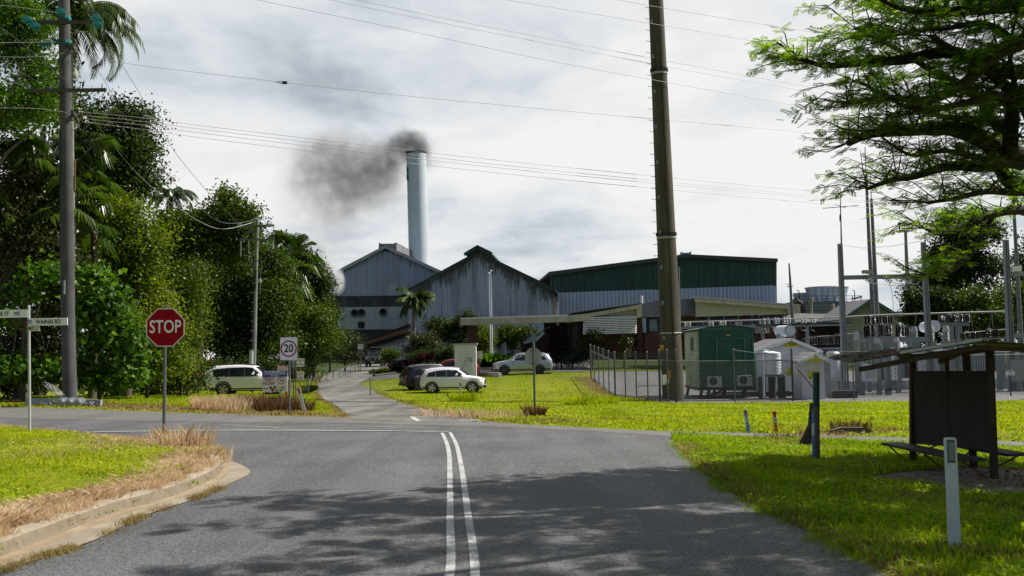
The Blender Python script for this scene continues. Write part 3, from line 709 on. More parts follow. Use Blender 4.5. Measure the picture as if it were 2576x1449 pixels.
board('give_way_sign','white sign asking drivers to give way to pedestrians behind the speed limit sign','sign',52,[(744.5,900.5,766.5,923,sign_white,sign_black,[('GIVE WAY',.5,.26,.22,sign_black),('TO',.5,.5,.2,sign_black),('PEDESTRIANS',.5,.74,.21,sign_black)])],[755.5],ylw)
r,g=board('no_smoking_sign','small white no smoking notice low on a yellow post','sign',51.8,[(747.5,934.5,764.5,957,sign_white,None,[('NO SMOKING',.5,.72,.13,sign_blue),('BEYOND',.5,.83,.12,sign_blue),('THIS POINT',.5,.94,.12,sign_blue)])],[755.3],ylw)
x0,z1=flat(747.5,934.5,g);x1,z0=flat(764.5,957,g);cx,cz=(x0+x1)/2,z1-(z1-z0)*.32
b=MB();ring(b,cx,cz,.1,.125,-.016,20);b.bar((cx-.08,-.016,cz-.07),(cx+.08,-.016,cz+.07),.02,.002);b.build('prohibition_ring',sign_red,kids(r)[-1])
b=MB();b.box((cx,-.018,cz),(.11,.003,.025));b.build('cigarette_symbol',sign_black,kids(r)[-1])
board('notice_sign','grey notice half hidden behind the give way to pedestrians sign','sign',54,[(734,904,743.5,924,M('grey_notice',(.4,.42,.42)),None,[('ALL VISITORS',.5,.35,.12,sign_black),('REPORT',.5,.6,.16,sign_black),('TO OFFICE',.5,.85,.14,sign_black)])],[738,744],galv)
board('small_white_sign','small blank white sign above the speed hump diamond near the black four wheel drive','sign',100,[(900,866,914,879,sign_white,None,[])],[907.5],galv,.06)
r,g,d=post_thing('speed_hump_sign','grey diamond speed hump sign beside the driveway bend','road sign',907,916,880,.04,galv,Y=99)
q=flat(907,890,g);b=MB();k=.5;b.prism([(q[0],-.06,q[1]-k),(q[0]+k,-.06,q[1]),(q[0],-.06,q[1]+k),(q[0]-k,-.06,q[1])],(0,.01,0));f=b.build('sign_face',M('sign_ochre',(.22,.22,.17)),r)
b=MB();b.poly([(q[0]-.25,-.064,q[1]-.16),(q[0]+.25,-.064,q[1]-.16),(q[0]+.1,-.064,q[1]-.02),(q[0]-.1,-.064,q[1]-.02)]);b.poly([(q[0]-.03,-.064,q[1]+.03),(q[0]+.03,-.064,q[1]+.03),(q[0],-.064,q[1]+.25)]);b.build('hump_symbol',sign_black,f)
r,g,d=post_thing('stop_sign','grey back of an octagonal stop sign on a leaning post in the lawn','road sign',1346,1048,860,.04,galv,1342)
q=flat(1341.5,897,g);S=(at(1363,897,g.y)-at(1320,897,g.y)).x/2
b=MB();b.prism(octagon(S,q[1]),(0,.004,0));b.v=[(v[0]+q[0],v[1]+.05,v[2])for v in b.v];b.build('sign_back',M('bare_aluminium',(.36,.37,.37),.5,.3,.1,3),r)
for dz in(.2,-.24):
 b=MB();b.box((q[0]+.01,.03,q[1]+dz),(.18,.05,.035));b.build('bracket',galv,r)
def guide(label,px,pyb,ptx,pyt,refl,Y=None,w=.1):
 g=ground(px,pyb);t=at(ptx,pyt,g.y)-g
 r=thing('guide_post',label,'guide post',g,0,'white roadside guide posts')
 wx=Vector((w/2,0,0));th=Vector((0,.02,0));b=MB()
 b.prism([Vector((0,0,-.1))-wx,Vector((0,0,-.1))+wx,t*.985+wx,t+wx*.7,t-wx*.7,t*.985-wx],th);b.build('post_blade',M('guide_white',(.62,.63,.64),.6,0,.08,6,dirt=(.3,.28,.25)),r)
 if refl is not None:
  c=t*.88;s=t.normalized();a,e=(.022,.075)if w>.09 else(.025,.09)
  if w>.09:
   b=MB();b.prism([c-s*(e+.02)-wx*.62-th*.1,c-s*(e+.02)+wx*.62-th*.1,c+s*(e+.02)+wx*.62-th*.1,c+s*(e+.02)-wx*.62-th*.1],(0,-.002,0));b.build('reflector_frame',M('reflector_frame',(.09,.09,.09)),r)
  b=MB();b.prism([c-s*e-Vector((a,.004,0)),c-s*e+Vector((a,-.004,0)),c+s*e+Vector((a,-.004,0)),c+s*e-Vector((a,.004,0))],(0,-.003,0));b.build('reflector',refl,r)
grey_refl=M('grey_reflector',(.22,.23,.24),.3)
guide('tall white guide post with grey reflector in the right foreground verge',2404,1390,2391,1101,grey_refl,w=.1)
guide('leaning white guide post with red reflector left of the driveway mouth',769,1040,750,976,sign_red,w=.115)
guide('white guide post with grey reflector in front of the white small car',1158.5,1006,1158,963,grey_refl,w=.115)
def marker(label,px,pyb,ptx,pyt,c,band,letters,w=.1,y_=None):
 g=ground(px,pyb);t=at(ptx,pyt,g.y)-g;s=t.normalized();L=t.length
 r=thing('marker_post',label,'marker post',g,0)
 wx=Vector((w/2,0,0));wy=Vector((0,w/2,0));b=MB()
 b.bar((0,0,-.1),t,w,w,(0,1,0));b.build('post',c,r)
 def bnd(f0,f1,mm,nm):
  b=MB();b.bar(s*(L*f0)-Vector((0,.004,0)),s*(L*f1)-Vector((0,.004,0)),w*1.02,w*1.02,(0,1,0));return b.build(nm,mm,r)
 if band:bnd(.82,.94,sign_red,'red_band')
 if letters:
  o=bnd(.5,.74,sign_white,'white_plate')
  for k,ch in enumerate(letters):c_=s*(L*(.69-.12*k));text(o,ch,sign_black,c_.x,c_.z,w*1.1,c_.y-w*.52-.01,bold=.03)
blue_p=M('blue_marker',(.10,.30,.62),.5,dirt=(.3,.3,.3));orange_p=M('orange_marker',(.55,.17,.02),.6,dirt=(.15,.06,.02))
marker('leaning light blue marker post with red band at the edge of the lawn',1885,1089,1874,1031,blue_p,True,'SV',.065)
marker('orange fire hydrant marker post lettered FH at the edge of the lawn',1954,1090,1947,1034,orange_p,True,'FH',.07)
marker('dark blue and white marker post touching the green banded timber post',2044.5,1160,2046,1031,blue_p,False,' ',.03)
g=ground(2054,1158);t=at(2053.5,936,g.y)-g
r=thing('timber_post','weathered round timber post with dark green painted top in the right verge','post',g)
b=MB();b.tube([(0,0,-.1),t*.35,t*.7],[.058,.055,.053],12);b.build('post',M('mossy_timber',(.17,.15,.10),.9,0,.35,6,dirt=(.04,.05,.03),damt=.6),r,50)
b=MB();b.tube([t*.6,t*.82,t*.995,t],[.056,.055,.054,.045],12);b.build('green_top',M('green_band',(.012,.07,.045),.6,0,.3,4,dirt=(.14,.13,.1),dscale=4),r,50)
g=ground(2044,1128);t=at(2049,1014,g.y)-g
b=MB();b.tube([(g.x-.12,g.y,g.z-.1),(g.x-.08,g.y,g.z+.1),tuple(g+t*.5),tuple(g+t)],[.19,.15,.105,.09],12)
solo('leaning_stump','dark leaning tree stump flared at the foot behind the green topped post','stump',b,M('stump_bark',(.06,.045,.035),.95,0,.4,5,bmp=.6),g,smooth=60)
g=ground(2150,1092);b=MB();b.prism([(-.55,-.1,.0),(.42,-.1,0),(.42,-.1,.09),(.2,-.1,.17),(-.3,-.1,.18),(-.55,-.1,.12)],(0,.2,0));b.v=[(v[0]+g.x,v[1]+g.y,v[2]+g.z-.02)for v in b.v]
solo('concrete_block','broken grey concrete kerb block lying in the lawn at right','concrete block',b,M('old_concrete',(.10,.09,.075),.9,dirt=(.03,.03,.02)),g)
# power poles
teal=clear_glass('teal_glass',(.05,.42,.40));clearg=clear_glass('clear_insulator_glass',(.55,.6,.58))
def disc_stack(b,c,axis,n=3,r=.125,gap=.11):
 axis=Vector(axis).normalized()
 for k in range(n):b.lathe([(.03,0),(r*.55,.012),(r,.045),(r*.97,.06),(r*.3,.06),(.03,.1)],Vector(c)+axis*(gap*k),axis,16)
def pin_ins(b,c,h=.16,r=.05):b.lathe([(r*.5,0),(r,.02),(r*.7,.05),(r,.08),(r*.6,.11),(r*.75,h),(.01,h+.02)],c,(0,0,1),10)
PY=36.0
gx_,_=XZ(178,1017,PY);g=Vector((gx_,PY,base(gx_,PY)))
P=lambda x,y,dy=0:at(x,y,PY+dy)-g
r=thing('power_pole','weathered grey timber power pole with two cross arms in front of the left trees','power pole',g)
pole_wood=M('pole_timber',(.085,.083,.087),.9,0,.25,1.5,dirt=(.04,.038,.036),dscale=2,damt=.7)
b=MB();b.tube([P(178.5,1035),P(176,1000),P(173,900),P(170.5,780),P(171,640),P(168,480),P(166,330),P(164,190),P(162,60),P(160,-70)],[.262,.252,.245,.237,.228,.222,.215,.207,.2,.19],18);b.build('pole',pole_wood,r,60)
arm_wood=M('cross_arm_timber',(.07,.065,.06),.9,0,.3,3)
def arm(x0,y0,x1,y1,dy0=-.24,dy1=-.24,sz=.12):
 b=MB();b.bar(P(x0,y0,dy0),P(x1,y1,dy1),.1,sz);return b.build('cross_arm',arm_wood,r)
a1=arm(89,56,259,55.5);a2=arm(74,228.5,267,226);a3=arm(180,112,194,133,-.5,1.1);a4=arm(181,280,196,304,-.5,1.0)
for(x0,y0,x1,y1)in((178,92,208,60),(152,80,120,60),(178,250,196,230),(152,240,135,229)):
 b=MB();b.bar(P(x0,y0,-.25),P(x1,y1,-.3),.03,.012);b.build('brace',galv,r)
for(x,y,n)in((158,34,3),(74,54,3),(94,69,3),(248,50,3),(251,66,3)):
 b=MB();disc_stack(b,P(x,y,-.55),(-.1,-1,.05),n,.14);b.build('glass_insulator',teal,r,60)
for(x,y)in((178,47),(150,105),(129,109),(180,108),(114,112)):
 b=MB();disc_stack(b,P(x,y,-.1),(-1,.1,0),2,.12);b.build('glass_insulator',teal,r,60)
for(x,y)in((74,224),(128,224),(203,224),(258,223),(126,48)):
 b=MB();pin_ins(b,P(x,y,-.24));b.build('porcelain_insulator',galv_light,r,50)
for(x,y)in((196,275),(208,297),(213,306),(197,282)):
 b=MB();b.lathe([(.03,0),(.07,.03),(.04,.06),(.07,.09),(.03,.14)],P(x,y,.3),(1,.3,0),10);b.build('porcelain_insulator',galv_light,r,50)
def cable(pts,rad=.012,n=5):
 b=MB();b.tube([tuple(q)for q in pts],rad,n);return b
for pts in([(153,268),(158,295),(170,304),(185,303),(200,292),(212,262),(225,240),(240,226)],[(186,318),(200,330),(216,322),(222,300)],[(202,230),(200,260),(207,290)],[(124,74),(134,95),(131,106)]):
 cable([P(x,y,-.3)for x,y in smooth_poly(pts)],.014).build('jumper_cable',black_rubber,r)
cable([P(150,330,-.2),P(151,600,-.25),P(154,800,-.28)],.02).build('conduit',black_rubber,r)
cable([P(189,400,-.2),P(188,480,-.22)],.035).build('conduit',rust,r)
b=MB();b.bx(P(168,707).x,P(172,707).x,P(168,707).y-.27,P(168,707).y-.245,P(168,741).z,P(168,707).z);b.build('pole_tag',galv_light,r)
b=MB();q=P(174.5,740,-.255);b.box(q,(.05,.01,.05));b.build('orange_tag',orange_p,r)
TY=64.0
gx_,_=XZ(636,940,TY);g2=Vector((gx_,TY,base(gx_,TY)))
P2=lambda x,y,dy=0:at(x,y,TY+dy)-g2
r=thing('power_pole','green stained timber power pole rising behind the white four wheel drive','power pole',g2)
b=MB();b.tube([Vector((P2(636,940).x,0,-.2)),P2(640,850),P2(643,700),P2(647.5,548)],[.15,.145,.135,.12],12);b.build('pole',M('treated_timber',(.20,.23,.19),.9,0,.25,2,dirt=(.08,.1,.06)),r,60)
for(x0,y0,x1,y1)in((596,570,690,567),(604,602,689,603)):
 b=MB();b.bar(P2(x0,y0,-.16),P2(x1,y1,-.16),.1,.13);b.build('cross_arm',M('arm_grey',(.15,.15,.14),.9),r)
for(x0,y0,x1,y1,w_)in((650,590,668,570,.04),(640,590,622,572,.04),(630,656,662,657,.08),(648,620,668,605,.04)):
 b=MB();b.bar(P2(x0,y0,-.18),P2(x1,y1,-.2),w_,w_);b.build('brace',galv,r)
for(x,y)in((647,553),(607,566),(680,567)):
 b=MB();disc_stack(b,P2(x,y,-.35),(-.6,-1,0),3,.13);b.build('glass_insulator',clearg,r,60)
for(x,y,h)in((606,606,1.0),(626,606,.8),(686,606,.5)):
 b=MB();b.tube([P2(x,y,-.2),P2(x,y,-.2)-Vector((0,0,h))],.05,8);b.build('fuse_tube',galv_light,r,50)
for pts in([(687,567),(689,603)],[(627,570),(624,600)],[(626,624),(632,650),(638,690)],[(687,604),(686,622),(676,628)],[(660,660),(655,690),(654,740)],[(676,567),(672,556),(684,560),(682,566)]):
 cable([P2(x,y,-.25)for x,y in smooth_poly(pts)],.02).build('jumper_cable',galv,r)
b=MB();b.tube([P2(634,900,-.2),P2(638,760,-.2),P2(643,680,-.2)],.09,6);b.build('cable_riser',black_rubber,r)
b=MB();b.box(P2(653,706,-.25),(.18,.15,.25));b.build('meter_box',galv_light,r)
for k in range(8):
 b=MB();b.box(P2(634+k*.9,880-k*24,-.28),(.32,.03,.03));b.build('clamp',galv_light,r)
b=MB();b.tube([P2(631,938,-.25),P2(633,882,-.25)],.13,8);b.build('cable_guard',galv_light,r,50)
CY=52.5
gx_,_=XZ(1693,1000,CY);g3=Vector((gx_,CY,base(gx_,CY)))
P3=lambda x,y,dy=0:at(x,y,CY+dy)-g3
r=thing('concrete_pole','tall leaning concrete transmission pole with step pegs beside the green cabin','transmission pole',g3)
def pole_c(py):return 1650+(py/1000.0)*44
def pole_w(py):return 37+py/900*15.5
mt,nt,p=_new('pole_concrete');co=obco(nt)
n1_=noise(nt,mapping(nt,co,(1.2,1.2,.12)),2.2,6,.6);n2_=noise(nt,co,6,5)
c_=ramp(nt,n1_.outputs['Fac'],[(.3,(.045,.037,.027)),(.55,(.10,.085,.062)),(.75,(.17,.145,.11))]).outputs['Color']
nt.links.new(mixc(nt,math_(nt,'MULTIPLY',n2_.outputs['Fac'],.4),c_,(.06,.05,.04)),p.inputs['Base Color']);p.inputs['Roughness'].default_value=.9
b=MB();ys=[1010,900,700,500,300,100,-100,-300]
b.tube([Vector((P3(1694.5,1010).x,0,-.3))]+[P3(pole_c(y),y)for y in ys[1:]],[pole_w(y)/2*CY/F for y in ys],32);b.build('pole_shaft',mt,r,60)
for y in(186,599):
 q=P3(pole_c(y),y);rr=pole_w(y)/2*CY/F
 b=MB();b.lathe([(rr+.01,-.06),(rr+.025,-.05),(rr+.025,.05),(rr+.01,.06)],q,(P3(pole_c(0),0)-P3(pole_c(900),900)).normalized(),32,False);b.build('joint_collar',M('collar_steel',(.36,.36,.34),.6,.2),r,40)
 b=MB()
 for k in range(20):
  t=2*math.pi*k/20;b.box((q.x+math.cos(t)*(rr+.01),q.y+math.sin(t)*(rr+.01),q.z+.2),(.09,.09,.16),t)
 b.build('bolt_pocket',black_plastic,r)
b=MB();b.tube([(.05,0,0),(-.22,-.06,0),(-.22,-.06,.05)],.014,5);peg=b.build('step_peg',dark_steel,r)
b=MB();b.box((0,0,0),(.16,.1,.2),R(45));clampo=b.build('clamp',M('blue_grey_steel',(.2,.27,.32),.6),r)
for k in range(32):
 y=870-k*28.3;q=P3(pole_c(y),y);rr=pole_w(y)/2*CY/F
 o=peg if k==0 else copy_tree(peg,r);o.location=(q.x-rr,q.y-.1,q.z)
for k in range(11):
 y=850-k*88;q=P3(pole_c(y),y);rr=pole_w(y)/2*CY/F
 o=clampo if k==0 else copy_tree(clampo,r);o.location=(q.x-rr*.72,q.y-rr*.72,q.z)
b=MB();pts=[]
for k in range(30):
 y=990-k*45;q=P3(pole_c(y)+2,y);rr=pole_w(y)/2*CY/F;pts.append((q.x,q.y-rr-.01,q.z))
b.tube(pts,.018,5);b.build('earth_cable',black_rubber,r)
b=MB();b.box((0,0,0),(.08,.05,.08));clip=b.build('cable_clip',black_plastic,r)
for k in range(17):
 y=960-k*61;q=P3(pole_c(y)+2,y);rr=pole_w(y)/2*CY/F
 o=clip if k==0 else copy_tree(clip,r);o.location=(q.x,q.y-rr-.02,q.z)
q=P3(pole_c(838),838);rr=pole_w(838)/2*CY/F;b=MB();b.lathe([(rr+.02,-.03),(rr+.035,0),(rr+.02,.03)],q,(0,0,1),28,False);b.build('steel_band',galv_light,r,40)
b=MB();q=P3(1659,874);b.box((q.x+.05,q.y-.5,q.z),(.2,.03,.25),R(-30));b.build('danger_tag',M('amber_tag',(.6,.3,.02)),r)
g4=Vector((XZ(1711,990,54)[0],54,base(XZ(1711,990,54)[0],54)))
b=MB();b.tube([tuple(g4),at(1709,850,54),at(1706,672,54)],[.11,.1,.07],10);b.tube([at(1706,690,54),at(1706,672,54)],.09,8)
solo('steel_pole','slim grey steel pole just right of the tall concrete pole','pole',b,galv,g4,smooth=50)
# overhead lines
wire_m=M('wire_metal',(.17,.14,.155),.5,.3)
def wire(label,pts,Y0,Y1,rad=.011,mat=None):
 pts=smooth_poly(pts,k=6)if False else pts
 x0,x1=pts[0][0],pts[-1][0]
 W=[]
 for(x,y)in pts:W.append(at(x,y,Y0+(Y1-Y0)*(x-x0)/(x1-x0)))
 Wd=[W[0]]
 PP=[W[0]]+W+[W[-1]];o=[]
 for i in range(1,len(PP)-2):
  a,b_,c,d=PP[i-1],PP[i],PP[i+1],PP[i+2]
  for j in range(8):
   t=j/8;o.append(.5*(2*b_+(c-a)*t+(2*a-5*b_+4*c-d)*t*t+(3*b_-a-3*c+d)*t**3))
 o.append(W[-1]);mid=W[0]
 b=MB();b.tube([tuple(q)for q in o],[rad*.75*max(.8,min(2.0,q.y/40))for q in o],5)
 return solo('power_line',label,'power line',b,mat or wire_m,mid,'overhead power lines')
wire('lowest of the three lines meeting the top edge left of the chimney',[(560,-18),(648,0),(1000,71.5),(1384,153),(1760,222),(2140,290)],38,58)
wire('line meeting the top edge above the chimney, lower one of a close pair',[(720,-25),(831,0),(1100,55.5),(1384,111),(1760,183),(2080,238)],38,60)
wire('line meeting the top edge above the chimney, upper one of a close pair',[(780,-25),(898,0),(1140,50.5),(1384,98),(1760,169),(2080,226)],38,61)
wire('line in the upper right sky passing the concrete pole below its top',[(1150,-25),(1276,0),(1632,58),(1960,114),(2100,135)],40,58)
wire('highest line in the sky at the top right corner of the view',[(1480,-15),(1555,0),(1800,42),(2150,96),(2250,110)],40,58)
wire('long line with a dark spacer hanging left of the chimney smoke',[(182,128),(300,157),(629,197.5),(1000,239),(1384,275.6),(1800,313),(2150,342)],36,58)
q=at(716,208,36+22*(716-182)/1968)
b=MB();b.box(q,(.2,.1,.11),R(0));b.tube([q+Vector((-.35,0,.04)),q+Vector((-.1,0,-.05))],.012,5);b.tube([q+Vector((-.1,0,.05)),q+Vector((-.35,0,.06))],.012,5)
solo('line_spacer','small black spacer box clamped on the line left of the smoke','line fitting',b,black_plastic,q)
for i,(ys,nm)in enumerate([((282,297,331,417,508),'top line of the four running just over the chimney mouth'),((290,306,340,428,519),'second line of the four that pass behind the concrete pole at half height'),((298,315,349.6,435.5,523),'third line from the top in the bundle of four across the chimney'),((306,326,362,449,536),'lowest of the four lines crossing the white chimney')]):
 wire(nm,[(205,ys[0]),(361,ys[1]),(629,ys[2]),(1384,ys[3]),(2360,ys[4]+3)],36,62)
wire('line slanting from the right tip of the top cross arm to the far pole',[(248,49),(278,114),(356,243),(440,382),(541,503),(607,566)],35.5,64,.012)
wire('line slanting down to the far timber pole past the small palm',[(160,34),(257,194),(330,316),(413,430),(482,503),(560,560),(647,553)],35.5,64,.012)
wire('sagging pale line between the two timber poles in front of the trees',[(94,69),(200,250),(330,420),(430,510),(520,566),(575,575),(647,556)],35.5,64,.014,galv_light)
for i,(a,nm)in enumerate([([(-40,20),(10,14),(158,34)],'line reaching the pole top from the upper left corner'),([(-40,-14),(20,4),(74,54)],'steep line dropping from the upper left corner to the left insulators'),([(205,0),(225,22),(248,49)],'short line dropping from the top edge to the right glass insulators'),([(-30,48),(60,112),(147,188),(203,224)],'line sloping across the left palm to the lower cross arm'),([(-40,130),(40,175),(128,224)],'line sloping from the left edge to the middle of the lower cross arm'),([(-40,180),(20,200),(74,224)],'line sloping from the left edge to the left tip of the lower cross arm'),([(-40,108),(90,106),(150,105)],'level line running from the left edge to the short angled arm'),([(-40,142),(90,143),(182,130)],'level line just below the short angled arm at the left edge'),([(-40,272),(90,273),(182,285)],'level line running from the left edge to the lower angled arm')]):
 wire(nm,a,28 if i<6 else 33,35.7,.011)
lying=g+Vector((0,0,0))
q0,q1=at(66,997,PY-.3),at(258,1010,PY-.5);b=MB();b.bar((q0.x,PY-.3,base(q0.x,PY)+.2),(q1.x,PY-.6,base(q1.x,PY)+.16),.12,.22)
solo('steel_beam','long pale steel beam lying on the ground behind the foot of the timber pole','beam',b,M('pale_beam',(.33,.37,.40),.5),(q0.x,PY,base(q0.x,PY)))
for i,(x,lb)in enumerate([(163,'shiny glass insulator bell at the foot of the pole, left of three'),(183,'shiny glass insulator bell at the foot of the pole, middle and largest of three'),(205,'shiny glass insulator bell at the foot of the pole, right of three')]):
 xx=XZ(x,1012,PY-.9)[0];b=MB();z0_=base(xx,PY-.9)+.03
 for k in range(3):b.lathe([(.03,0),(.08,.01),(.16,.05),(.155,.07),(.05,.08),(.03,.12)],(xx-.05+.02*k,PY-.8-.12*k,z0_+.17),(0.2,-1,.25),18)
 solo('glass_insulator',lb,'insulator',b,clearg,(xx,PY-.9,z0_),'glass insulators on the ground',60)
rnd.seed(5)
for i,(xa,xb,lb)in enumerate([(100,158,'crumpled shiny metal scraps left of the glass insulators'),(212,245,'crumpled shiny metal scraps right of the glass insulators')]):
 b=MB();xx0,xx1=XZ(xa,1010,PY-.7)[0],XZ(xb,1010,PY-.7)[0]
 for k in range(26):
  x=rnd.uniform(xx0,xx1);y=PY-.75+rnd.uniform(-.2,.2);z=base(x,y)+rnd.uniform(.05,.2);s=.1
  b.add([(x+rnd.uniform(-s,s),y+rnd.uniform(-s,s),z+rnd.uniform(-s,s)*.8)for _ in range(4)],[(0,1,2),(1,3,2)])
 solo('metal_scraps',lb,'scrap metal',b,chrome,(xx0,PY-.7,base(xx0,PY)))
b=MB()
for k in range(4):
 p0=at(150+k*4,995,PY-.6);p1=at(112+k*9,960+k*3,PY-.4);p2=at(108+k*9,966+k*3,PY-.4);p3=at(142+k*5,1000,PY-.6)
 b.tube([p0,p1,(p1+p2)/2+Vector((-.06,0,.04)),p2,p3],.008,5)
solo('wire_hoops','bent wire hoops leaning against the foot of the timber pole','scrap metal',b,galv_light,(XZ(150,995,PY)[0],PY-.6,base(XZ(150,995,PY)[0],PY)))
# vegetation
bark=M('tree_bark',(.10,.085,.065),.95,0,.4,3,bmp=.5)
bark_dark=M('dark_bark',(.028,.022,.017),.95,0,.4,4,bmp=.5)
L_dark=leafmat('leaf_dark',[(0,(.006,.012,.002)),(.4,(.022,.042,.005)),(.75,(.07,.11,.010)),(1,(.15,.18,.018))],.34,.5,.3)
L_mid=leafmat('leaf_mid',[(0,(.008,.018,.002)),(.4,(.042,.08,.006)),(.7,(.12,.18,.010)),(1,(.28,.31,.02))],.4,.48,.32)
L_yel=leafmat('leaf_yellow_green',[(0,(.022,.04,.003)),(.35,(.09,.14,.007)),(.7,(.22,.27,.012)),(1,(.48,.44,.02))],.45,.48,.3)
L_bright=leafmat('leaf_bright',[(0,(.015,.04,.005)),(.4,(.06,.14,.01)),(.75,(.15,.27,.02)),(1,(.34,.42,.04))],.45,.42,.4,patch=.6)
L_olive=leafmat('leaf_olive',[(0,(.02,.025,.008)),(.5,(.06,.07,.02)),(.8,(.11,.12,.035)),(1,(.2,.13,.06))],.3,.4,.4)
L_palm=leafmat('leaf_palm',[(0,(.012,.03,.006)),(.5,(.045,.085,.012)),(.85,(.10,.15,.02)),(1,(.22,.24,.05))],.3,.3,.6)
L_palmb=leafmat('leaf_palm_blue',[(0,(.015,.03,.02)),(.5,(.045,.075,.045)),(1,(.13,.17,.10))],.25,.3,.6)
L_red=leafmat('leaf_red',[(0,(.018,.006,.007)),(.5,(.05,.012,.018)),(1,(.13,.03,.035))],.3,.35,.5,(1.2,.7,.7))
L_purple=leafmat('leaf_purple',[(0,(.012,.009,.012)),(.5,(.035,.025,.032)),(1,(.08,.06,.07))],.2,.5,.4,(1,1,1))
L_flower=leafmat('flower_red',[(0,(.35,.01,.03)),(1,(.55,.03,.06))],.3,.5,.3,(1,.6,.6))
L_dead=leafmat('dead_leaf',[(0,(.07,.04,.025)),(.5,(.16,.1,.06)),(1,(.28,.2,.13))],.2,.7,.2,(1,.9,.7))
L_acacia=leafmat('leaf_feather',[(0,(.03,.07,.006)),(.4,(.08,.16,.01)),(.75,(.16,.25,.014)),(1,(.32,.40,.03))],.65,.45,.3,(1.9,1.9,.45))
def leafverts(C,A,Nn,ln,wd):
 """folded rhombic leaves: centre C, axis A, normal Nn (all N,3)"""
 S=np.cross(A,Nn);S/=np.linalg.norm(S,axis=1,keepdims=True)+1e-9
 ln=ln[:,None];wd=wd[:,None];up=np.cross(S,A)
 b0=C;t=C+A*ln;mL=C+A*ln*.45-S*wd+up*wd*.35;mR=C+A*ln*.45+S*wd+up*wd*.35
 return np.stack([b0,mR,t,mL],1)
def unit(v):return v/(np.linalg.norm(v,axis=-1,keepdims=True)+1e-9)
def crown_leaves(lobes,n,size,clump=.45,per=14,shell=.62,droop=.25,aspect=.34):
 """lobes: (cx,cy,cz,rx,ry,rz) ; leaves gathered in clumps near each lobe's surface"""
 L2=[]
 for l in lobes:
  L2.append((*l[:3],l[3]*.8,l[4]*.8,l[5]*.8))
  for _ in range(7):
   d=unit(rng.normal(size=3));d[2]=abs(d[2])if rng.random()<.75 else d[2];f=rng.uniform(.7,1.02);s=rng.uniform(.2,.42);L2.append((l[0]+d[0]*l[3]*f,l[1]+d[1]*l[4]*f,l[2]+d[2]*l[5]*f,l[3]*s,l[4]*s,l[5]*s*rng.uniform(.8,1.5)))
 lobes=L2
 vol=np.array([l[3]*l[4]+l[4]*l[5]+l[3]*l[5]for l in lobes]);nc=max(6,int(n/per))
 li=rng.choice(len(lobes),nc,p=vol/vol.sum());L=np.array(lobes)[li]
 d=unit(rng.normal(size=(nc,3)));d[:,2]=np.where(d[:,2]<-.55,-d[:,2]*.5,d[:,2]);d=unit(d)
 r=shell+(1-shell)*rng.random(nc)**.6;r*=1+.13*np.sin(d[:,0]*7+L[:,0])*np.sin(d[:,2]*6+L[:,2])
 cc=L[:,:3]+d*L[:,3:]*r[:,None]
 k=np.repeat(np.arange(nc),per);m_=len(k)
 out=d[k]
 C=cc[k]+rng.normal(size=(m_,3))*clump*np.array([1,1,.7])
 A=unit(out*.6+rng.normal(size=(m_,3))*.8+np.array([0,0,-droop]))
 Nn=unit(rng.normal(size=(m_,3))*.75+np.array([0,0,.8])+out*.3)
 s=size*rng.uniform(.6,1.35,m_)
 return leafverts(C,A,Nn,s,s*aspect)
def limbs(b,base_,h,r,lobes,n=9):
 b.tube([(0,0,-.3),(r*.2,0,h*.35),(-r*.2,r*.2,h*.7),(0,0,h*.95)],[r*1.25,r,r*.8,r*.55],9)
 for i in range(n):
  l=lobes[i%len(lobes)];t=rnd.uniform(.35,.95);s=Vector((0,0,h*t))
  e=Vector((l[0],l[1],l[2]))+Vector((rnd.uniform(-.6,.6)*l[3],rnd.uniform(-.8,.3)*l[4],rnd.uniform(-.4,.7)*l[5]))
  mid=s.lerp(e,.5)+Vector((rnd.uniform(-.3,.3),rnd.uniform(-.3,.3),rnd.uniform(.0,.6)))
  b.tube([s,mid,e],[r*.5,r*.3,r*.08],6)
def tree(name,label,cat,g,h,lobes,n,size,leaf,trunk_r=.2,bk=None,group=None,**kw):
 """g: base point; lobes relative to g"""
 t=thing(name,label,cat,g,0,group)
 b=MB();limbs(b,g,h,trunk_r,lobes);b.build('trunk',bk or bark,t,60)
 v=crown_leaves(lobes,int(n*1.35),size*.82,**kw);v=v.reshape(-1,3)
 npmesh('crown',v,np.arange(len(v)).reshape(-1,4),leaf,t)
 return t
def pxlobes(g,Y,L,depth=1.0):
 """lobe list given as (px,py,rx,ry,[dy]) on the plane at Y -> relative lobes"""
 o=[];k=Y/F
 for q in L:
  p=at(q[0],q[1],Y+(q[4]if len(q)>4 else 0))-g
  o.append((p.x,p.y,p.z,q[2]*k,max(q[2],q[3])*k*.75*depth,q[3]*k))
 return o
def gbase(px,Y):x=XZ(px,930,Y)[0];return Vector((x,Y,base(x,Y)))
def pxtree(name,label,cat,px,Y,L,n,size,leaf,r=.2,**kw):
 g=gbase(px,Y);lob=pxlobes(g,Y,L);h=max(l[2]for l in lob)
 return tree(name,label,cat,g,h,lob,n,size,leaf,r,**kw)
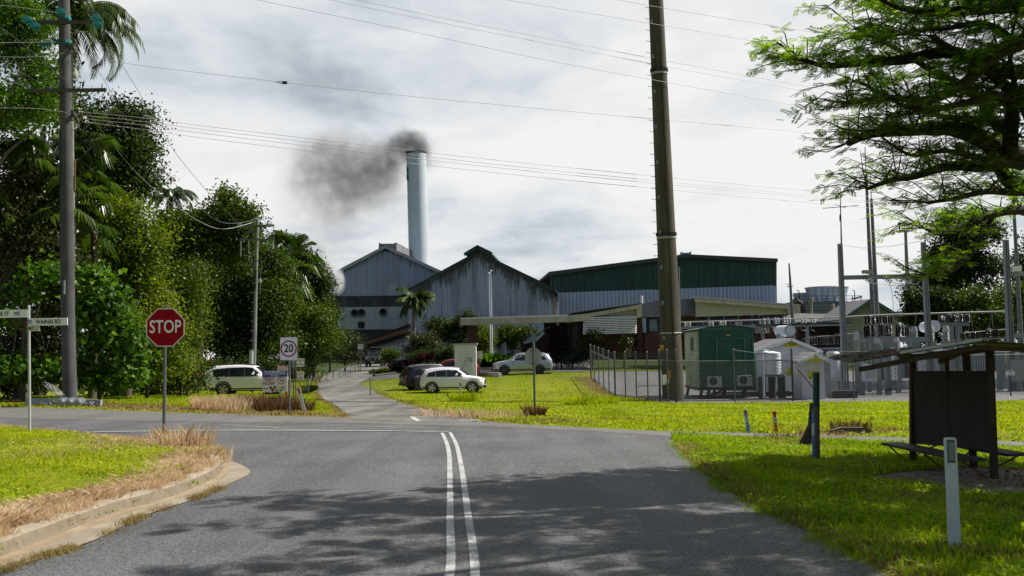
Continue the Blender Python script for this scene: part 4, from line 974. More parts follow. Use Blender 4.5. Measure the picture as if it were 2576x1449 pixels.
def frond(c,az,el,length,bend,leafl,nl=26,wd=.035,tip=.3,hang=.5):
 """feather frond: arching rachis with leaflets hanging either side"""
 pts=[];p=np.array(c,float);e=el
 st=length/10
 for i in range(11):
  pts.append(p.copy());p=p+st*np.array([math.cos(az)*math.cos(e),math.sin(az)*math.cos(e),math.sin(e)]);e-=bend/10*(1+i*.12)
 pts=np.array(pts);V=[]
 sd=np.array([-math.sin(az),math.cos(az),0])
 for k in range(nl):
  f=.1+.9*k/nl;x=f*10;i=min(int(x),9);q=pts[i]+(pts[i+1]-pts[i])*(x-i);d=unit(pts[i+1]-pts[i])
  ll=leafl*(math.sin(math.pi*min(.97,.12+f*.86))**.6)*rnd.uniform(.85,1.1)
  for s in(-1,1):
   a=unit(sd*s*.8+d*.55+np.array([0,0,-hang+rnd.uniform(-.15,.15)]));sa=unit(np.cross(a,np.array([rnd.uniform(-.2,.2),rnd.uniform(-.2,.2),1])))
   m_=q+a*ll*.5;t=q+a*ll+np.array([0,0,-ll*hang*.35])
   V.append([q-d*wd*.5,q+d*wd*.5,m_+d*wd,t,m_-d*wd])
 return pts,V
def palm(name,label,g,pts,rad,fr,leafl,leaf,dead=0,shaft=True,seed=1,nl=26,wd=.04,hang=.5,grp=None):
 rnd.seed(seed);t=thing(name,label,'palm',g,0,grp)
 b=MB();P_=[(0,0,-.2)]+pts;rr=[rad*1.35]+[rad*(1.15-.35*i/len(pts))for i in range(len(pts))];b.tube(P_,rr,12);b.build('trunk',M('palm_trunk',(.24,.22,.19),.9,0,.25,3,dirt=(.1,.09,.08)),t,60)
 top=np.array(pts[-1]);V=[];b=MB()
 if shaft:
  bs=MB();bs.tube([tuple(top),tuple(top+np.array([0,0,rad*5]))],[rad*1.05,rad*.5],10);bs.build('crown_shaft',L_bright,t,60);top=top+np.array([0,0,rad*4])
 for(az,el,ln,bend)in fr:
  p,v=frond(top,az,el,ln,bend,leafl,nl,wd,hang=hang);V+=v;b.tube([tuple(q)for q in p],[.035*(1-i/12)+.006 for i in range(11)],5)
 b.build('frond_rib',M('frond_rib',(.12,.15,.04),.6),t,50)
 V=np.array(V).reshape(-1,3);npmesh('fronds',V,np.arange(len(V)).reshape(-1,5),leaf,t)
 return t
def fan_leaves(c,n,rad,spread,seglen,segs=22,fold=.5):
 """fan palm blades on petioles around c"""
 V=[];stems=[]
 for i in range(n):
  az=rnd.uniform(0,2*math.pi);el=rnd.uniform(-.9,1.1);d=np.array([math.cos(az)*math.cos(el),math.sin(az)*math.cos(el),math.sin(el)])
  h=np.array(c)+d*rad*rnd.uniform(.7,1.1);stems.append((tuple(c),tuple(h)))
  side=unit(np.cross(d,np.array([0,0,1.0])));up=np.cross(side,d)
  for k in range(segs):
   a=(k/(segs-1)-.5)*2*2.2;dd=unit(d*math.cos(a)+side*math.sin(a)+np.array([0,0,-.15]))
   L_=seglen*(1-.25*abs(a)/2.2)*rnd.uniform(.85,1.1);w_=seglen*.045;n2=unit(np.cross(dd,up))*w_
   m_=h+dd*L_*.6;t=h+dd*L_+np.array([0,0,-L_*fold*rnd.uniform(.5,1.1)])
   V.append([h-n2*.3,h+n2*.3,m_+n2,t,m_-n2])
 return V,stems
def fanpalm(name,label,g,h,clusters,leaf,rad=.16,seed=2,grp=None):
 rnd.seed(seed);t=thing(name,label,'palm',g,0,grp);V=[];b=MB();st=MB()
 b.tube([(0,0,-.2),(.1,0,h*.5),(0,0,h)],[rad*1.2,rad,rad*.9],10);b.build('trunk',bark,t,60)
 for(c,n,r_,sl)in clusters:
  v,s=fan_leaves(c,n,r_,1,sl);V+=v
  st=MB()
  for a,e in s:st.tube([a,e],.018,4)
  st.build('leaf_stalk',M('leaf_stalk',(.09,.12,.03),.6),t)
 V=np.array(V).reshape(-1,3);npmesh('fronds',V,np.arange(len(V)).reshape(-1,5),leaf,t);return t
def strap_clump(c,n,h,spread,wd,seed=0):
 r_=np.random.default_rng(seed);az=r_.uniform(0,6.28,n);el=r_.uniform(.7,1.45,n);hh=h*r_.uniform(.6,1.1,n);B=np.array(c)+np.stack([r_.normal(0,spread*.2,n),r_.normal(0,spread*.2,n),0*az],-1)
 d=np.stack([np.cos(az)*np.cos(el),np.sin(az)*np.cos(el),np.sin(el)],-1);s=np.stack([-np.sin(az),np.cos(az),0*az],-1)*wd
 m_=B+d*hh[:,None]*.65;t=m_+np.stack([np.cos(az)*.45,np.sin(az)*.45,.1-.25*r_.random(n)],-1)*hh[:,None]
 return np.stack([B-s*.6,B+s*.6,m_+s,t,m_-s],1)
def strap_plant(name,label,cat,g,n,h,spread,wd,leaf,seed=0,group=None,stem=0):
 t=thing(name,label,cat,g,0,group);v=strap_clump((0,0,stem),n,h,spread,wd,seed).reshape(-1,3)
 npmesh('leaves',v,np.arange(len(v)).reshape(-1,5),leaf,t)
 b=MB();b.tube([(0,0,-.1),(0,0,max(.15,stem+.05))],.035,6);b.build('stem',bark,t,50);return t
# left: nearest trees
pxtree('bright_tree','bright green feathery tree at the far upper left edge','tree',-60,39,[(20,30,90,60),(60,150,60,70),(-40,120,110,140),(110,260,45,50),(20,300,90,60),(100,80,35,50),(130,300,35,40)],16000,.2,L_bright,.2,clump=.3,aspect=.2)
pxtree('dark_shrub_tree','dark reddish leaved tree at the left edge below the bright tree','tree',-30,42,[(20,430,80,70),(60,620,110,80),(10,540,90,80),(120,700,90,70)],13000,.17,L_olive,.14)
pxtree('shiny_tree','olive brown leafy tree behind the street name blades at the left edge','tree',40,44,[(40,780,90,90),(120,860,80,80),(20,900,90,60),(90,940,90,50),(170,780,60,80)],15000,.17,L_olive,.12)
g=gbase(182,42.0)
rnd.seed(3)
fr=[(rnd.uniform(-.5,.5),rnd.uniform(-.1,1.0),rnd.uniform(3.2,4.3),rnd.uniform(1.2,2.0))for _ in range(13)]+[(rnd.uniform(0,6.28),rnd.uniform(-.2,1.2),rnd.uniform(2.8,3.8),rnd.uniform(1.2,2.2))for _ in range(20)]
top=at(172,90,42)-g
palm('feather_palm','tall feather palm with drooping fronds behind the top of the near power pole',g,[(top.x*.5,0,top.z*.5),tuple(top)],.17,fr,.62,L_palm,seed=4,nl=34,hang=.75)
g=gbase(60,42.5)
def ctr(px,py,Y):return tuple(at(px,py,Y)-g)
fanpalm('fan_palm','shiny fan palm with hanging split leaves left of the near power pole',g,9,[(ctr(90,420,42),14,1.3,1.15),(ctr(60,540,41.5),12,1.2,1.1),(ctr(150,500,42.3),12,1.2,1.1),(ctr(200,400,42.8),8,1.1,1.0)],L_palm,seed=6)
g=gbase(232,44)
fanpalm('fan_palm','second fan palm with brown dead leaves just right of the near power pole',g,8,[(ctr(205,330,44),9,1.2,1.1),(ctr(215,440,44),9,1.1,1.1),(ctr(200,560,43.5),8,1.1,1.1)],L_palm,seed=7)
rnd.seed(9)
def bigleaf(px,Y,L,n,size,label,leaf,per=10):
 return pxtree('broadleaf_shrub',label,'shrub',px,Y,L,n,size,leaf,.06,clump=.35,per=per,aspect=.5,shell=.5,droop=.7)
bigleaf(250,41.5,[(235,715,30,34),(275,770,32,36),(225,800,34,40),(310,850,34,42),(250,880,36,36),(330,920,34,36),(215,945,40,34),(290,960,34,28)],3600,.27,'bright broad leaved creeper shrub right of the near power pole',L_bright)
bigleaf(60,40.5,[(125,690,34,26),(70,740,26,30),(135,940,40,36),(40,935,40,34),(20,800,24,26)],1500,.25,'broad leaved shrub behind the street name post',L_bright)
pxtree('tall_dark_tree','tall dark tree with yellow green lower branches right of the near power pole','tree',300,52,[(305,310,55,55),(280,400,80,60),(345,390,45,60),(330,480,70,60),(230,330,50,50),(360,300,18,25),(245,470,60,60)],19000,.2,L_dark,.22)
pxtree('yellow_green_tree','yellow green leafy tree mass left of the stop sign','tree',320,49,[(290,560,75,70),(360,640,55,70),(260,650,70,70),(330,740,85,70),(390,790,55,55),(280,800,60,70)],20000,.2,L_yel,.2)
pxtree('sunlit_bush','sunlit bush with small leaves directly left of the stop sign','shrub',370,46,[(350,860,70,60),(400,920,60,45),(310,930,60,45),(430,860,35,45)],9500,.16,L_yel,.08)
pxtree('fine_leaf_bush','fine leaved bush right of the stop sign with red flowers nearby','shrub',455,53,[(462,790,42,60),(475,850,36,50),(450,900,40,50),(490,730,35,60)],9000,.15,L_mid,.08)
pxtree('flowering_bush','low dark bush with scattered red flowers right of the stop sign post','shrub',470,50,[(450,955,36,30),(485,950,26,26)],2600,.14,L_dark,.05)
v=crown_leaves(pxlobes(gbase(470,49.6),49.6,[(465,940,45,40),(500,930,30,30)]),90,.1,clump=.12,per=4).reshape(-1,3)
o=npmesh('flowers',v,np.arange(len(v)).reshape(-1,4),L_flower,[q for q in col.objects if q.name.startswith('flowering_bush')][0]);o.location=gbase(470,49.6)-gbase(470,50)
# left: middle distance
g=gbase(432,74);top=at(430,515,74)-g;rnd.seed(12)
palm('feather_palm','small dark palm crown against the sky between two left trees',g,[(0,0,top.z*.5),tuple(top)],.16,[(k*.5,rnd.uniform(.1,1.2),2.5,1.5)for k in range(15)],.55,L_palmb,seed=13,nl=24,wd=.06)
pxtree('dark_tree','dark round tree with ragged top between the small palm and the far pole','tree',500,70,[(470,590,75,65),(560,560,55,60),(575,510,30,30),(540,650,90,70),(610,600,45,70),(630,540,14,26),(450,680,60,70)],24000,.26,L_mid,.25)
pxtree('dark_tree','shaded dark tree behind the rear of the white four wheel drive','tree',560,75,[(560,760,90,80),(610,700,60,80),(530,860,60,80),(600,890,60,70),(650,800,40,80)],19000,.24,L_dark,.2)
pxtree('dark_tree','leafy tree behind the far power pole with light green branch tips','tree',665,76,[(680,690,40,70),(660,800,50,90),(700,770,40,80),(690,870,60,60),(640,880,50,60),(665,640,26,24)],17000,.25,L_mid,.2)
g=gbase(722,80)
def ctr(px,py,Y):return tuple(at(px,py,Y)-g)
fanpalm('fan_palm','shaggy fan palm with drooping skirt right of the far power pole',g,10.4,[(ctr(722,640,80),26,1.5,1.5),(ctr(722,690,80),18,1.4,1.6)],L_palm,.2,seed=15)
pxtree('round_tree','dense rounded green tree at the right end of the left woodland','tree',780,86,[(755,685,42,48),(738,645,34,25),(778,735,38,58),(765,790,55,58),(812,805,26,52),(785,870,52,50),(730,760,40,70),(792,700,16,28)],26000,.27,L_dark,.25)
pxtree('leafy_tree','bright rounded lower tree in front of the dense rounded tree','tree',790,80,[(790,810,45,40),(800,860,45,40),(745,860,45,45),(760,900,40,30)],11000,.22,L_mid,.15)
pxtree('grey_green_shrub','soft grey green shrub beside the speed hump sign','shrub',868,104,[(868,860,32,28),(885,885,32,26),(850,890,25,25)],6000,.2,L_olive,.1)
pxtree('grey_green_shrub','dark shrub behind the chain fence left of the speed hump sign','shrub',830,100,[(830,885,28,25),(800,900,25,18)],3500,.2,L_dark,.1)
for i,(x,Y,rx,ry,lf,lb)in enumerate([(545,68,50,30,L_dark,'shaded undergrowth behind the rear of the white four wheel drive'),(640,73,50,35,L_dark,'shaded undergrowth around the foot of the far power pole'),(720,84,60,30,L_dark,'shaded undergrowth behind the warning board'),(420,55,60,32,L_dark,'dark undergrowth left of the red flowers'),(20,46,90,40,L_dark,'dark undergrowth at the foot of the left edge trees'),(300,52,70,35,L_mid,'undergrowth right of the near power pole foot')]):
 pxtree('undergrowth_bush',lb,'shrub',x,Y,[(x,945 if Y>58 else 965,rx,ry),(x-rx*.6,955,rx*.6,ry*.8),(x+rx*.6,955,rx*.6,ry*.8)],5500,.2,lf,.05)
for i,(x,Y,L,lb)in enumerate([(100,58,[(60,300,150,130),(150,500,150,140),(40,700,170,150),(220,700,100,150)],'dark tall tree deep behind the near power pole'),(450,88,[(440,680,110,80),(560,700,120,90),(480,820,150,90)],'dark tree deep behind the stop sign'),(660,96,[(620,760,110,80),(740,780,110,80),(690,860,150,60)],'dark tree deep behind the far power pole')]):
 pxtree('backdrop_tree',lb,'tree',x,Y,L,15000,.42,L_dark,.3,shell=.3)
strap_plant('spiky_plant','spiky green plant beside the chain fence post','plant',gbase(772,62),60,.9,.3,.02,L_mid,3)
# garden in front of the mill
g=gbase(1043,104);top=at(1041,775,104)-g;rnd.seed(21)
fr=[(k*.42+rnd.uniform(-.1,.1),rnd.uniform(-.3,1.35),rnd.uniform(2.2,2.8),rnd.uniform(.9,1.6))for k in range(32)]
palm('garden_palm','single palm with pale ringed trunk in front of the mill sheds',g,[(top.x*.4,0,top.z*.5),tuple(top)],.19,fr,.6,leafmat('leaf_palm_garden',[(0,(.012,.03,.006)),(.5,(.045,.085,.012)),(1,(.14,.17,.03))],.3,.5,.25),seed=22,nl=26,wd=.07,hang=.7)
for(x,Y,L,n,sz,lf,nm,lb)in[(1130,112,[(1110,830,35,28),(1150,845,40,40),(1180,815,35,22),(1100,860,30,30),(1165,880,40,30)],9500,.26,L_dark,'garden_tree','dark green tree left of the brick canopy pillar'),(1205,106,[(1215,850,25,35),(1205,880,25,25),(1230,870,18,28)],4000,.22,L_yel,'garden_tree','yellow green tree behind the brick canopy pillar'),(1290,108,[(1290,845,40,22),(1280,870,35,25),(1325,840,25,16)],5500,.25,L_mid,'garden_tree','rounded green tree seen under the office canopy'),(1075,98,[(1062,860,30,25),(1090,880,25,25),(1050,885,30,22),(1080,905,35,18)],6000,.2,L_olive,'garden_shrub','feathery olive shrub right of the palm trunk'),(980,95,[(975,902,18,16),(990,895,14,14)],2600,.16,L_mid,'clipped_shrub','round clipped green shrub beside the black four wheel drive'),(1055,94,[(1050,905,20,16),(1065,898,14,14)],2400,.16,L_dark,'clipped_shrub','dark green shrub left of the red cordyline'),(1120,94,[(1110,900,22,18),(1130,895,16,16)],2600,.17,L_dark,'clipped_shrub','dark green shrub left of the white cabinet'),(1400,92,[(1392,905,20,10),(1415,903,18,10)],2400,.15,L_palmb,'ground_shrub','low blue green shrub right of the silver car'),(1440,91,[(1435,906,20,11),(1462,905,22,12)],2800,.15,L_palmb,'ground_shrub','low blue green shrub left of the fence corner'),(1490,90,[(1490,850,16,16),(1478,875,12,12),(1500,870,10,10)],1500,.22,L_olive,'garden_tree','thin dark leaved tree against the louvred office window'),(1570,90,[(1570,858,12,14),(1573,885,8,8)],900,.2,L_olive,'garden_tree','small thin tree against the brick office wall'),(1412,92,[(1410,872,14,12),(1400,890,12,12),(1422,885,10,10)],1200,.2,L_red,'garden_shrub','dark red leaved shrub beside the office door')]:
 pxtree(nm,lb,'tree' if 'tree' in nm else 'shrub',x,Y,L,n,sz,lf,.07,clump=.3)
for i,(x,Y,n,h,lf,stem,lb,nm)in enumerate([(1008,94,220,1.5,L_purple,.2,'dark purple fountain grass clump in the garden bed','fountain_grass'),(1020,95,160,1.4,L_purple,.2,'second purple fountain grass clump right of the first','fountain_grass'),(1072,93,60,.9,L_red,1.2,'tall red cordyline in the garden bed','red_cordyline'),(1043,93,30,.8,L_red,.7,'small thin red cordyline left of the tall one','red_cordyline'),(1240,98,260,2.2,L_bright,.0,'tall reed like grass left of the flagpoles','reed_clump'),(1222,98,200,1.9,L_mid,0,'tall reed like grass right of the white cabinet','reed_clump'),(1257,98,160,1.8,L_bright,0,'tall reed like grass right of the flagpoles','reed_clump')]):
 strap_plant(nm,lb,'plant',gbase(x,Y),n,h,1.4,.02 if 'grass' in nm else .04,lf,i,None,stem)
for i in range(13):
 x=948+i*13.5;Y=91-i*.9
 gg=ground(x,943-i*1.45);strap_plant('lily_clump','strappy green border plant along the car park edge','plant',gg+Vector((0,.6,.03)),60,.75,1.0,.03,L_mid,40+i,'strappy border plants')
# right: background trees beyond the substation
for(x,Y,L,n,lf,lb)in[(2420,96,[(2400,640,60,60),(2450,700,80,80),(2360,730,60,60),(2470,600,50,50),(2400,580,40,40),(2350,660,26,30)],22000,L_dark,'tall very dark tree behind the right gantry posts'),(2350,88,[(2340,790,60,50),(2310,840,40,50),(2400,820,70,60),(2300,760,20,30)],14000,L_dark,'dark lower tree right of the cream gabled house'),(2500,86,[(2490,800,70,60),(2560,780,70,80),(2450,850,80,50)],15000,L_mid,'leafy tree behind the right end of the substation'),(2620,92,[(2600,690,60,80),(2660,720,90,140),(2600,830,80,80)],12000,L_dark,'dark tree at the right edge behind the substation')]:
 pxtree('background_tree',lb,'tree',x,Y,L,n,.3,lf,.25)
V=[]
for i in range(70):
 x=-420+i*13+rnd.uniform(-4,4);y=330+rnd.uniform(-10,40);V.append((x,y,base(x,200)+4,8,6,rnd.uniform(5,8)))
v=crown_leaves(V,26000,1.1,clump=1.2,shell=.5).reshape(-1,3)
tag(npmesh('far_woodland',v,np.arange(len(v)).reshape(-1,4),L_dark),'distant strip of woodland on the horizon behind everything',None,None,'stuff')
# the spreading tree over the right verge
rnd.seed(31);rng=np.random.default_rng(5)
TB=Vector((12.6,16.4,base(12.6,16.4)))
t=thing('spreading_tree','large spreading feathery tree reaching in from the right above the bus shelter','tree',TB)
b=MB();twigs=[]
shade_twigs=[]
def limb(pts,r0,r1,branch=.5,maxl=.85,tw=None):
 tw=twigs if tw is None else tw
 pts=smooth_poly([tuple(q)for q in pts],k=4);n=len(pts);rr=[r0+(r1-r0)*i/(n-1)for i in range(n)]
 b.tube([Vector(q)-TB for q in pts],rr,7)
 L_=0
 for i in range(1,n):
  q=Vector(pts[i]);d=(q-Vector(pts[i-1]));L_+=d.length
  if i>n*.12:
   for _ in range(3 if rnd.random()<branch else 2):
    az=math.atan2(d.y,d.x)+rnd.choice((-1,1))*rnd.uniform(.4,1.3);ln=rnd.uniform(.7,maxl)*(.45+.55*i/n)
    e=q+Vector((math.cos(az)*ln,math.sin(az)*ln,rnd.uniform(-.25,.6)*ln));mid=q.lerp(e,.5)+Vector((0,0,rnd.uniform(-.1,.2)))
    b.tube([q-TB,mid-TB,e-TB],[max(.008,rr[i]*.25),.008,.003],4,False);tw.append((q,mid,e))
PA=lambda seq,Y0,Y1:[tuple(at(x,y,Y0+(Y1-Y0)*i/(len(seq)-1)))for i,(x,y)in enumerate(seq)]
fork=(12.3,16.2,4.0)
b.tube([Vector((12.7,16.4,-.6))-TB,Vector((12.5,16.3,1.5))-TB,Vector(fork)-TB],[.5,.4,.36],12)
limb([fork,(10.5,15.7,4.6)]+PA([(2576,399),(2494,360),(2429,332),(2373,323),(2277,328),(2190,336),(2134,360)],15.4,14.2),.22,.05,.75)
limb([fork,(10.5,16.2,4.2)]+PA([(2576,469),(2512,420),(2451,419),(2386,418),(2299,443),(2243,453),(2182,475)],16,15),.16,.025,.6,.9)
limb([at(2545,385,15.3),at(2542,360,15),at(2546,260,14.5),at(2520,208,14),at(2440,150,13.5),at(2340,90,13)],.14,.03,.9)
limb([at(2545,385,15.3),at(2529,343,15.5),at(2486,282,15.5),at(2451,234,15.2),at(2350,180,15),at(2250,120,15),at(2150,70,14.6)],.12,.02,.9)
limb([fork,(11,14,6.2),at(2700,60,13.6),at(2576,104,13),at(2494,143,13),at(2429,208,13),at(2340,250,12.8),at(2230,245,12.6),at(2130,260,12.4)],.17,.02,.9)
limb([fork,(11,15,6.0),at(2600,180,14.5),at(2500,170,14.3),at(2395,130,14),at(2277,150,14),at(2190,156,14),at(2082,165,13.8),at(2030,153,13.6),at(1990,149,13.5)],.15,.012,.8,.5)
limb([fork,(11,17,3.8),at(2600,530,17.5),at(2516,534,17),at(2440,560,16.8),at(2370,590,16.5),at(2320,570,16.3)],.13,.02,.7,.9)
limb([fork,(11,16,4.1),at(2576,484,16),at(2480,482,15.6),at(2400,500,15.3),at(2330,510,15)],.1,.02,.7,.9)
limb([at(2500,540,17),at(2440,640,16.8),at(2380,690,16.5),at(2330,690,16.4)],.05,.012,.8,.7)
limb([fork,(11.2,15.6,6.5),at(2640,20,15),at(2500,20,14.5),at(2380,30,14),at(2270,20,13.6),at(2200,-10,13.5)],.16,.02,.95)
limb([at(2560,300,15.5),at(2450,300,15.2),at(2340,285,15),at(2220,210,14.8)],.07,.015,.95)
limb([fork,(11.5,15,5),at(2610,260,14.2),at(2520,240,13.7),at(2400,265,13.4),at(2300,275,13.2),at(2160,205,13)],.1,.015,.95)
limb([at(2570,420,15),at(2480,400,14.6),at(2380,380,14.4),at(2290,390,14.2),at(2200,330,14)],.06,.012,.9)
limb([at(2560,110,14),at(2480,60,13.6),at(2390,70,13.4),at(2290,80,13.2),at(2190,110,13)],.06,.012,.95)
limb([at(2600,330,14.4),at(2560,240,14.0),at(2540,130,13.8),at(2560,30,13.5)],.06,.015,.95)
for seq in([fork,(10,13,6.5),(7.5,10.5,7.6),(5,9,7.8),(2.9,8.3,7.6)],[fork,(10.5,11.5,6.8),(8.5,7.5,8),(6.5,5.5,8.4),(4.2,4.6,8.2)],[fork,(10,14,6.6),(7.5,12.6,7.4),(5.6,12.0,7.4),(4.4,12.2,7.2)],[fork,(11.2,12,7),(9.5,9.5,8.2),(7.2,7.6,8.6),(5,7,8.3)],[fork,(12,11.5,7),(11,7,8.4),(9,4,8.8)],[fork,(9.5,14.5,6.4),(7.8,13.6,6.7),(6.3,13.4,6.6)],[fork,(11.5,13,6.5),(9,11,7.0),(7,10.8,6.8)],[fork,(13,12.5,6.5),(12.6,9.5,7.5),(11.5,7.5,7.8)],[fork,(12,13.5,6),(10.4,12.4,6.3),(9.2,12,6.2)]):
 limb(seq,.17,.025,.95,2.4,shade_twigs)
b.build('trunk',bark_dark,t,60)
def sprays(tw,per=9,l0=.13,l1=.27):
 """feather leaves along each twig: flat rows of small leaflets"""
 n=len(tw)*per;m=10;k=np.repeat(np.arange(len(tw)),per);f=rng.uniform(.15,1.05,n)[:,None]
 Q=np.array([[tuple(a),tuple(m_),tuple(e)]for a,m_,e in tw])[k]
 P_=(1-f)**2*Q[:,0]+2*f*(1-f)*Q[:,1]+f*f*Q[:,2]
 d=unit(Q[:,2]-Q[:,0]);az=np.arctan2(d[:,1],d[:,0])+rng.choice([-1,1],n)*rng.uniform(.3,1.5,n)
 A=unit(np.stack([np.cos(az),np.sin(az),rng.normal(-.12,.28,n)],-1));S=unit(np.cross(A,np.array([0,0,1.0])+rng.normal(0,.22,(n,3))))
 ln=rng.uniform(l0,l1,n);V=[]
 for j in range(m):
  c=P_+A*(ln*(.18+.82*j/m))[:,None];l=ln*rng.uniform(.22,.4,n)*(1-abs(j/(m-1)-.4)*.7);wdt=ln*.042
  for s in(-1,1):
   ax=unit(S*s+A*.35);e=c+ax*l[:,None];mid=c+ax*(l*.5)[:,None]
   V.append(np.stack([c,mid+A*wdt[:,None],e,mid-A*wdt[:,None]],1))
 return np.concatenate(V).reshape(-1,3)
v=np.concatenate([sprays(twigs,15,.1,.22),sprays(shade_twigs,22,.3,.55)])-np.array(TB)  # shade_twigs, unseen overhead, bear more and larger fronds to deepen the ground shadow
npmesh('crown',v,np.arange(len(v)).reshape(-1,4),L_acacia,t)
print('twigs',len(twigs),len(shade_twigs),'spray verts',len(v))
# creeping weeds mixed into the verges
def weeds(poly,n,label,leaf,size,ymax,excl=(),patch=1.0):
 xs=[q[0]for q in poly];ys=[q[1]for q in poly];m=n*9
 c=np.stack([rng.uniform(min(xs),max(xs),m),rng.uniform(min(ys),min(max(ys),ymax),m)],-1);k=inpoly(c[:,0],c[:,1],poly)
 for e in excl:k&=~inpoly(c[:,0],c[:,1],e)
 k&=(np.sin(c[:,0]*1.9*patch+np.sin(c[:,1]*1.3)*2)+np.sin(c[:,1]*2.3*patch+c[:,0])+rng.normal(0,.5,m))>.55
 c=c[k][:n];n=len(c);z=basev(c[:,0],c[:,1])+LIFT(c[:,0],c[:,1])+rng.uniform(.015,.075,n)
 A=unit(rng.normal(size=(n,3))*np.array([1,1,.35]));Nn=unit(rng.normal(size=(n,3))*.45+np.array([0,0,1]));s=size*rng.uniform(.5,1.4,n)
 v=leafverts(np.stack([c[:,0],c[:,1],z],-1),A,Nn,s,s*.42).reshape(-1,3)
 tag(npmesh('ground_weeds',v,np.arange(len(v)).reshape(-1,4),leaf),label,None,None,'stuff')
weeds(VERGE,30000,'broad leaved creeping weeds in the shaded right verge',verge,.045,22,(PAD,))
weeds(FRONT,9000,'small broad leaved weeds in the lawn of the left corner',lush,.045,26,())
weeds(LAWN,12000,'taller weed leaves scattered through the sunlit lawn',lush,.075,48,(ROAD,DRIVE,CARPARK,YARD),.5)
# buildings
iron_blue=corr('blue_grey_sheeting',(.33,.36,.48),0,.9,(.10,.10,.10),.25,.12,var=.12)
iron_pale=corr('pale_sheeting',(.40,.42,.44),0,.5,(.13,.09,.06),.4,.2,var=.12)
iron_old=corr('stained_iron',(.45,.46,.56),0,.42,(.09,.09,.1),.7,.3,var=.16)
iron_clean=corr('clean_iron',(.44,.47,.62),0,.62,(.15,.15,.15),.15,.5,var=.06)
iron_green=corr('green_iron',(.014,.065,.045),0,.62,(.01,.016,.014),.85,.5,var=.28)
roof_dark=corr('dark_roof',(.11,.11,.11),0,.5,(.05,.04,.035),.7,.3)
roof_rusty=corr('rusty_roof',(.17,.165,.185),0,.3,(.13,.06,.05),.7,.4,warp=5)
green_trim=M('green_trim',(.008,.05,.03),.5,0,.2)
cream=M('cream_fascia',(.52,.49,.37),.7,0,.08,1.5,dirt=(.2,.18,.12),dscale=1.5,damt=.45)
cream_wall=M('cream_panel',(.50,.47,.33),.8,0,.06,1)
soffit=M('dark_soffit',(.06,.055,.045),.8)
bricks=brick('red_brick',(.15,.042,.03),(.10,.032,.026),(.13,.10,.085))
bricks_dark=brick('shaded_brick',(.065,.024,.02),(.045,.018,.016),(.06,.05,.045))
soot=M('soot_black',(.012,.011,.010),.9)
dark_base=M('dark_base_wall',(.045,.04,.036),.9,0,.3,.5)
def wallpoly(pts,Y,thick,name,mat,parent,root):
 b=MB();b.prism([at(x,y,Y)-root for x,y in pts],(0,thick,0));return b.build(name,mat,parent)
def stains(name,pts,Y,root,parent,seed,n=40,l=2.2):
 """soot streaks running down from a roof edge: thin ragged sheets on the wall"""
 r_=random.Random(seed);b=MB()
 for i in range(n):
  f=r_.random();k=f*(len(pts)-1);j=min(int(k),len(pts)-2);a=Vector(at(*pts[j],Y));c=Vector(at(*pts[j+1],Y));p=a.lerp(c,k-j)-root
  w_=r_.uniform(.04,.2);h=r_.uniform(.3,1)**2*l;y=-.02-.0015*i
  b.add([(p.x-w_,p.y+y,p.z-.2),(p.x-w_*.3,p.y+y,p.z-.2-h),(p.x+w_*.4,p.y+y,p.z-.2-h*.8),(p.x+w_,p.y+y,p.z-.2)],[(0,1,2,3)])
 return b.build(name,M('soot_streak',(.15,.155,.17),.9,0,.5,1.5),parent)
# left mill shed
Y0=168;g=Vector((XZ(960,900,Y0)[0],Y0,base(XZ(960,900,Y0)[0],Y0)))
r=thing('mill_shed','blue grey gabled mill shed with round wall vents left of the chimney','factory shed',g)
eL,pk,eR=(800,711),(969.5,622.5),(1130,695)
wl=wallpoly([(800,905),(1130,905),eR,pk,eL],Y0,1,'wall',iron_blue,r,g)
wallpoly([(797,829),(1035,828),(1035,906),(797,906)],Y0-.25,.22,'base_wall',dark_base,r,g)
wallpoly([(797,773.5),(1040,771),(1040,828),(797,829.5)],Y0-.3,.25,'lower_panel',iron_pale,r,g)
wallpoly([(797,745.5),(1040,743.5),(1040,771),(797,773.5)],Y0-.2,.17,'dark_band',M('weathered_band',(.05,.05,.052),.9,0,.45,.6,dirt=(.2,.2,.2)),r,g)
wallpoly([(969,687),(979,687),(979,712),(1028,711),(1028,742.5),(969,743.5)],Y0-.12,.1,'patch_panel',iron_pale,r,g)
DV=Vector((.085,1,0))*60
b=MB();E=[at(*q,Y0-.8)-g for q in((795,713),pk,(1135,698))];up=Vector((0,0,.35))
b.prism([E[0],E[1],E[1]+up,E[0]+up],DV);b.prism([E[1]+Vector((0.02,0,0)),E[2],E[2]+up,E[1]+up],DV);b.build('roof',M('shed_roof',(.22,.25,.29),.5,.2,.15,.5,dirt=(.1,.08,.07)),r)
b=MB();b.bar(E[0]+Vector((0,-.1,.1)),E[1]+Vector((0,-.1,.1)),.12,.5);b.bar(E[1]+Vector((0,-.1,.1)),E[2]+Vector((0,-.1,.1)),.12,.5);b.build('barge_trim',iron_pale,r)
b=MB();c=at(975,618,Y0)-g;w_=1.5
b.prism([c+Vector((-w_,0,-.8)),c+Vector((w_,0,-1.0)),c+Vector((w_,0,.55)),c+Vector((w_*.7,0,.35)),c+Vector((-w_*.7,0,.35)),c+Vector((-w_,0,.55))],DV*.4);b.build('ridge_vent',M('vent_steel',(.2,.2,.2),.7,0,.4,.4,dirt=(.05,.04,.035)),r)
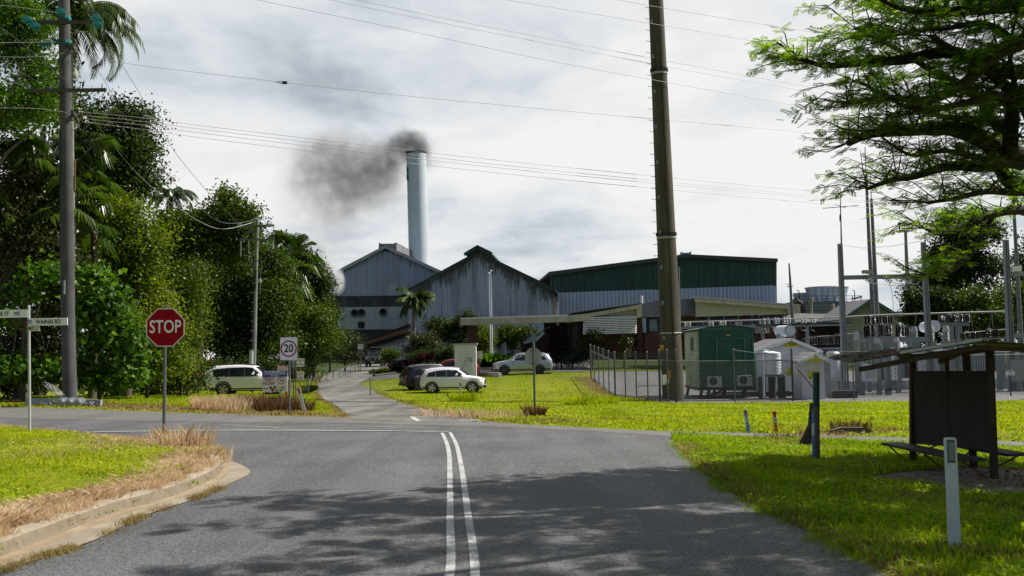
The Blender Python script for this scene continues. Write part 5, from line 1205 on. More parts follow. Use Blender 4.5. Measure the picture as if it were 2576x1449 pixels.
for i,(x,y)in enumerate([(891.4,785.5),(908.7,784.5),(963,783)]):
 c=at(x,y,Y0-.32)-g;b=MB();b.lathe([(.46,0),(.5,-.02),(.46,.25),(.43,.25)],c,(0,-1,0),20,False);o=b.build('round_vent',dark_steel,r,50)
 b=MB();b.lathe([(.44,.0),(.44,.03)],c,(0,-1,0),20);b.build('vent_opening',soot,o)
 b=MB();b.lathe([(.75,-.01),(.75,.01)],c+Vector((.05,0,-.25)),(0,-1,0),16);b.build('soot_ring',M('soot_ring',(.14,.14,.145),.9),o)
wallpoly([(900,809.5),(917,809.5),(916,825),(901,825)],Y0-.45,.14,'square_vent',soot,r,g)
stains('soot_streak',[(800,713),pk,(1128,697)],Y0,g,wl,4,26,1.5)
# chimney
CYY=182.0;g=Vector((XZ(1055,905,CYY)[0],CYY,base(XZ(1055,905,CYY)[0],CYY)))
r=thing('chimney','tall white round chimney stack with a green mark near its smoking mouth','chimney',g)
cpx=[(1056,905),(1054,640),(1050,500),(1047,385)];kk=CYY/F
b=MB();b.tube([at(x,y,CYY)-g for x,y in cpx],[27*kk,25.8*kk,25.2*kk,24.8*kk],48,False);b.build('stack',M('stack_white',(.60,.66,.71),.45,0,.05,.15,dirt=(.4,.44,.46),dscale=.3,damt=.4),r,60)
top=at(1047,384,CYY)-g;R0=24.8*kk
b=MB();b.lathe([(R0*.9,-.5),(R0*1.0,-.3),(R0*1.05,-.05),(R0*1.05,.12),(R0*.93,.12),(R0*.9,-3)],top,(0,0,1),48,False);b.build('rim',M('sooty_rim',(.06,.055,.05),.9),r,40)
b=MB();b.lathe([(R0*.89,-1.0),(R0*.89,-1.05)],top,(0,0,1),32);b.build('flue',soot,r)
b=MB()
for(za,zb_)in((-2.5,-3.6),(-3.75,-4.9)):
 vs=[]
 for k in range(9):
  a=R(186+k*4.6);rr=R0*1.022;f=k/8;zt=za-f*.1;zl=zb_-f*.1
  vs+=[(top.x+rr*math.cos(a),top.y+rr*math.sin(a),top.z+zt-f*.5),(top.x+rr*math.cos(a),top.y+rr*math.sin(a),top.z+zl-f*.5)]
 b.add(vs,[(2*k,2*k+1,2*k+3,2*k+2)for k in range(8)])
b.build('green_emblem',M('emblem_green',(.01,.22,.15),.5),r)
# main shed
Y1=150;g=Vector((XZ(1210,905,Y1)[0],Y1,base(XZ(1210,905,Y1)[0],Y1)))
r=thing('mill_shed','large grey corrugated gable shed with dark green roof edges and a raised ridge','factory shed',g)
eL,jl,jr,eR=(1026,733),(1184.5,646.5),(1219.5,645.5),(1388,728)
wl=wallpoly([(1028,908),(1386,908),(1386,729),jr,(1219,634),(1200.5,622.5),(1184,635),jl,(1028,733)],Y1,1,'wall',iron_old,r,g)
DV=Vector((.07,1,0))*60
def slope(p0,p1,Y,th,over,nm,mat,tr=None):
 a,c=at(*p0,Y-over)-g,at(*p1,Y-over)-g;up=Vector((0,0,th));b=MB();b.prism([a,c,c+up,a+up],DV);return b.build(nm,mat,r)
slope((1020,735),jl,Y1,.3,.9,'roof',roof_dark);slope(jr,(1398,731),Y1,.3,.9,'roof',roof_dark)
b=MB()
for p0,p1 in(((1020,734),(1184,645)),((1219,643.5),(1399,730))):b.bar(at(*p0,Y1-1.0)-g,at(*p1,Y1-1.0)-g,.15,.42)
b.build('barge_trim',green_trim,r)
slope((1168.5,640),(1200.8,621),Y1,.3,1.6,'monitor_roof',roof_dark);slope((1200.8,621),(1236,638),Y1,.3,1.6,'monitor_roof',roof_dark)
b=MB()
for p0,p1 in(((1167.5,641),(1201.3,620.5)),((1200.3,620.5),(1237,638.5))):b.bar(at(*p0,Y1-1.8)-g,at(*p1,Y1-1.8)-g,.15,.45)
b.build('monitor_trim',green_trim,r)
stains('soot_streak',[(1030,735),jl],Y1,g,wl,1,110,2.8);stains('soot_streak',[jr,(1384,727)],Y1,g,wl,2,110,2.8);stains('soot_streak',[(1184,636),(1200.5,623),(1219,635)],Y1,g,wl,3,22,2.5)
b=MB();b.prism([at(1392,726,Y1-1)-g,at(1403,738,Y1-1)-g,at(1401,748,Y1-1)-g,at(1394,736,Y1-1)-g],(0,2,0));b.build('broken_gutter',soot,r)
wallpoly([(1386.5,735),(1399.5,738),(1400,800),(1386.5,800)],Y1+.5,.5,'return_wall',M('return_panel',(.34,.32,.28),.8),r,g)
b=MB();b.tube([at(1402,760,Y1-.4)-g,at(1403,795,Y1-.4)-g],.15,8);b.build('downpipe',M('pipe_blue',(.25,.3,.36)),r)
# inclined conveyor beside it
YC=146;g=Vector((XZ(960,905,YC)[0],YC,base(XZ(960,905,YC)[0],YC)))
r=thing('conveyor_gallery','rusty inclined conveyor gallery running down to the left below the mill shed','conveyor',g)
b=MB();b.prism([at(1028,815,YC)-g,at(1028,825,YC)-g,at(905,868,YC)-g,at(905,861,YC)-g],(0,3,0));b.build('roof',M('conveyor_top',(.02,.018,.016),.9),r)
b=MB();b.prism([at(1028,824,YC-.3)-g,at(1028,835,YC-.3)-g,at(908,871,YC-.3)-g,at(908,864,YC-.3)-g],(0,.2,0));b.build('rust_beam',rust,r)
b=MB();b.prism([at(1028,835,YC)-g,at(1028,851,YC)-g,at(918,882,YC)-g,at(908,871,YC)-g],(0,3,0));b.build('underside',soot,r)
for x in(935,985):
 b=MB();q=at(x,872-(x-935)*.3,YC+.5)-g;b.box((q.x,q.y,q.z/2),(.4,.4,q.z));b.build('leg',dark_steel,r)
b=MB();q=at(1025,849,YC-.4)-g;b.box(q,(.5,.2,.5));b.build('yellow_lamp',sign_yellow,r)
b=MB();b.bar(at(980,870,YC-.6)-g,at(990,866,YC-.6)-g,.15,.2);b.build('white_light',white_paint,r)
g=Vector((XZ(970,905,142)[0],142,base(XZ(970,905,142)[0],142)))
r=thing('lean_to_shed','low pale shed with a dark doorway behind the black four wheel drive','shed',g)
wallpoly([(925,908),(1026,908),(1026,850),(925,882)],142,.3,'wall',iron_clean,r,g)
wallpoly([(926,908),(951,908),(951,890),(926,892)],141.8,.15,'brick_base',bricks,r,g)
b=MB();b.bar(at(922,882,141.5)-g,at(1027,849,141.5)-g,1.2,.2);b.build('roof',roof_dark,r)
for k in range(5):
 b=MB();q=at(1010+k*5,880,139)-g;b.box((q.x,q.y,q.z/2+.4),(.1,.1,q.z+.3));b.build('rail_post',dark_steel,r)
b=MB();b.bar(at(1008,870,139)-g,at(1036,875,139)-g,.08,.1);b.build('hand_rail',dark_steel,r)
# green topped shed
Y2=160;g=Vector((XZ(1680,905,Y2)[0],Y2,base(XZ(1680,905,Y2)[0],Y2)))
r=thing('mill_shed','long shed with dark green upper wall and pale ribbed lower wall behind the office','factory shed',g)
wallpoly([(1398,905),(1957,905),(1954,717.5),(1402,736.5)],Y2,.6,'lower_wall',iron_clean,r,g)
wl=wallpoly([(1402,736.5),(1954,717.5),(1953,655),(1724,645),(1700,648),(1385,688),(1386,737)],Y2+.03,.7,'upper_wall',iron_green,r,g)
DV=Vector((-.06,1,0))*60
b=MB();A=[at(*q,Y2-.6)-g for q in((1381,689),(1724,644.5),(1956,655.5))];up=Vector((0,0,.35))
b.prism([A[0],A[1],A[1]+up,A[0]+up],DV);b.prism([A[1],A[2],A[2]+up,A[1]+up],DV);b.build('roof',M('old_grey_roof',(.10,.10,.095),.8,0,.2,.5),r)
b=MB();b.bar(A[0]+Vector((0,-.1,0)),A[1]+Vector((0,-.1,0)),.15,.55);b.bar(A[1]+Vector((0,-.1,0)),A[2]+Vector((0,-.1,0)),.15,.55);b.build('barge_trim',M('dirty_trim',(.07,.075,.07),.8),r)
for(x0,x1,y0,y1)in((1384.5,1388,690,737),(1949,1954,656,720)):
 wallpoly([(x0,y1),(x1,y1),(x1,y0),(x0,y0)],Y2-.1,.1,'corner_trim',M('corner_trim',(.09,.09,.08),.8),r,g)
b=MB();c=at(1725,640,Y2+6)-g
b.prism([c+Vector((-1,0,-1)),c+Vector((.95,0,-1)),c+Vector((.95,0,.55)),c+Vector((.6,0,.3)),c+Vector((-.5,0,.3)),c+Vector((-.6,0,.5))],(0,2,0));b.build('ridge_vent',M('vent_grey',(.25,.28,.32),.6),r)
# office
Y3=93.0;g=Vector((XZ(1560,895,Y3)[0],Y3,base(XZ(1560,895,Y3)[0],Y3)))
r=thing('office_building','low brick office with cream sloping fascias, louvred window and an entry canopy','office building',g)
Wp=lambda pts,dy,th,nm,mat,par=None:wallpoly(pts,Y3+dy,th,nm,mat,par or r,g)
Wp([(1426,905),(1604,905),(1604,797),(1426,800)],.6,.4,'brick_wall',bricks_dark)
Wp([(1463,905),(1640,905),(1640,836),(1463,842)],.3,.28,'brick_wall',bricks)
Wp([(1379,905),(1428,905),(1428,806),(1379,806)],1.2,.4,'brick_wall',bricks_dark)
Wp([(1640,905),(2010,905),(2010,822),(1640,822)],2.2,.4,'brick_wall',bricks)
Wp([(1622,905),(1662,905),(1662,836),(1622,836)],-.6,.85,'brick_pier',bricks)
Wp([(1604,905),(1625,905),(1614,798),(1603,798)],-.3,.9,'brick_pier',bricks)
Wp([(1709,822),(1751,822),(1751,794),(1709,794)],.3,1.8,'brick_pier',bricks)
Wp([(1428,905),(1462,905),(1462,806),(1428,806)],.15,.4,'door_recess',soffit)
d=Wp([(1440,895),(1455,895),(1455,815),(1440,815)],.05,.08,'door',M('bronze_door',(.05,.045,.04),.4));Wp([(1442,870),(1453,870),(1453,820),(1442,820)],.02,.02,'door_glass',window_glass,d)
cv=Wp([(1159,818.5),(1426,810),(1426,793.5),(1159,801.5)],-4.5,.25,'canopy_fascia',cream)
b=MB();a0,a1=at(1160,815,Y3-4.3)-g,at(1425,808,Y3-4.3)-g
b.prism([a0+Vector((0,0,.1)),a1+Vector((0,0,.1)),a1+Vector((0,0,.45)),a0+Vector((0,0,.45))],(0,5.2,0));b.build('canopy_roof',soffit,r)
b=MB();b.bar(at(1158,801,Y3-4.55)-g,at(1427,793,Y3-4.55)-g,.06,.1);b.build('canopy_edge',white_paint,r)
Wp([(1155,822),(1159,818.5),(1159,801.5),(1155,805)],-4.4,4.5,'canopy_side',M('dark_cream',(.2,.19,.15),.8))  # canopy side in an even, darker cream than the fascia
Wp([(1175,905),(1201,905),(1201,820),(1175,820)],-3.2,.9,'canopy_pillar',bricks)
Wp([(1426,810.5),(1474,806.5),(1474,789.5),(1426,793.5)],-3.6,3.6,'fascia_step',cream)
Wp([(1474,799),(1615,774),(1615,764.5),(1474,790)],-3.2,.35,'sloping_fascia',cream)
Wp([(1474,800),(1603,797),(1603,775),(1474,797.5)],-2.6,.15,'gable_panel',cream_wall)
Wp([(1602,799),(1615,797.5),(1615,772),(1602,775)],-3.1,3.4,'fascia_end',cream)
b=MB();a0,a1=at(1436,788.5,Y3-3.3)-g,at(1616,763.5,Y3-3.3)-g;b.prism([a0,a1,a1+Vector((0,0,.05)),a0+Vector((0,0,.05))],(0,14,0));b.build('roof',soffit,r)
Wp([(1615,798),(1657,797.5),(1657,756),(1615,764)],-.9,3,'metal_box',M('weathered_sheet',(.15,.16,.19),.6,.1,.25,1.2,dirt=(.3,.3,.32)))
Wp([(1700,795),(1749.5,795),(1749.5,750.5),(1700,753)],-.9,3,'metal_box',M('weathered_sheet_two',(.17,.17,.2),.6,.1,.3,1.0,dirt=(.08,.07,.08)))
Wp([(1657,798),(1700,796),(1700,753),(1657,756)],-.4,3,'metal_box',M('weathered_sheet_mid',(.15,.16,.19),.6,.1,.25,1.2))
Wp([(1749,759),(2013,779),(2013,770.5),(1749,750)],-3.2,.35,'sloping_fascia',cream)
Wp([(1751,797),(1984,790),(1984,775),(1751,758)],-2.4,.3,'gable_panel',cream_wall)
Wp([(1982,788),(2013,787),(2013,771),(1982,768.5)],-3.1,3.2,'fascia_end',cream)
b=MB();a0,a1=at(1748,749,Y3-3.3)-g,at(2014,769.5,Y3-3.3)-g;b.prism([a0,a1,a1+Vector((0,0,.12)),a0+Vector((0,0,.12))],(0,14,0));b.build('roof',M('cream_roof_edge',(.5,.5,.45)),r)
xs=[1751,1785,1822,1858,1892,1910,1972]
for i in range(len(xs)-1):
 x0,x1=xs[i]+1.2,xs[i+1]-1.2
 f=Wp([(x0,822),(x1,822),(x1,793-(x1-1751)*.02),(x0,797-(x0-1751)*.02)],1.2,.12,'window',soffit);Wp([(x0+1,820),(x1-1,820),(x1-1,797-(x1-1751)*.02),(x0+1,799-(x0-1751)*.02)],1.16,.03,'pane',glassmat('blue_pane',(.012,.022,.05),.12),f)
Wp([(1860,822),(1872,822),(1872,795),(1860,795)],1.0,.15,'brick_pier',bricks)
f=Wp([(1626,836),(1660,836),(1660,799),(1626,799)],.4,.2,'window',soffit);Wp([(1634,834),(1655,834),(1652,803),(1633,803)],.2,.1,'pane',M('louvre_pane',(.22,.28,.36),.3),f)
lo=MB();f=Wp([(1467,842),(1602,839),(1602,799),(1469,801)],-3.0,.1,'louvre_frame',soffit)
for k in range(10):
 y=800+k*4.4;a,c=at(1467-k*.1,y+1.6,Y3-3.2)-g,at(1602,y*.995+2.4,Y3-3.2)-g
 b=MB();b.prism([a,c,c+Vector((0,.08,.11)),a+Vector((0,.08,.11))],(0,-.02,.0));b.build('louvre_blade',M('louvre_cream',(.86,.84,.74),.5),f)
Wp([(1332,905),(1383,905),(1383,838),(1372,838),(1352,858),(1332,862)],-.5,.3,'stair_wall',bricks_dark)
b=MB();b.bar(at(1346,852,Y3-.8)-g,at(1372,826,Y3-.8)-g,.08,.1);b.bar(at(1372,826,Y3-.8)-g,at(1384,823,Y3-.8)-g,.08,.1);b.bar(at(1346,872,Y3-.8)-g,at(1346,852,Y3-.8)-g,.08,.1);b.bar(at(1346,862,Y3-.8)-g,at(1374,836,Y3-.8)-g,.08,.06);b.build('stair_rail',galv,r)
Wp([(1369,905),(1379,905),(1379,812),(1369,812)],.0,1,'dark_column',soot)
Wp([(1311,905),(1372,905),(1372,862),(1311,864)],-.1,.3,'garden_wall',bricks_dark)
b=MB();b.tube([at(1614,764,Y3-.5)-g,at(1614,744,Y3-.5)-g],.13,10);b.build('vent_pipe',white_paint,r)
b=MB();b.lathe([(.02,0),(.14,.05),(.14,.2),(.05,.25)],at(1403,812,Y3-1)-g,(0,0,-1),10);b.build('wall_lamp',white_paint,r)
# cooling tower group at the right
Y4=150;kk=Y4/F;g=Vector((XZ(2080,900,Y4)[0],Y4,base(XZ(2080,900,Y4)[0],Y4)))
r=thing('cooling_tower','blue grey flared cooling tower on a dark louvred housing at right','cooling tower',g)
tw=corr('tower_sheet',(.42,.48,.58),0,.8,(.1,.1,.1),.2,.4)
top=at(2079,724,Y4+6)-g;bot=at(2081,760,Y4+6)-g
prof=[(53*kk,0),(49*kk,.9),(50*kk,1.5),(54*kk,2.2)]
h=(top-bot).length;b=MB();b.lathe([(53*kk,0),(50*kk,h*.35),(51*kk,h*.6),(55*kk,h)],bot,(0,0,1),40);b.build('fan_stack',tw,r,30)
b=MB();b.lathe([(55*kk,-.08),(56*kk,0),(55*kk,.1)],top,(0,0,1),40,False);b.build('stack_rim',galv_light,r,60)
b2=at(2028,760,Y4+10)-g;b=MB();b.lathe([(34*kk,0),(32*kk,.7),(34*kk,1.45)],b2,(0,0,1),30);b.build('fan_stack',M('tower_pale',(.4,.44,.48),.6),r,30)
hl=corr('housing_louvres',(.20,.21,.215),2,.5,(.05,.05,.05),.4,.7)
wallpoly([(1990,905),(2180,905),(2180,758),(1990,760)],Y4,12,'housing',hl,r,g)
for(x,y)in[(1990,745),(2012,744),(2034,744),(2056,744),(2078,744),(2100,744),(2122,744),(2144,744),(2166,744)]:
 b=MB();b.bar(at(x,760,Y4-.2)-g,at(x,y,Y4-.2)-g,.09);b.build('rail_post',dark_steel,r)
for y in(744,752):
 b=MB();b.bar(at(1988,y+.8,Y4-.2)-g,at(2168,y,Y4-.2)-g,.07);b.build('hand_rail',dark_steel,r)
b=MB();b.bar(at(1975,775,Y4-.4)-g,at(2004,750,Y4-.4)-g,.5,.25);b.build('stair',dark_steel,r)
b=MB();b.bar(at(2143,752,Y4-.3)-g,at(2168,746,Y4-.3)-g,.3,.2);b.build('stair',dark_steel,r)
for(x,y0,y1,hd)in((2040,800,748,1),(2095,800,764,0)):
 b=MB();q0,q1=at(x,y0,Y4-3)-g,at(x,y1,Y4-3)-g;rr=5.0*kk
 if hd:b.lathe([(rr,0),(rr,(q1-q0).length*.72),(rr*1.5,(q1-q0).length*.84),(rr*1.5,(q1-q0).length)],q0,(0,0,1),16)
 else:b.lathe([(rr,0),(rr,(q1-q0).length*.9),(rr*.8,(q1-q0).length)],q0,(0,0,1),16)
 b.build('exhaust_duct',M('duct_cream',(.36,.33,.26),.8,0,.2,.8,dirt=(.1,.09,.07)),r,40)
b=MB();b.tube([at(2024,815,Y4-3)-g,at(2020,775,Y4-3)-g,at(2014,762,Y4-3)-g,at(2004,757,Y4-3)-g],.35,8);b.build('brown_pipe',M('brown_pipe',(.09,.055,.045),.8),r,50)
for x in(2010,2150):
 b=MB();b.tube([at(x,760,Y4+1)-g,at(x,732,Y4+1)-g,at(x-6,729,Y4+1)-g],.07,5);b.build('light_pole',dark_steel,r)
Y5=112;g=Vector((XZ(2200,900,Y5)[0],Y5,base(XZ(2200,900,Y5)[0],Y5)))
r=thing('gabled_house','cream gabled building with green barge boards and a rusty roof at right','building',g)
wallpoly([(2128,905),(2262,905),(2262,799),(2193,758),(2128,799)],Y5,.4,'wall',M('cream_gable',(.45,.40,.28),.8,0,.06),r,g)
DV=Vector((-.8,7,0));up=Vector((0,0,.15));A=[at(*q,Y5-.8)-g for q in((2116,807),(2193,755),(2280,808))]
b=MB();b.prism([A[0],A[1],A[1]+up,A[0]+up],DV);b.prism([A[1],A[2],A[2]+up,A[1]+up],DV);b.build('roof',roof_rusty,r)
b=MB();b.bar(A[0]+Vector((0,-.1,0)),A[1]+Vector((0,-.1,.05)),.1,.36);b.bar(A[1]+Vector((0,-.1,.05)),A[2]+Vector((0,-.1,0)),.1,.36);b.build('barge_trim',M('sage_trim',(.09,.17,.14),.6),r)
Y6=118;g=Vector((XZ(1990,900,Y6)[0],Y6,base(XZ(1990,900,Y6)[0],Y6)))
r=thing('low_shed','low corrugated shed with a rusty roof between the office and the cooling tower','shed',g)
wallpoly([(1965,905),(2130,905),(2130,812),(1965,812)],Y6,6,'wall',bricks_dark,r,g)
b=MB();b.prism([at(1960,812,Y6-.5)-g,at(2135,812,Y6-.5)-g,at(2150,793,Y6+4)-g,at(1990,790,Y6+4)-g],(0,0,.1));b.build('roof',roof_dark,r)
# flagpoles
for i,(xb,xt,yt,lb)in enumerate([(1239,1234.5,684,'taller right hand flagpole with a round cap in front of the grey shed'),(1237,1230,690,'shorter left hand flagpole in front of the grey shed')]):
 Yf=101-i*.8;g=Vector((XZ(xb,905,Yf)[0]-i*.1,Yf,base(XZ(xb,905,Yf)[0],Yf)));tp=at(xt,yt,Yf)-g
 r=thing('flagpole',lb,'flagpole',g,0,'white flagpoles');b=MB();b.tube([(0,0,-.2),tp*.5,tp],[.07,.055,.035],10);b.build('pole',white_paint,r,50)
 b=MB();b.lathe([(.02,0),(.11,.05),(.11,.12),(.02,.2)],tp,(0,0,1),12);b.build('cap',white_paint,r,50)
# information board near the flagpoles
g=gbase(1266,96);r=thing('notice_board','pale framed notice board standing between the flagpoles and the silver car','notice board',g)
f=wallpoly([(1261,893),(1271.5,891),(1271.5,861),(1261,865)],96,.15,'board',M('board_blue',(.3,.38,.4),.4),r,g);wallpoly([(1270.5,894),(1273,893),(1273,860),(1270.5,861)],95.9,.3,'frame',white_paint,r,g)
for x in(1262,1271):
 b=MB();q=at(x,893,96)-g;b.box((q.x,q.y+.1,q.z/2),(.07,.07,q.z));b.build('leg',galv,r)
# white electrical cabinet
YK=77.0;g=ground(1170,946);g=Vector((XZ(1170,945,YK)[0],YK,base(XZ(1170,945,YK)[0],YK)))
r=thing('electrical_cabinet','tall white electrical cabinet with a flat lid and blue cable behind the white car','cabinet',g)
cab=M('cabinet_white',(.76,.75,.84),.6,0,.05,1,dirt=(.35,.36,.35),damt=.3)
a,c=at(1144,946,YK)-g,at(1197,867,YK)-g
b=MB();b.bx(a.x,c.x,0,1.3,-.2,c.z);b.build('body',cab,r)
b=MB();b.bx(a.x-.12,c.x+.1,-.1,1.4,c.z,c.z+.12);b.bx(a.x-.08,a.x-.002,-.05,.2,c.z-.4,c.z-.002);b.build('lid',M('lid_grey',(.40,.41,.38),.7),r)
xm=a.x+(c.x-a.x)*.53;b=MB();b.bx(xm-.008,xm+.008,-.006,-.001,-.1,c.z-.05);b.build('door_seam',M('seam_grey',(.3,.32,.33)),r)
b=MB();q=at(1186,905,YK)-g;b.bx(q.x-.1,q.x+.1,-.14,-.002,q.z-.15,q.z+.15);b.build('socket_box',M('socket_grey',(.35,.36,.35)),r)
b=MB();b.bx(q.x-.09,q.x+.09,-.1,-.002,-.1,q.z-.16);b.build('conduit_cover',cab,r)
b=MB();b.tube([at(x,y,YK-.15)-g for x,y in smooth_poly([(1183,899),(1177,899),(1172,904),(1169,914),(1166,925),(1160,932)])],.02,5);b.build('blue_cable',M('cable_blue',(.05,.16,.42)),r)
a,c=at(1198,888,YK)-g,at(1212,867,YK)-g
g2=gbase(1205,YK+2);r=thing('meter_box','cream meter box on a post right of the white cabinet','box',g2)
a,c=at(1198.5,903,YK+2)-g2,at(1213,883,YK+2)-g2
b=MB();b.bx(a.x,c.x,0,.3,a.z,c.z);b.build('body',M('meter_cream',(.46,.46,.36),.6),r)
b=MB();b.bx((a.x+c.x)/2-.05,(a.x+c.x)/2+.05,.1,.2,-.1,a.z);b.build('leg',galv,r)
b=MB();q0,q1=ground(1188,946),ground(1258,949);b.bar((q0.x,q0.y-.3,q0.z+.16),(q1.x,q1.y-.5,q1.z+.16),.3,.42)
solo('concrete_kerb_block','long low grey concrete block at the foot of the white cabinet','concrete block',b,concrete,q0)
b=MB();q0,q1=at(1207,911,95),at(1255,911,95);b.bar((q0.x,95,base(q0.x,95)+.12),(q1.x,95,base(q1.x,95)+.12),.3,.25)
solo('car_park_kerb','pale concrete kerb behind the nose of the silver car','kerb',b,concrete,(q0.x,95,base(q0.x,95)))
b=MB();pts=[ground(*q)for q in((940,947),(990,940.5),(1050,933.5),(1109,927))];b.tube([p+Vector((0,.2,.06))for p in pts],.14,6)
solo('garden_edging','dark stone edging along the planted bed beside the car park','edging',b,M('edging_dark',(.05,.045,.04),.95),pts[0])
# cars
rim_m=M('alloy_rim',(.55,.56,.57),.35,.6,.05);rim_dark=M('dark_alloy',(.06,.06,.065),.35,.5)
tail_red=M('tail_red',(.28,.01,.015),.2);head_m=M('headlamp',(.55,.57,.6),.1,.3)
indicator=M('indicator_amber',(.5,.15,.02),.3);plate_m=M('plate_white',(.6,.6,.58),.5)
SH={'cross':dict(st=[(0,.30,.50,.56,.80,.66),(.015,.20,.60,.66,.90,.72),(.05,.15,.645,.80,.96,.74),(.085,.14,.65,.93,.985,.73),(.14,.14,.645,.972,1,.72),(.3,.14,.635,1,1,.72),(.5,.14,.625,.99,1,.71),(.585,.14,.62,.955,1,.70),(.67,.14,.615,.80,1,.74),(.745,.14,.61,.66,.995,.80),(.83,.14,.595,.635,.98,.76),(.91,.15,.56,.60,.94,.72),(.965,.17,.50,.545,.86,.66),(.992,.22,.42,.46,.76,.6)],cow=(.745,.585),win=[[(.11,.66),(.135,.80),(.235,.865),(.245,.66)],[(.26,.66),(.25,.87),(.40,.90),(.415,.655)],[(.435,.652),(.42,.90),(.565,.885),(.645,.75),(.665,.65)]]),'boxy':dict(st=[(0,.30,.55,.60,.86,.74),(.012,.20,.60,.70,.95,.78),(.03,.17,.635,.88,.98,.78),(.06,.16,.635,.955,.99,.765),(.12,.16,.63,.985,1,.76),(.3,.16,.625,1,1,.76),(.5,.16,.62,.99,1,.75),(.6,.16,.62,.95,1,.74),(.66,.16,.615,.82,1,.76),(.725,.16,.615,.665,1,.84),(.83,.16,.61,.645,.99,.82),(.92,.17,.585,.62,.96,.78),(.965,.19,.52,.58,.9,.72),(.992,.24,.44,.5,.82,.66)],cow=(.725,.6),win=[[(.10,.64),(.085,.86),(.28,.905),(.285,.635)],[(.30,.635),(.295,.905),(.47,.91),(.475,.63)],[(.49,.63),(.485,.91),(.575,.895),(.645,.76),(.665,.635)]]),}
def make_car(name,label,px,Y,pyb,rz,L,W,H,wb_,r,shape,body_m,rims,nose_off=.0,extras=None,rails=True,cladding=True):
 x_,_=XZ(px,pyb,Y);g=Vector((x_,Y,base(x_,Y)+.01))if pyb is None else Vector((x_,Y,at(px,pyb,Y).z))
 gz=base(x_,Y);g.z=gz+.015
 t=thing(name,label,'car',g,rz,'parked cars')
 S=SH[shape];hw=W/2
 st=[((a-.5)*L,f*H,b_*H,c*H,d*hw,e*hw)for a,f,b_,c,d,e in S['st']]
 b=MB();rows=[]
 for(x,zf,zb,zt,wb,wt)in st:
  half=[(wb*.80,zf),(wb*.95,zf+.05),(wb*.995,zf+(zb-zf)*.35),(wb,zf+(zb-zf)*.68),(wb*.965,zb),(wt+(wb*.965-wt)*.12,zb+(zt-zb)*.88),(wt*.93,zt-(zt-zb)*.02),(wt*.5,zt+.012)]
  rows.append([(x,-y,z)for y,z in half]+[(x,y,z)for y,z in half[::-1]])
 m_=len(rows[0])
 b.add([v for q in rows for v in q],[(i*m_+j,i*m_+(j+1)%m_,(i+1)*m_+(j+1)%m_,(i+1)*m_+j)for i in range(len(rows)-1)for j in range(m_)])
 b.add(rows[0],[tuple(range(m_-1,-1,-1))]);b.add(rows[-1],[tuple(range(m_))])
 body=b.build('body',body_m,t,38)
 def interp(x,i):return float(np.interp(x,[q[0]for q in st],[q[i]for q in st]))
 def sy(x,z):
  zb,zt,wb,wt,zf=interp(x,2),interp(x,3),interp(x,4),interp(x,5),interp(x,1)
  if z>=zb:f=min(1,(z-zb)/max(.02,(zt-zb)*.88));return wb*.965+(wt-wb*.965)*f*.88
  f=(z-zf)/(zb-zf)
  return wb*np.interp(f,[0,.08,.35,.68,1],[.85,.95,.995,1,.965])
 def side(poly,off,mat,nm,par=t,sgns=(-1,1),dens=3):
  for s in sgns:
   b=MB();P_=[]
   for(a,c)in poly:x,z=(a-.5)*L,c*H;P_.append((x,s*(sy(x,z)+off),z))
   b.poly(P_ if s<0 else P_[::-1]);par_o=b.build(nm,mat,par)
  return par_o
 for k,w_ in enumerate(S['win']):
  cx=sum(q[0]for q in w_)/len(w_);cz=sum(q[1]for q in w_)/len(w_)
  for s in(-1,1):
   side([(cx+(q[0]-cx)*1.07,cz+(q[1]-cz)*1.10)for q in w_][::-1],.006,black_plastic,'window_frame',sgns=(s,));side(w_[::-1],.014,glass_dark,'side_window',sgns=(s,))
 for s in(-1,1):
  for xs_,z0,z1 in((.425,.24,.62),(.255,.36,.62),(.675,.26,.60)):
   side([(xs_-.0022,z0),(xs_+.0022,z0),(xs_+.0022,z1),(xs_-.0022,z1)][::-1]if False else[(xs_-.0022,z0),(xs_-.0022,z1),(xs_+.0022,z1),(xs_+.0022,z0)][::-1],.004,black_plastic,'door_seam',sgns=(s,))
  for xs_ in(.29,.465):
   b=MB();x=(xs_-.5)*L;z=.56*H;b.box((x,s*(sy(x,z)+.02),z),(.17,.03,.03));b.build('door_handle',body_m,t)
  b=MB();x=(.655-.5)*L;z=.655*H;b.lathe([(.05,-.09),(.085,-.06),(.085,.04),(.05,.08)],(x,s*(sy(x,z)+.12),z),(0,1,0),10);b.bar((x,s*(sy(x,z)-.02),z-.04),(x,s*(sy(x,z)+.1),z-.02),.05,.04);b.build('wing_mirror',body_m,t,50)
  if cladding:
   b=MB();vs=[];n=24
   for k in range(n+1):
    a_=.04+.92*k/n;x=(a_-.5)*L
    for z in(.15*H,.21*H,(.245 if .3<a_<.7 else .27)*H):vs.append((x,s*(sy(x,z)+.012),z))
   b.add(vs,[q for k in range(n)for q in((3*k,3*k+3,3*k+4,3*k+1),(3*k+1,3*k+4,3*k+5,3*k+2))]);b.build('sill_cladding',black_plastic,t)
  side([(.012,.50),(.012,.62),(.05,.63),(.075,.56),(.055,.5)]if shape=='cross' else[(.012,.47),(.012,.66),(.03,.66),(.05,.58),(.055,.52)],.01,tail_red,'tail_light',sgns=(s,))
  side([(.985,.42),(.90,.52),(.915,.57),(.965,.51)]if shape=='cross' else[(.985,.44),(.91,.52),(.92,.575),(.97,.53)],.01,head_m,'headlight',sgns=(s,))
 cx0,cx1=S['cow']
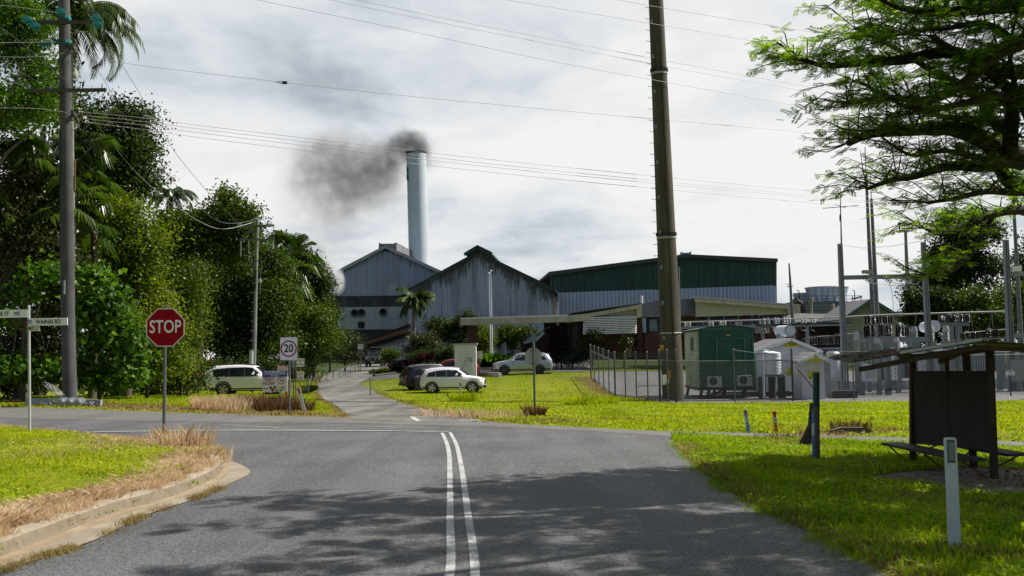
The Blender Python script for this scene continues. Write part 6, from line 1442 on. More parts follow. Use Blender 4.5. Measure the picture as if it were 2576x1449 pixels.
 for(xa,xb,nm)in((cx0-.01,cx1+.012,'windscreen'),(.048,.088,'rear_window')if shape=='cross' else(.018,.052,'rear_window')):
  b=MB();vs=[]
  for x in(xa,xb):
   X_=(x-.5)*L;zt,wt=interp(X_,3),interp(X_,5)
   vs.append((X_,wt*.86,zt))
  nrm=Vector((1 if nm=='windscreen' else-1,0,.9)).normalized()*.03
  (xa_,wa,za),(xb_,wb2,zb2)=vs
  q=[Vector((xa_,-wa,za))+nrm,Vector((xa_,wa,za))+nrm,Vector((xb_,wb2,zb2))+nrm,Vector((xb_,-wb2,zb2))+nrm]
  b.poly(q if nm=='windscreen' else q[::-1]);b.build(nm,glass_dark,t)
 xf=L/2;b=MB();b.box((xf-.01,0,.42*H),(.05,W*.52,.14*H));b.build('grille',black_plastic,t)
 for s in(-1,1):
  b=MB();b.lathe([(.0,.03),(.09,.02),(.1,0)],(xf-.06 if shape=='boxy' else xf-.1,s*W*.34,.5*H),(1,0,.0),14);b.build('headlight',head_m,t,50)
  b=MB();b.box((-xf+.04,s*W*.39,.56*H),(.08,.16,.13*H));b.build('tail_light',tail_red,t)
 b=MB();b.box((xf+.0,0,.25*H),(.12,W*.8,.10*H));b.build('front_bumper',black_plastic,t)
 b=MB();b.box((-xf+.03,0,.25*H),(.14,W*.84,.13*H));b.build('rear_bumper',black_plastic,t)
 b=MB();b.box((xf+.065,0,.28*H),(.01,.37,.11));b.build('number_plate',plate_m,t)
 b=MB();b.box((-xf-.045,0,.46*H),(.01,.37,.11));b.build('number_plate',plate_m,t)
 if shape=='cross':
  b=MB();X_=(.085-.5)*L;b.box((X_-.08,0,interp(X_,3)+.015),(.3,interp(X_,5)*1.9,.03));b.build('spoiler',body_m,t)
 if rails:
  for s in(-1,1):
   b=MB();pts=[]
   for a in(.14,.17,.3,.45,.56,.585):X_=(a-.5)*L;pts.append((X_,s*interp(X_,5)*.88,interp(X_,3)+(.045 if .15<a<.57 else .0)))
   b.tube(pts,.022,6);b.build('roof_rail',chrome if rails=='silver' else black_plastic,t,50)
 xr_=-wb_/2+nose_off;xf_=wb_/2+nose_off
 first=None
 for x in(xr_,xf_):
  for s in(-1,1):
   side_y=sy(x,r)
   b=MB();n=26;vs=[]
   for k in range(n+1):
    a=math.pi*(k/n)*1.16-math.pi*.08
    for rr in(r*1.02,r*1.22):vs.append((x+rr*math.cos(a),s*(sy(x+rr*math.cos(a),max(r+rr*math.sin(a),.16*H))+.022),r+rr*math.sin(a)))
   b.add(vs,[(2*k,2*k+1,2*k+3,2*k+2)for k in range(n)]);b.build('wheel_arch',black_plastic,t)
   b=MB();b.lathe([(r*1.1,0),(r*1.1,.008)],(x,s*(side_y+.006),r+.02),(0,s,0),26);b.build('wheel_well',soot,t)
   yy=side_y+.05
   b=MB();b.lathe([(r*.66,-.20),(r*.92,-.20),(r,-.16),(r,-.03),(r*.94,.0),(r*.72,.012),(r*.66,.0)],(0,0,0),(0,s,0),28);b.v=[(v[0]+x,v[1]+s*yy,v[2]+r)for v in b.v];wh=b.build('wheel',black_rubber,t,45)
   b=MB();b.lathe([(r*.68,-.02),(r*.68,.004),(r*.62,.008),(r*.6,-.03),(r*.1,-.03)],(x,s*yy,r),(0,s,0),28)
   for k in range(5):
    for dk in(-.16,.16):
     a=2*math.pi*k/5+dk;c,sn=math.cos(a),math.sin(a);a2=2*math.pi*k/5+dk*.4
     b.bar((x+r*.1*math.cos(a2),s*(yy+.012),r+r*.1*math.sin(a2)),(x+r*.64*c,s*(yy+.004),r+r*.64*sn),.055,.02,(0,1,0))
   b.lathe([(.01,.02),(.07,.015),(.075,-.01)],(x,s*yy,r),(0,s,0),14);b.build('rim',rims,wh,40)
 if extras:extras(t,L,W,H,st,interp,sy)
 return t
white_car=paint('car_white',(.88,.84,.92));cream_car=paint('car_warm_white',(.84,.81,.85));silver_car=paint('car_silver',(.42,.45,.49),.55,.3);red_car=paint('car_red',(.20,.008,.016),.3,.3);navy_car=paint('car_navy',(.012,.016,.032),.4,.3);black_car=paint('car_black',(.02,.02,.021),.2,.35)
def spare(t,L,W,H,st,interp,sy):
 b=MB();b.lathe([(.30,-.02),(.38,.02),(.385,.16),(.33,.23),(.1,.25),(.01,.25)],(-L/2-.02,.0,.62*H),(-1,0,0),24);b.build('spare_wheel_cover',cream_car,t,40)
make_car('four_wheel_drive','large white four wheel drive with rear spare wheel behind the warning board',627,61,993,R(2),4.75,1.9,1.84,2.79,.40,'boxy',cream_car,rim_m,.05,spare)
make_car('small_car','small white sport utility car parked side on in the lawn',1141,63,989,R(-3),4.04,1.78,1.6,2.52,.345,'cross',white_car,rim_m,.0,None,'silver')
make_car('dark_car','dark navy car half hidden behind the small white car',1093,66.5,984,R(24),4.4,1.8,1.62,2.66,.35,'cross',navy_car,rim_dark,0,None,'silver')
make_car('silver_car','silver grey sport utility car facing left on the car park behind the turned stop sign',1315,81,936,R(180),4.88,1.92,1.74,2.79,.37,'cross',silver_car,rim_dark,.05,None,'silver')
make_car('red_car','dark red car facing left mostly hidden by the white electrical cabinet',1135,79,936,R(181),4.5,1.8,1.52,2.7,.34,'cross',red_car,rim_dark,.0,None,False)
def roofload(t,L,W,H,st,interp,sy):
 b=MB();b.box((-.5,0,H+.12),(1.9,W*.8,.05));b.build('roof_rack',black_plastic,t)
 b=MB();b.lathe([(.02,0),(.17,.04),(.19,.5),(.17,1.0),(.19,1.3),(.02,1.36)],(-.2,-.68,H+.32),(0,1,0),12);b.build('roof_load',M('canvas_black',(.02,.02,.02),.9),t,40)
 b=MB();b.box((L/2+.1,0,.36*H),(.18,W*.96,.28));b.tube([(L/2+.15,-W*.3,.36*H),(L/2+.15,-W*.3,.58*H),(L/2+.15,W*.3,.58*H),(L/2+.15,W*.3,.36*H)],.03,6);b.build('bull_bar',black_plastic,t)
 for s in(-1,1):
  b=MB();b.lathe([(.1,0),(.1,.03)],(L/2+.2,s*.33,.44*H),(1,0,0),14);b.build('spot_lamp',head_m,t)
 text_plate=MB();text_plate.box((L/2+.2,0,.3*H),(.01,.4,.12));text_plate.build('number_plate',plate_m,t)
make_car('four_wheel_drive','black four wheel drive with a loaded roof rack at the far end of the driveway',945,118,915,R(-90),4.8,1.9,1.8,2.78,.41,'boxy',black_car,rim_dark,.05,roofload)
# fences beside the driveway
def chainfence():
 posts=[(771,927,875),(784,925,877),(795,921,878),(805,920,872),(822,916,869),(838,914,867),(853,913,866),(868,912,865),(881,911,867),(893,911,869),(902,911,868)]
 g=gbase(805,74);r=thing('chain_fence','low chain fence of grey posts curving along the left side of the driveway','fence',g);T=[]
 for i,(x,yb,yt)in enumerate(posts):
  Y=66+i*3.6;q=at(x,yb,Y);q.z=base(q.x,Y);h=(yb-yt)*Y/F*.92
  b=MB();b.tube([q-g-Vector((0,0,.1)),q-g+Vector((0,0,max(.95,h*.55)))],.035,7);b.build('post',galv,r,50);T.append(q-g+Vector((0,0,max(.9,h*.55-.06))))
 for a,c in zip(T[:-1],T[1:]):
  b=MB();b.tube([a.lerp(c,k/8)-Vector((0,0,.35*4*(k/8)*(1-k/8)))for k in range(9)],.022,5);b.build('chain',galv,r)
chainfence()
def wirefence(nm,label,pts,Ys,h,mesh=True):
 g=gbase(pts[0],Ys[0]);r=thing(nm,label,'fence',g);Q=[]
 for x,Y in zip(pts,Ys):
  xx=XZ(x,950,Y)[0];q=Vector((xx,Y,base(xx,Y)))-g;Q.append(q);b=MB();b.tube([q-Vector((0,0,.1)),q+Vector((0,0,h))],.035,7);b.build('post',galv,r,50)
 for a,c in zip(Q[:-1],Q[1:]):
  b=MB();n=max(3,int((c-a).length/.15))
  for k in range(1,n):p=a.lerp(c,k/n);b.tube([p+Vector((0,0,.03)),p+Vector((0,0,h*.78))],.004,3,False)
  for k in range(7):z=Vector((0,0,h*.13*k+.03));b.tube([a+z,c+z],.004,3,False)
  b.build('wire_mesh',galv,r)
wirefence('wire_fence','low wire mesh fence between the signs and the driveway edge',[670,730,776],[66,60,56.5],1.15)
wirefence('wire_fence','short wire mesh fence behind the navy car on the right of the driveway',[931,1028,1060],[60,68,70],1.1)
# substation
chain_wire=M('chain_wire',(.15,.155,.16),.6,.3)
white_board=M('weatherboard',(.86,.84,.92),.7,0,.06,2,dirt=(.35,.34,.28),damt=.4)
ins_brown=M('brown_porcelain',(.012,.008,.008),.12,0,.1)
ins_grey=M('grey_porcelain',(.42,.42,.41),.3,0,.08)
steel_pale=M('painted_steel',(.235,.265,.285),.6,.1,.12,2,dirt=(.14,.13,.11),damt=.4)
tank_white=M('tank_white',(.74,.76,.84),.5,0,.08,1.5,dirt=(.3,.27,.2),damt=.3)
FY=50.0
def fpt(px,Y):x=XZ(px,960,Y)[0];return Vector((x,Y,base(x,Y)+.02))
def fence_run(root,P0,P1,n,h,top=True,barbed=True,mesh=True,dens=.11,extend=.0,bottom=True,hp=None,skip_last=False):
 g=root.location
 for k in range(n+1-(1 if skip_last else 0)):
  q=P0.lerp(P1,k/n)-g;b=MB();b.tube([q-Vector((0,0,.2)),q+Vector((0,0,h+extend))],.036 if 0<k<n else .055,8);b.lathe([(.06,0),(.06,.03),(.02,.07)],q+Vector((0,0,h+extend)),(0,0,1),8);b.build('post',galv,root,50)
 z=lambda v:Vector((0,0,v))
 if top:b=MB();b.tube([P0-g+z(h),P1-g+z(h)],.028,7);b.build('top_rail',galv,root,50)
 if bottom:b=MB();b.tube([P0-g+z(.08),P1-g+z(.08)],.028,7);b.build('bottom_rail',galv,root,50)
 if barbed:
  for k in range(3):b=MB();b.tube([P0-g+z(h+.14*(k+1)),P1-g+z(h+.14*(k+1))],.006,4);b.build('barbed_wire',galv,root)
 if mesh:
  b=MB();L=(P1-P0).length;d=(P1-P0)/L;nrm=Vector((d.y,-d.x,0))*.012;k=-h
  lo=.06;H=h-.04
  while k<L:
   for s in(0,1):
    a0,a1=k,k+H;z0,z1=lo,lo+H
    c0,c1=max(a0,0),min(a1,L)
    if c1>c0:
     u0,u1=(c0-a0)/(a1-a0),(c1-a0)/(a1-a0);zz0,zz1=(z0+(z1-z0)*u0,z0+(z1-z0)*u1)if s==0 else(z1-(z1-z0)*u0,z1-(z1-z0)*u1)
     p0=P0-g+d*c0+z(zz0);p1=P0-g+d*c1+z(zz1);w_=(p1-p0).normalized().cross(Vector((nrm.x,nrm.y,0)).normalized())*.0058
     off=nrm*(1 if s else-1)*.3
     b.add([p0-w_+off,p0+w_+off,p1+w_+off,p1-w_+off],[(0,1,2,3)])
   k+=dens
  b.build('chain_mesh',chain_wire,root)
A0,A1,A2=fpt(1700,FY),fpt(1547,57),fpt(1487,76)
g=A0.copy();r=thing('chain_link_fence','chain link fence around the left corner of the substation with barbed wire on top','fence',g)
fence_run(r,A2,A1,5,2.0,extend=.45,skip_last=True);fence_run(r,A1,A1.lerp(A0,.76),4,2.0,extend=.5,dens=.09)
r=thing('mesh_gate','narrow mesh gate with safety notices left of the concrete pole foot','gate',A1.lerp(A0,.76).copy())
fence_run(r,A1.lerp(A0,.76),A0,2,2.1,extend=.5,dens=.09)
for i,(f,z,mm,w_,h_)in enumerate([(.28,1.1,sign_white,.22,.5),(.45,1.15,sign_white,.24,.45),(.62,1.4,ylw,.18,.4),(.2,1.2,sign_green,.14,.4)]):
 q=A1.lerp(A0,.76+.24*f)-r.location;b=MB();b.box((q.x,q.y-.06,z),(w_,.01,h_),R(-40));o=b.build('safety_notice',mm,r)
A3,A4=fpt(1994,50.3),fpt(2740,52)
r=thing('chain_link_fence','front chain link fence with a top rail before the green cabin and water tank','fence',A0.copy())
fence_run(r,A0,A3,2,2.05,extend=.55,barbed=False,dens=.09)
for k in range(3):
 b=MB();q0=A0.lerp(A3,.5)-r.location+Vector((0,0,2.6-.05*k));q1=A3-r.location+Vector((0,0,2.15+.1*k));b.tube([q0,q1],.007,4);b.build('barbed_wire',galv,r)
r=thing('chain_link_fence','fence of thin posts and mesh continuing right behind the bus shelter','fence',A3.copy())
fence_run(r,A3,A4,5,2.0,top=False,barbed=True,dens=.10,bottom=False,extend=.1)
b=MB();b.bar(at(2002,922,50)-r.location,at(2046,975,49.6)-r.location,.06);b.build('brace',rust,r)
q=at(2541,936.5,51.3);s_=thing('danger_sign','red and white danger high voltage sign on the fence right of the bus shelter','sign',q)
k=51.3/F;b=MB();b.bx(-11*k,11*k,-.01,0,-7.2*k,7.2*k);f=b.build('sign_face',sign_white,s_)
b=MB();b.bx(-10.5*k,10.5*k,-.014,-.0105,1.5*k,6.8*k);f2=b.build('red_header',M('sign_maroon',(.22,.02,.03)),f)
text(f2,'DANGER',sign_white,0,4.1*k,4.2*k,-.018,bold=.02);text(f,'HIGH',sign_green,0,-1.2*k,4.2*k,-.015,bold=.02);text(f,'VOLTAGE',sign_green,0,-4.8*k,4.2*k,-.015,bold=.02)
b=MB();b.tube([(0,.03,-3.2*.6),(0,.03,.2)],.035,8);b.build('post',dark_steel,s_)
def elec_sign(parent,root,x0,y0,x1,y1,Y,wide=True):
 a,c=at(x0,y1,Y)-root,at(x1,y0,Y)-root;b=MB();b.bx(a.x,c.x,a.y-.02,a.y-.005,a.z,c.z);f=b.build('warning_sign',sign_yellow,parent)
 h=c.z-a.z;yy=a.y-.024
 tx,tz,s=(a.x+h*.5,(a.z+c.z)/2,h*.36)if wide else((a.x+c.x)/2,c.z-h*.33,h*.27)
 b=MB()
 for o_,i_ in(((0,s),(0,s*.55)),):pass
 T=[(tx-s,tz-s*.8),(tx+s,tz-s*.8),(tx,tz+s*.95)];Ti=[(tx+(q[0]-tx)*.68,tz-s*.12+(q[1]-tz+s*.12)*.68)for q in T]
 for i in range(3):
  j=(i+1)%3;b.add([(T[i][0],yy,T[i][1]),(T[j][0],yy,T[j][1]),(Ti[j][0],yy,Ti[j][1]),(Ti[i][0],yy,Ti[i][1])],[(0,1,2,3)])
 b.add([(tx-s*.05,yy,tz+s*.35),(tx+s*.16,yy,tz+s*.3),(tx+s*.02,yy,tz),(tx+s*.14,yy,tz-.03*s),(tx-s*.1,yy,tz-s*.55),(tx-s*.02,yy,tz-s*.1),(tx-s*.16,yy,tz-s*.05)],[(0,1,2,3,4,5,6)])
 b.build('bolt_triangle',sign_black,f)
 n=4
 for k in range(n):
  if wide:lx0,lx1,z_=a.x+h*1.05+(0 if k<3 else h*.4),c.x-h*.12-(0 if k<3 else h*.5),c.z-h*(.22+k*.19);hh=h*.10
  else:lx0,lx1,z_=a.x+h*.1,c.x-h*.1-(k==3)*h*.2,a.z+h*(.36-k*.1);hh=h*.05
  b=MB();n_=7;w_=(lx1-lx0)/n_
  for m in range(n_):b.add([(lx0+m*w_,yy,z_-hh/2),(lx0+m*w_+w_*.75,yy,z_-hh/2),(lx0+m*w_+w_*.75,yy,z_+hh/2),(lx0+m*w_,yy,z_+hh/2)],[(0,1,2,3)])
  b.build('lettering',sign_black,f)
GYc=54.0;g=Vector((XZ(1830,990,GYc)[0],GYc,base(XZ(1830,990,GYc)[0],GYc)+.02))
r=thing('green_cabin','dark green corrugated railway wagon body on stumps behind the front fence','cabin',g)
p0,p1=at(1761,975,GYc)-g,at(1899,975,GYc)-g;zt=(at(1761,832,GYc)-g).z;x0,x1,z0=p0.x,p1.x,p0.z;D_=4.4
cab_g=M('wagon_green',(.048,.14,.108),.5,0,.18,1.2,dirt=(.03,.11,.085),dscale=1,damt=.6);cab_l=M('wagon_green_lit',(.50,.53,.38),.6,0,.25,1.5,dirt=(.10,.22,.14),damt=.6)  # side sheeting is paler: skylight on its ribs put into the colour
def corr_wall(P,Qv,z0,z1,per,amp,nrm,top=None):
 """sheet from P to P+Qv with horizontal ribs"""
 b=MB();n=int((z1-z0)/per*4);rows=[]
 for i in range(n+1):
  z=z0+(z1-z0)*i/n;o=Vector(nrm)*(amp*math.cos(2*math.pi*i/4));rows.append(((P[0]+o.x,P[1]+o.y,z),(P[0]+Qv[0]+o.x,P[1]+Qv[1]+o.y,z)))
 b.add([v for q in rows for v in q],[(2*i,2*i+1,2*i+3,2*i+2)for i in range(n)]);return b
b=MB();b.bx(x0+.03,x1-.03,.03,D_,z0,zt-.05);b.build('body',cab_g,r)
corr_wall((x0,0),(x1-x0,0),z0,zt+.02,.11,.025,(0,-1,0)).build('front_sheeting',cab_g,r,80)
o=corr_wall((x0,D_),(0,-D_),z0,zt,.11,.025,(-1,0,0)).build('side_sheeting',cab_l,r,80)
b=MB();n=14;hump=.36;vs=[]
for k in range(n+1):
 f=k/n;x=x0-.08+(x1-x0+.16)*f;z=zt+hump*(1-(2*f-1)**2)**.8*.55+.02;vs+=[(x,-.1,z),(x,D_+.1,z),(x,-.1,z+.05),(x,D_+.1,z+.05)]
b.add(vs,[q for k in range(n)for q in((4*k,4*k+4,4*k+5,4*k+1),(4*k+2,4*k+3,4*k+7,4*k+6),(4*k,4*k+2,4*k+6,4*k+4))]);b.build('roof',M('wagon_roof',(.05,.09,.06),.7),r,40)
b=MB();b.prism([(x0,.02,zt-.02)]+[(x0+(x1-x0)*k/n,.02,zt+hump*(1-(2*k/n-1)**2)**.8*.55)for k in range(n+1)]+[(x1,.02,zt-.02)],(0,.05,0));b.build('roof_end',cab_g,r)
for px in(1803.5,1874):
 x=(at(px,900,GYc)-g).x;b=MB();b.bx(x-.05,x+.05,-.07,-.026,z0+.2,zt-.45);b.build('door_stile',cab_g,r)
b=MB();xa,xb=(at(1803,900,GYc)-g).x,(at(1877,900,GYc)-g).x;b.bx(xa,xb,-.065,-.027,zt-.5,zt-.44);b.build('door_rail',cab_g,r)
for xx in(x0+.04,x1-.04):b=MB();b.bx(xx-.05,xx+.05,-.05,.05,z0,zt);b.build('corner_trim',M('corner_green',(.03,.10,.075),.6),r)
b=MB();q=at(1830.5,843.5,GYc)-g;b.bx(q.x-.11,q.x+.11,-.14,-.03,q.z-.05,q.z+.05);b.build('amber_lamp',M('amber_lamp',(.45,.30,.08),.4),r)
b=MB();q=at(1742,865,GYc+2.0)-g;b.bx(x0-.06,x0-.02,1.7,2.3,q.z-.35,q.z+.35);b.build('vent_hatch',M('hatch_grey',(.12,.15,.13)),r)
b=MB();b.bx(x0-.05,x1+.02,-.03,D_,z0-.16,z0-.005);b.build('chassis',black_plastic,r)
for px,y in((1738,3.4),(1764,.4),(1783,.5),(1796,.3),(1825,.6),(1832,3),(1875,.5),(1886,3)):
 x=(at(px,990,GYc)-g).x+y*.12;b=MB();b.bar((x+.08,y,z0-.1),(x-.05,y,.0),.14,.14);b.build('leg',dark_steel,r)
b=MB();b.bar((x0+.6,.3,.15),(x0+1.3,.3,z0-.15),.1);b.bar((x0+.9,.3,.3),(x0+2.4,.3,.3),.06);b.build('undergear',dark_steel,r)
for(ax0,ax1,ay0,ay1)in((1780.5,1815,946.5,971.5),(1856,1891,944,969)):
 a,c=at(ax0,ay1,GYc-.4)-g,at(ax1,ay0,GYc-.4)-g;b=MB();b.bx(a.x,c.x,-.42,-.08,a.z,c.z);ac=b.build('air_conditioner',M('aircon_cream',(.50,.50,.46),.5,0,.05),r)
 cx,cz,rr=a.x+(c.x-a.x)*.40,(a.z+c.z)/2,(c.z-a.z)*.42
 b=MB();b.lathe([(rr,0),(rr,.006)],(cx,-.42,cz),(0,-1,0),24);fa=b.build('fan_opening',soot,ac)
 b=MB()
 for k in range(5):ring(b,cx,cz,rr*(.18+.2*k)-.006,rr*(.18+.2*k)+.006,-.431,20)
 for k in range(10):t_=k*math.pi/10;b.bar((cx-rr*math.cos(t_),-.433,cz-rr*math.sin(t_)),(cx+rr*math.cos(t_),-.433,cz+rr*math.sin(t_)),.008,.004)
 b.build('fan_grille',M('grille_grey',(.12,.12,.12)),ac)
 b=MB();b.bx(c.x-.14,c.x-.05,-.424,-.4205,c.z-.1,c.z-.05);b.build('maker_mark',sign_blue,ac)
 b=MB();b.bx(a.x-.03,c.x+.03,-.45,0,a.z-.05,a.z-.003);b.build('bracket',galv_light,ac)
HY=56.0;g=Vector((XZ(1978,990,HY)[0],HY,base(XZ(1978,990,HY)[0],HY)+.02))
def hut(name,label,g,Y,wall,gable,depth,boards,over,floor,matw,roofm):
 r=thing(name,label,'hut',g);(xa,xb,yb)=wall;(lx,ly),(px_,py_),(rx,ry)=gable
 a,c=at(xa,yb,Y)-g,at(xb,yb,Y)-g;zl=(at(lx,ly,Y)-g).z;pk=at(px_,py_,Y)-g;zr=(at(rx,ry,Y)-g).z
 zw=(zl+zr)/2+.12
 b=MB();b.bx(a.x,c.x,0,depth,a.z,zw);b.prism([(a.x,0,zw+.001),(c.x,0,zw+.001),(pk.x,0,pk.z-.08)],(0,depth,0));b.build('wall',matw,r)
 if boards:
  b=MB();n=int((pk.z-a.z)/.17)
  for k in range(n):
   z=a.z+.17*k;w0,w1=a.x,c.x
   if z+.17>zw:f=min(1,(z+.17-zw)/(pk.z-zw));w0,w1=a.x+(pk.x-a.x)*f,c.x+(pk.x-c.x)*f
   if w1-w0>.1:b.prism([(w0,-.03,z),(w0,-.005,z),(w0,-.005,z+.165),(w0,-.008,z+.165)],(w1-w0,0,0))
   if z+.17<zw:b.prism([(a.x-.03,0,z),(a.x-.005,0,z),(a.x-.005,0,z+.165),(a.x-.008,0,z+.165)],(0,depth,0))
  b.build('weatherboards',matw,r)
 A=[Vector((at(lx,ly,Y)-g).to_tuple()),pk,Vector((at(rx,ry,Y)-g).to_tuple())];up=Vector((0,0,.05))
 for q in A:q.y=-over
 for i,(s,e)in enumerate(((0,1),(1,2))):
  b=MB();b.prism([A[s],A[e],A[e]+up,A[s]+up],(0,depth+2*over,0));b.build('roof',roofm,r)
 b=MB();z=Vector((0,-.02,-.03));b.bar(A[0]+z,A[1]+z,.05,.17);b.bar(A[1]+z,A[2]+z,.05,.17);b.build('barge_board',white_paint,r)
 return r,a,c,zw,pk
r,a,c,zw,pk=hut('weatherboard_hut','white weatherboard hut on stumps with a rusty roof and yellow warning signs',g,HY,(1905,2057,985),((1893,886),(1986,852.5),(2064,884)),5.2,True,.35,.5,white_board,roof_rusty)
elec_sign(r,g,1971,861,2006.5,872.5,HY-.06);elec_sign(r,g,1978,924.5,1998,944.5,HY-.06,False)
for k in range(5):
 b=MB();b.box((a.x+.15+(c.x-a.x-.3)*k/4,.2,a.z/2),(.22,.22,a.z));b.build('stump',dark_steel,r)
b=MB();b.tube([at(2056,884,HY-.5)-g,at(2058,896,HY-.5)-g,at(2040,898,HY-.1)-g],.05,7);b.build('gutter_pipe',white_paint,r,50)
HY2=51.6;g=Vector((XZ(2047,1005,HY2)[0],HY2,base(XZ(2047,1005,HY2)[0],HY2)+.02))
r,a,c,zw,pk=hut('small_hut','small white gabled hut with two yellow electrical signs right of the water tank',g,HY2,(2019,2076.5,1006),((2003,913),(2047,888),(2091,913)),1.9,False,.3,0,white_board,roof_rusty)
elec_sign(r,g,2032,900,2068,911,HY2-.32);elec_sign(r,g,2034,932,2060,952.5,HY2-.01,False)
WY=53.2;g=Vector((XZ(1945,1005,WY)[0],WY,base(XZ(1945,1005,WY)[0],WY)+.02));kk=WY/F
r=thing('water_tank','ribbed white rainwater tank on dark stumps beside the weatherboard hut','water tank',g)
zb,zt=(at(1945,942,WY)-g).z,(at(1945,887,WY)-g).z;R_=21.5*kk;prof=[(R_*.1,0),(R_,0)];n=15
for k in range(n):z=(zt-zb)*(k/n);prof+=[(R_,z),(R_*1.045,z+(zt-zb)/n*.5)]
prof+=[(R_,zt-zb),(R_*.1,zt-zb+.08)]
b=MB();b.lathe(prof,(0,0,zb),(0,0,1),32);b.build('tank',tank_white,r,30)
b=MB();b.bx(-R_*1.1,R_*1.1,-R_,R_,zb-.12,zb-.005);b.build('deck',M('deck_grey',(.2,.22,.24)),r)
for x in(-.55,.12,.5):b=MB();b.lathe([(.20,0),(.2,zb-.12)],(x if x!=.12 else .1,.1 if x!=.12 else .5,0),(0,0,1),14);b.build('leg',M('dark_concrete',(.055,.05,.045),.9),r,50)
b=MB();b.tube([at(1922,1003,WY-.7)-g,at(1918,889,WY-.7)-g,at(1922,886,WY-.7)-g,at(1930,886,WY-.2)-g],.06,8);b.build('downpipe',tank_white,r,50)
b=MB();b.tube([at(1920,880,WY)-g,at(1938,885,WY)-g],.05,8);b.build('inlet_pipe',galv_light,r)
TY_=63;g=Vector((XZ(1974,905,TY_)[0],TY_,base(XZ(1974,905,TY_)[0],TY_)));kk=TY_/F
r=thing('power_transformer','pale transformer with a horizontal white oil cylinder rising behind the weatherboard hut','transformer',g)
b=MB();b.bx(-1.6,1.4,-.6,1.4,.3,(at(1974,868,TY_)-g).z);b.build('tank',tank_white,r)
c0,c1=at(1961,833,TY_+1)-g,at(1987,832,TY_-.8)-g;ax=(c1-c0);Lh=ax.length
b=MB();b.lathe([(.1,-.02),(14*kk,0),(14*kk,Lh),(15*kk,Lh),(15*kk,Lh+.06),(.1,Lh+.07)],c0,ax,28);b.build('oil_cylinder',tank_white,r,40)
for k in range(16):b=MB();t_=k*math.pi/8;o=ax.normalized();u_=o.orthogonal().normalized();v_=o.cross(u_);b.lathe([(.035,0),(.035,.04)],c0+o*(Lh+.06)+(u_*math.cos(t_)+v_*math.sin(t_))*13.5*kk,o,6);b.build('flange_bolt',galv,r)
b=MB();b.box(at(1964,850,TY_+.5)-g,(.4,.6,.5));b.build('saddle',steel_pale,r)
# gantries
def post_H(b,p0,p1,w0,w1):
 p0=Vector(p0);p1=Vector(p1);d=0
 for sx in(-1,1):
  b.add([p0+Vector((sx*w0/2-.02,-w0/2,0)),p0+Vector((sx*w0/2+.02,-w0/2,0)),p0+Vector((sx*w0/2+.02,w0/2,0)),p0+Vector((sx*w0/2-.02,w0/2,0)),p1+Vector((sx*w1/2-.02,-w1/2,0)),p1+Vector((sx*w1/2+.02,-w1/2,0)),p1+Vector((sx*w1/2+.02,w1/2,0)),p1+Vector((sx*w1/2-.02,w1/2,0))],[(0,3,2,1),(4,5,6,7),(0,1,5,4),(1,2,6,5),(2,3,7,6),(3,0,4,7)])
 b.bar(p0,p1,.03,w0*.9)
 return b
GT=57.0;kk=GT/F
g=Vector((XZ(2128,1003,GT)[0],GT,base(XZ(2128,1003,GT)[0],GT)))
r=thing('steel_gantry','pale steel gantry of tapering posts and a high cross beam left of the dark trees','gantry',g)
for(xt,yt,xb,yb)in((2113,613,2128,1003),(2322.5,609,2344,1003)):
 q=at(xb,yb,GT)-g;q.z=base(q.x+g.x,GT)-g.z;b=MB();post_H(b,q,at(xt,yt,GT)-g,.30,.20);b.build('post',steel_pale,r)
b=MB();b.bar(at(2121,698.5,GT)-g,at(2330,694,GT)-g,.25,.24);b.build('high_beam',steel_pale,r)
b=MB();b.bar(at(2131,858,GT)-g,at(2336,853,GT)-g,.2,.26);b.bar(at(2131,870,GT)-g,at(2145,860,GT)-g,.1,.12);b.build('low_beam',steel_pale,r)
for x in(2179,2229,2278):
 b=MB();disc_stack(b,at(x-4,697,GT-.15)-g,(.55,-.35,-.55),4,.17,.13);b.build('glass_insulator',clearg,r,60)
b=MB();b.box(at(2181,684,GT-.2)-g,(.55,.2,.2),R(10));b.box(at(2187,686,GT-.32)-g,(.3,.06,.16));b.build('floodlight',M('lamp_grey',(.3,.3,.25),.4),r)
for pts in([(2189,712),(2240,718),(2300,716)],[(2239,710),(2270,714),(2300,713)],[(2191,714),(2198,735),(2204,760),(2207,790)],[(2238,712),(2244,735),(2247,760),(2247,785)],[(2116,616),(2170,624),(2240,620),(2320,606)]):
 b=MB();b.tube([at(x,y,GT-.5)-g for x,y in smooth_poly(pts)],.012,4);b.build('dropper_cable',galv,r)
g=Vector((XZ(2548,1003,GT)[0],GT,base(XZ(2548,1003,GT)[0],GT)))
r=thing('steel_gantry','second pale steel gantry at the right edge of the view behind the fence','gantry',g)
q=at(2548,1003,GT)-g;q.z=0;b=MB();post_H(b,q,at(2530,603,GT)-g,.34,.22);b.build('post',steel_pale,r)
q=at(2700,1003,GT)-g;q.z=base(q.x+g.x,GT)-g.z;b=MB();post_H(b,q,at(2680,598,GT)-g,.34,.22);b.build('post',steel_pale,r)
b=MB();b.bar(at(2540,690,GT)-g,at(2690,682,GT)-g,.25,.24);b.build('high_beam',steel_pale,r)
b=MB();b.bar(at(2546,845,GT)-g,at(2694,838,GT)-g,.2,.26);b.build('low_beam',steel_pale,r)
b=MB();b.box(at(2556,676,GT-.2)-g,(.5,.25,.3));b.build('floodlight',white_paint,r)
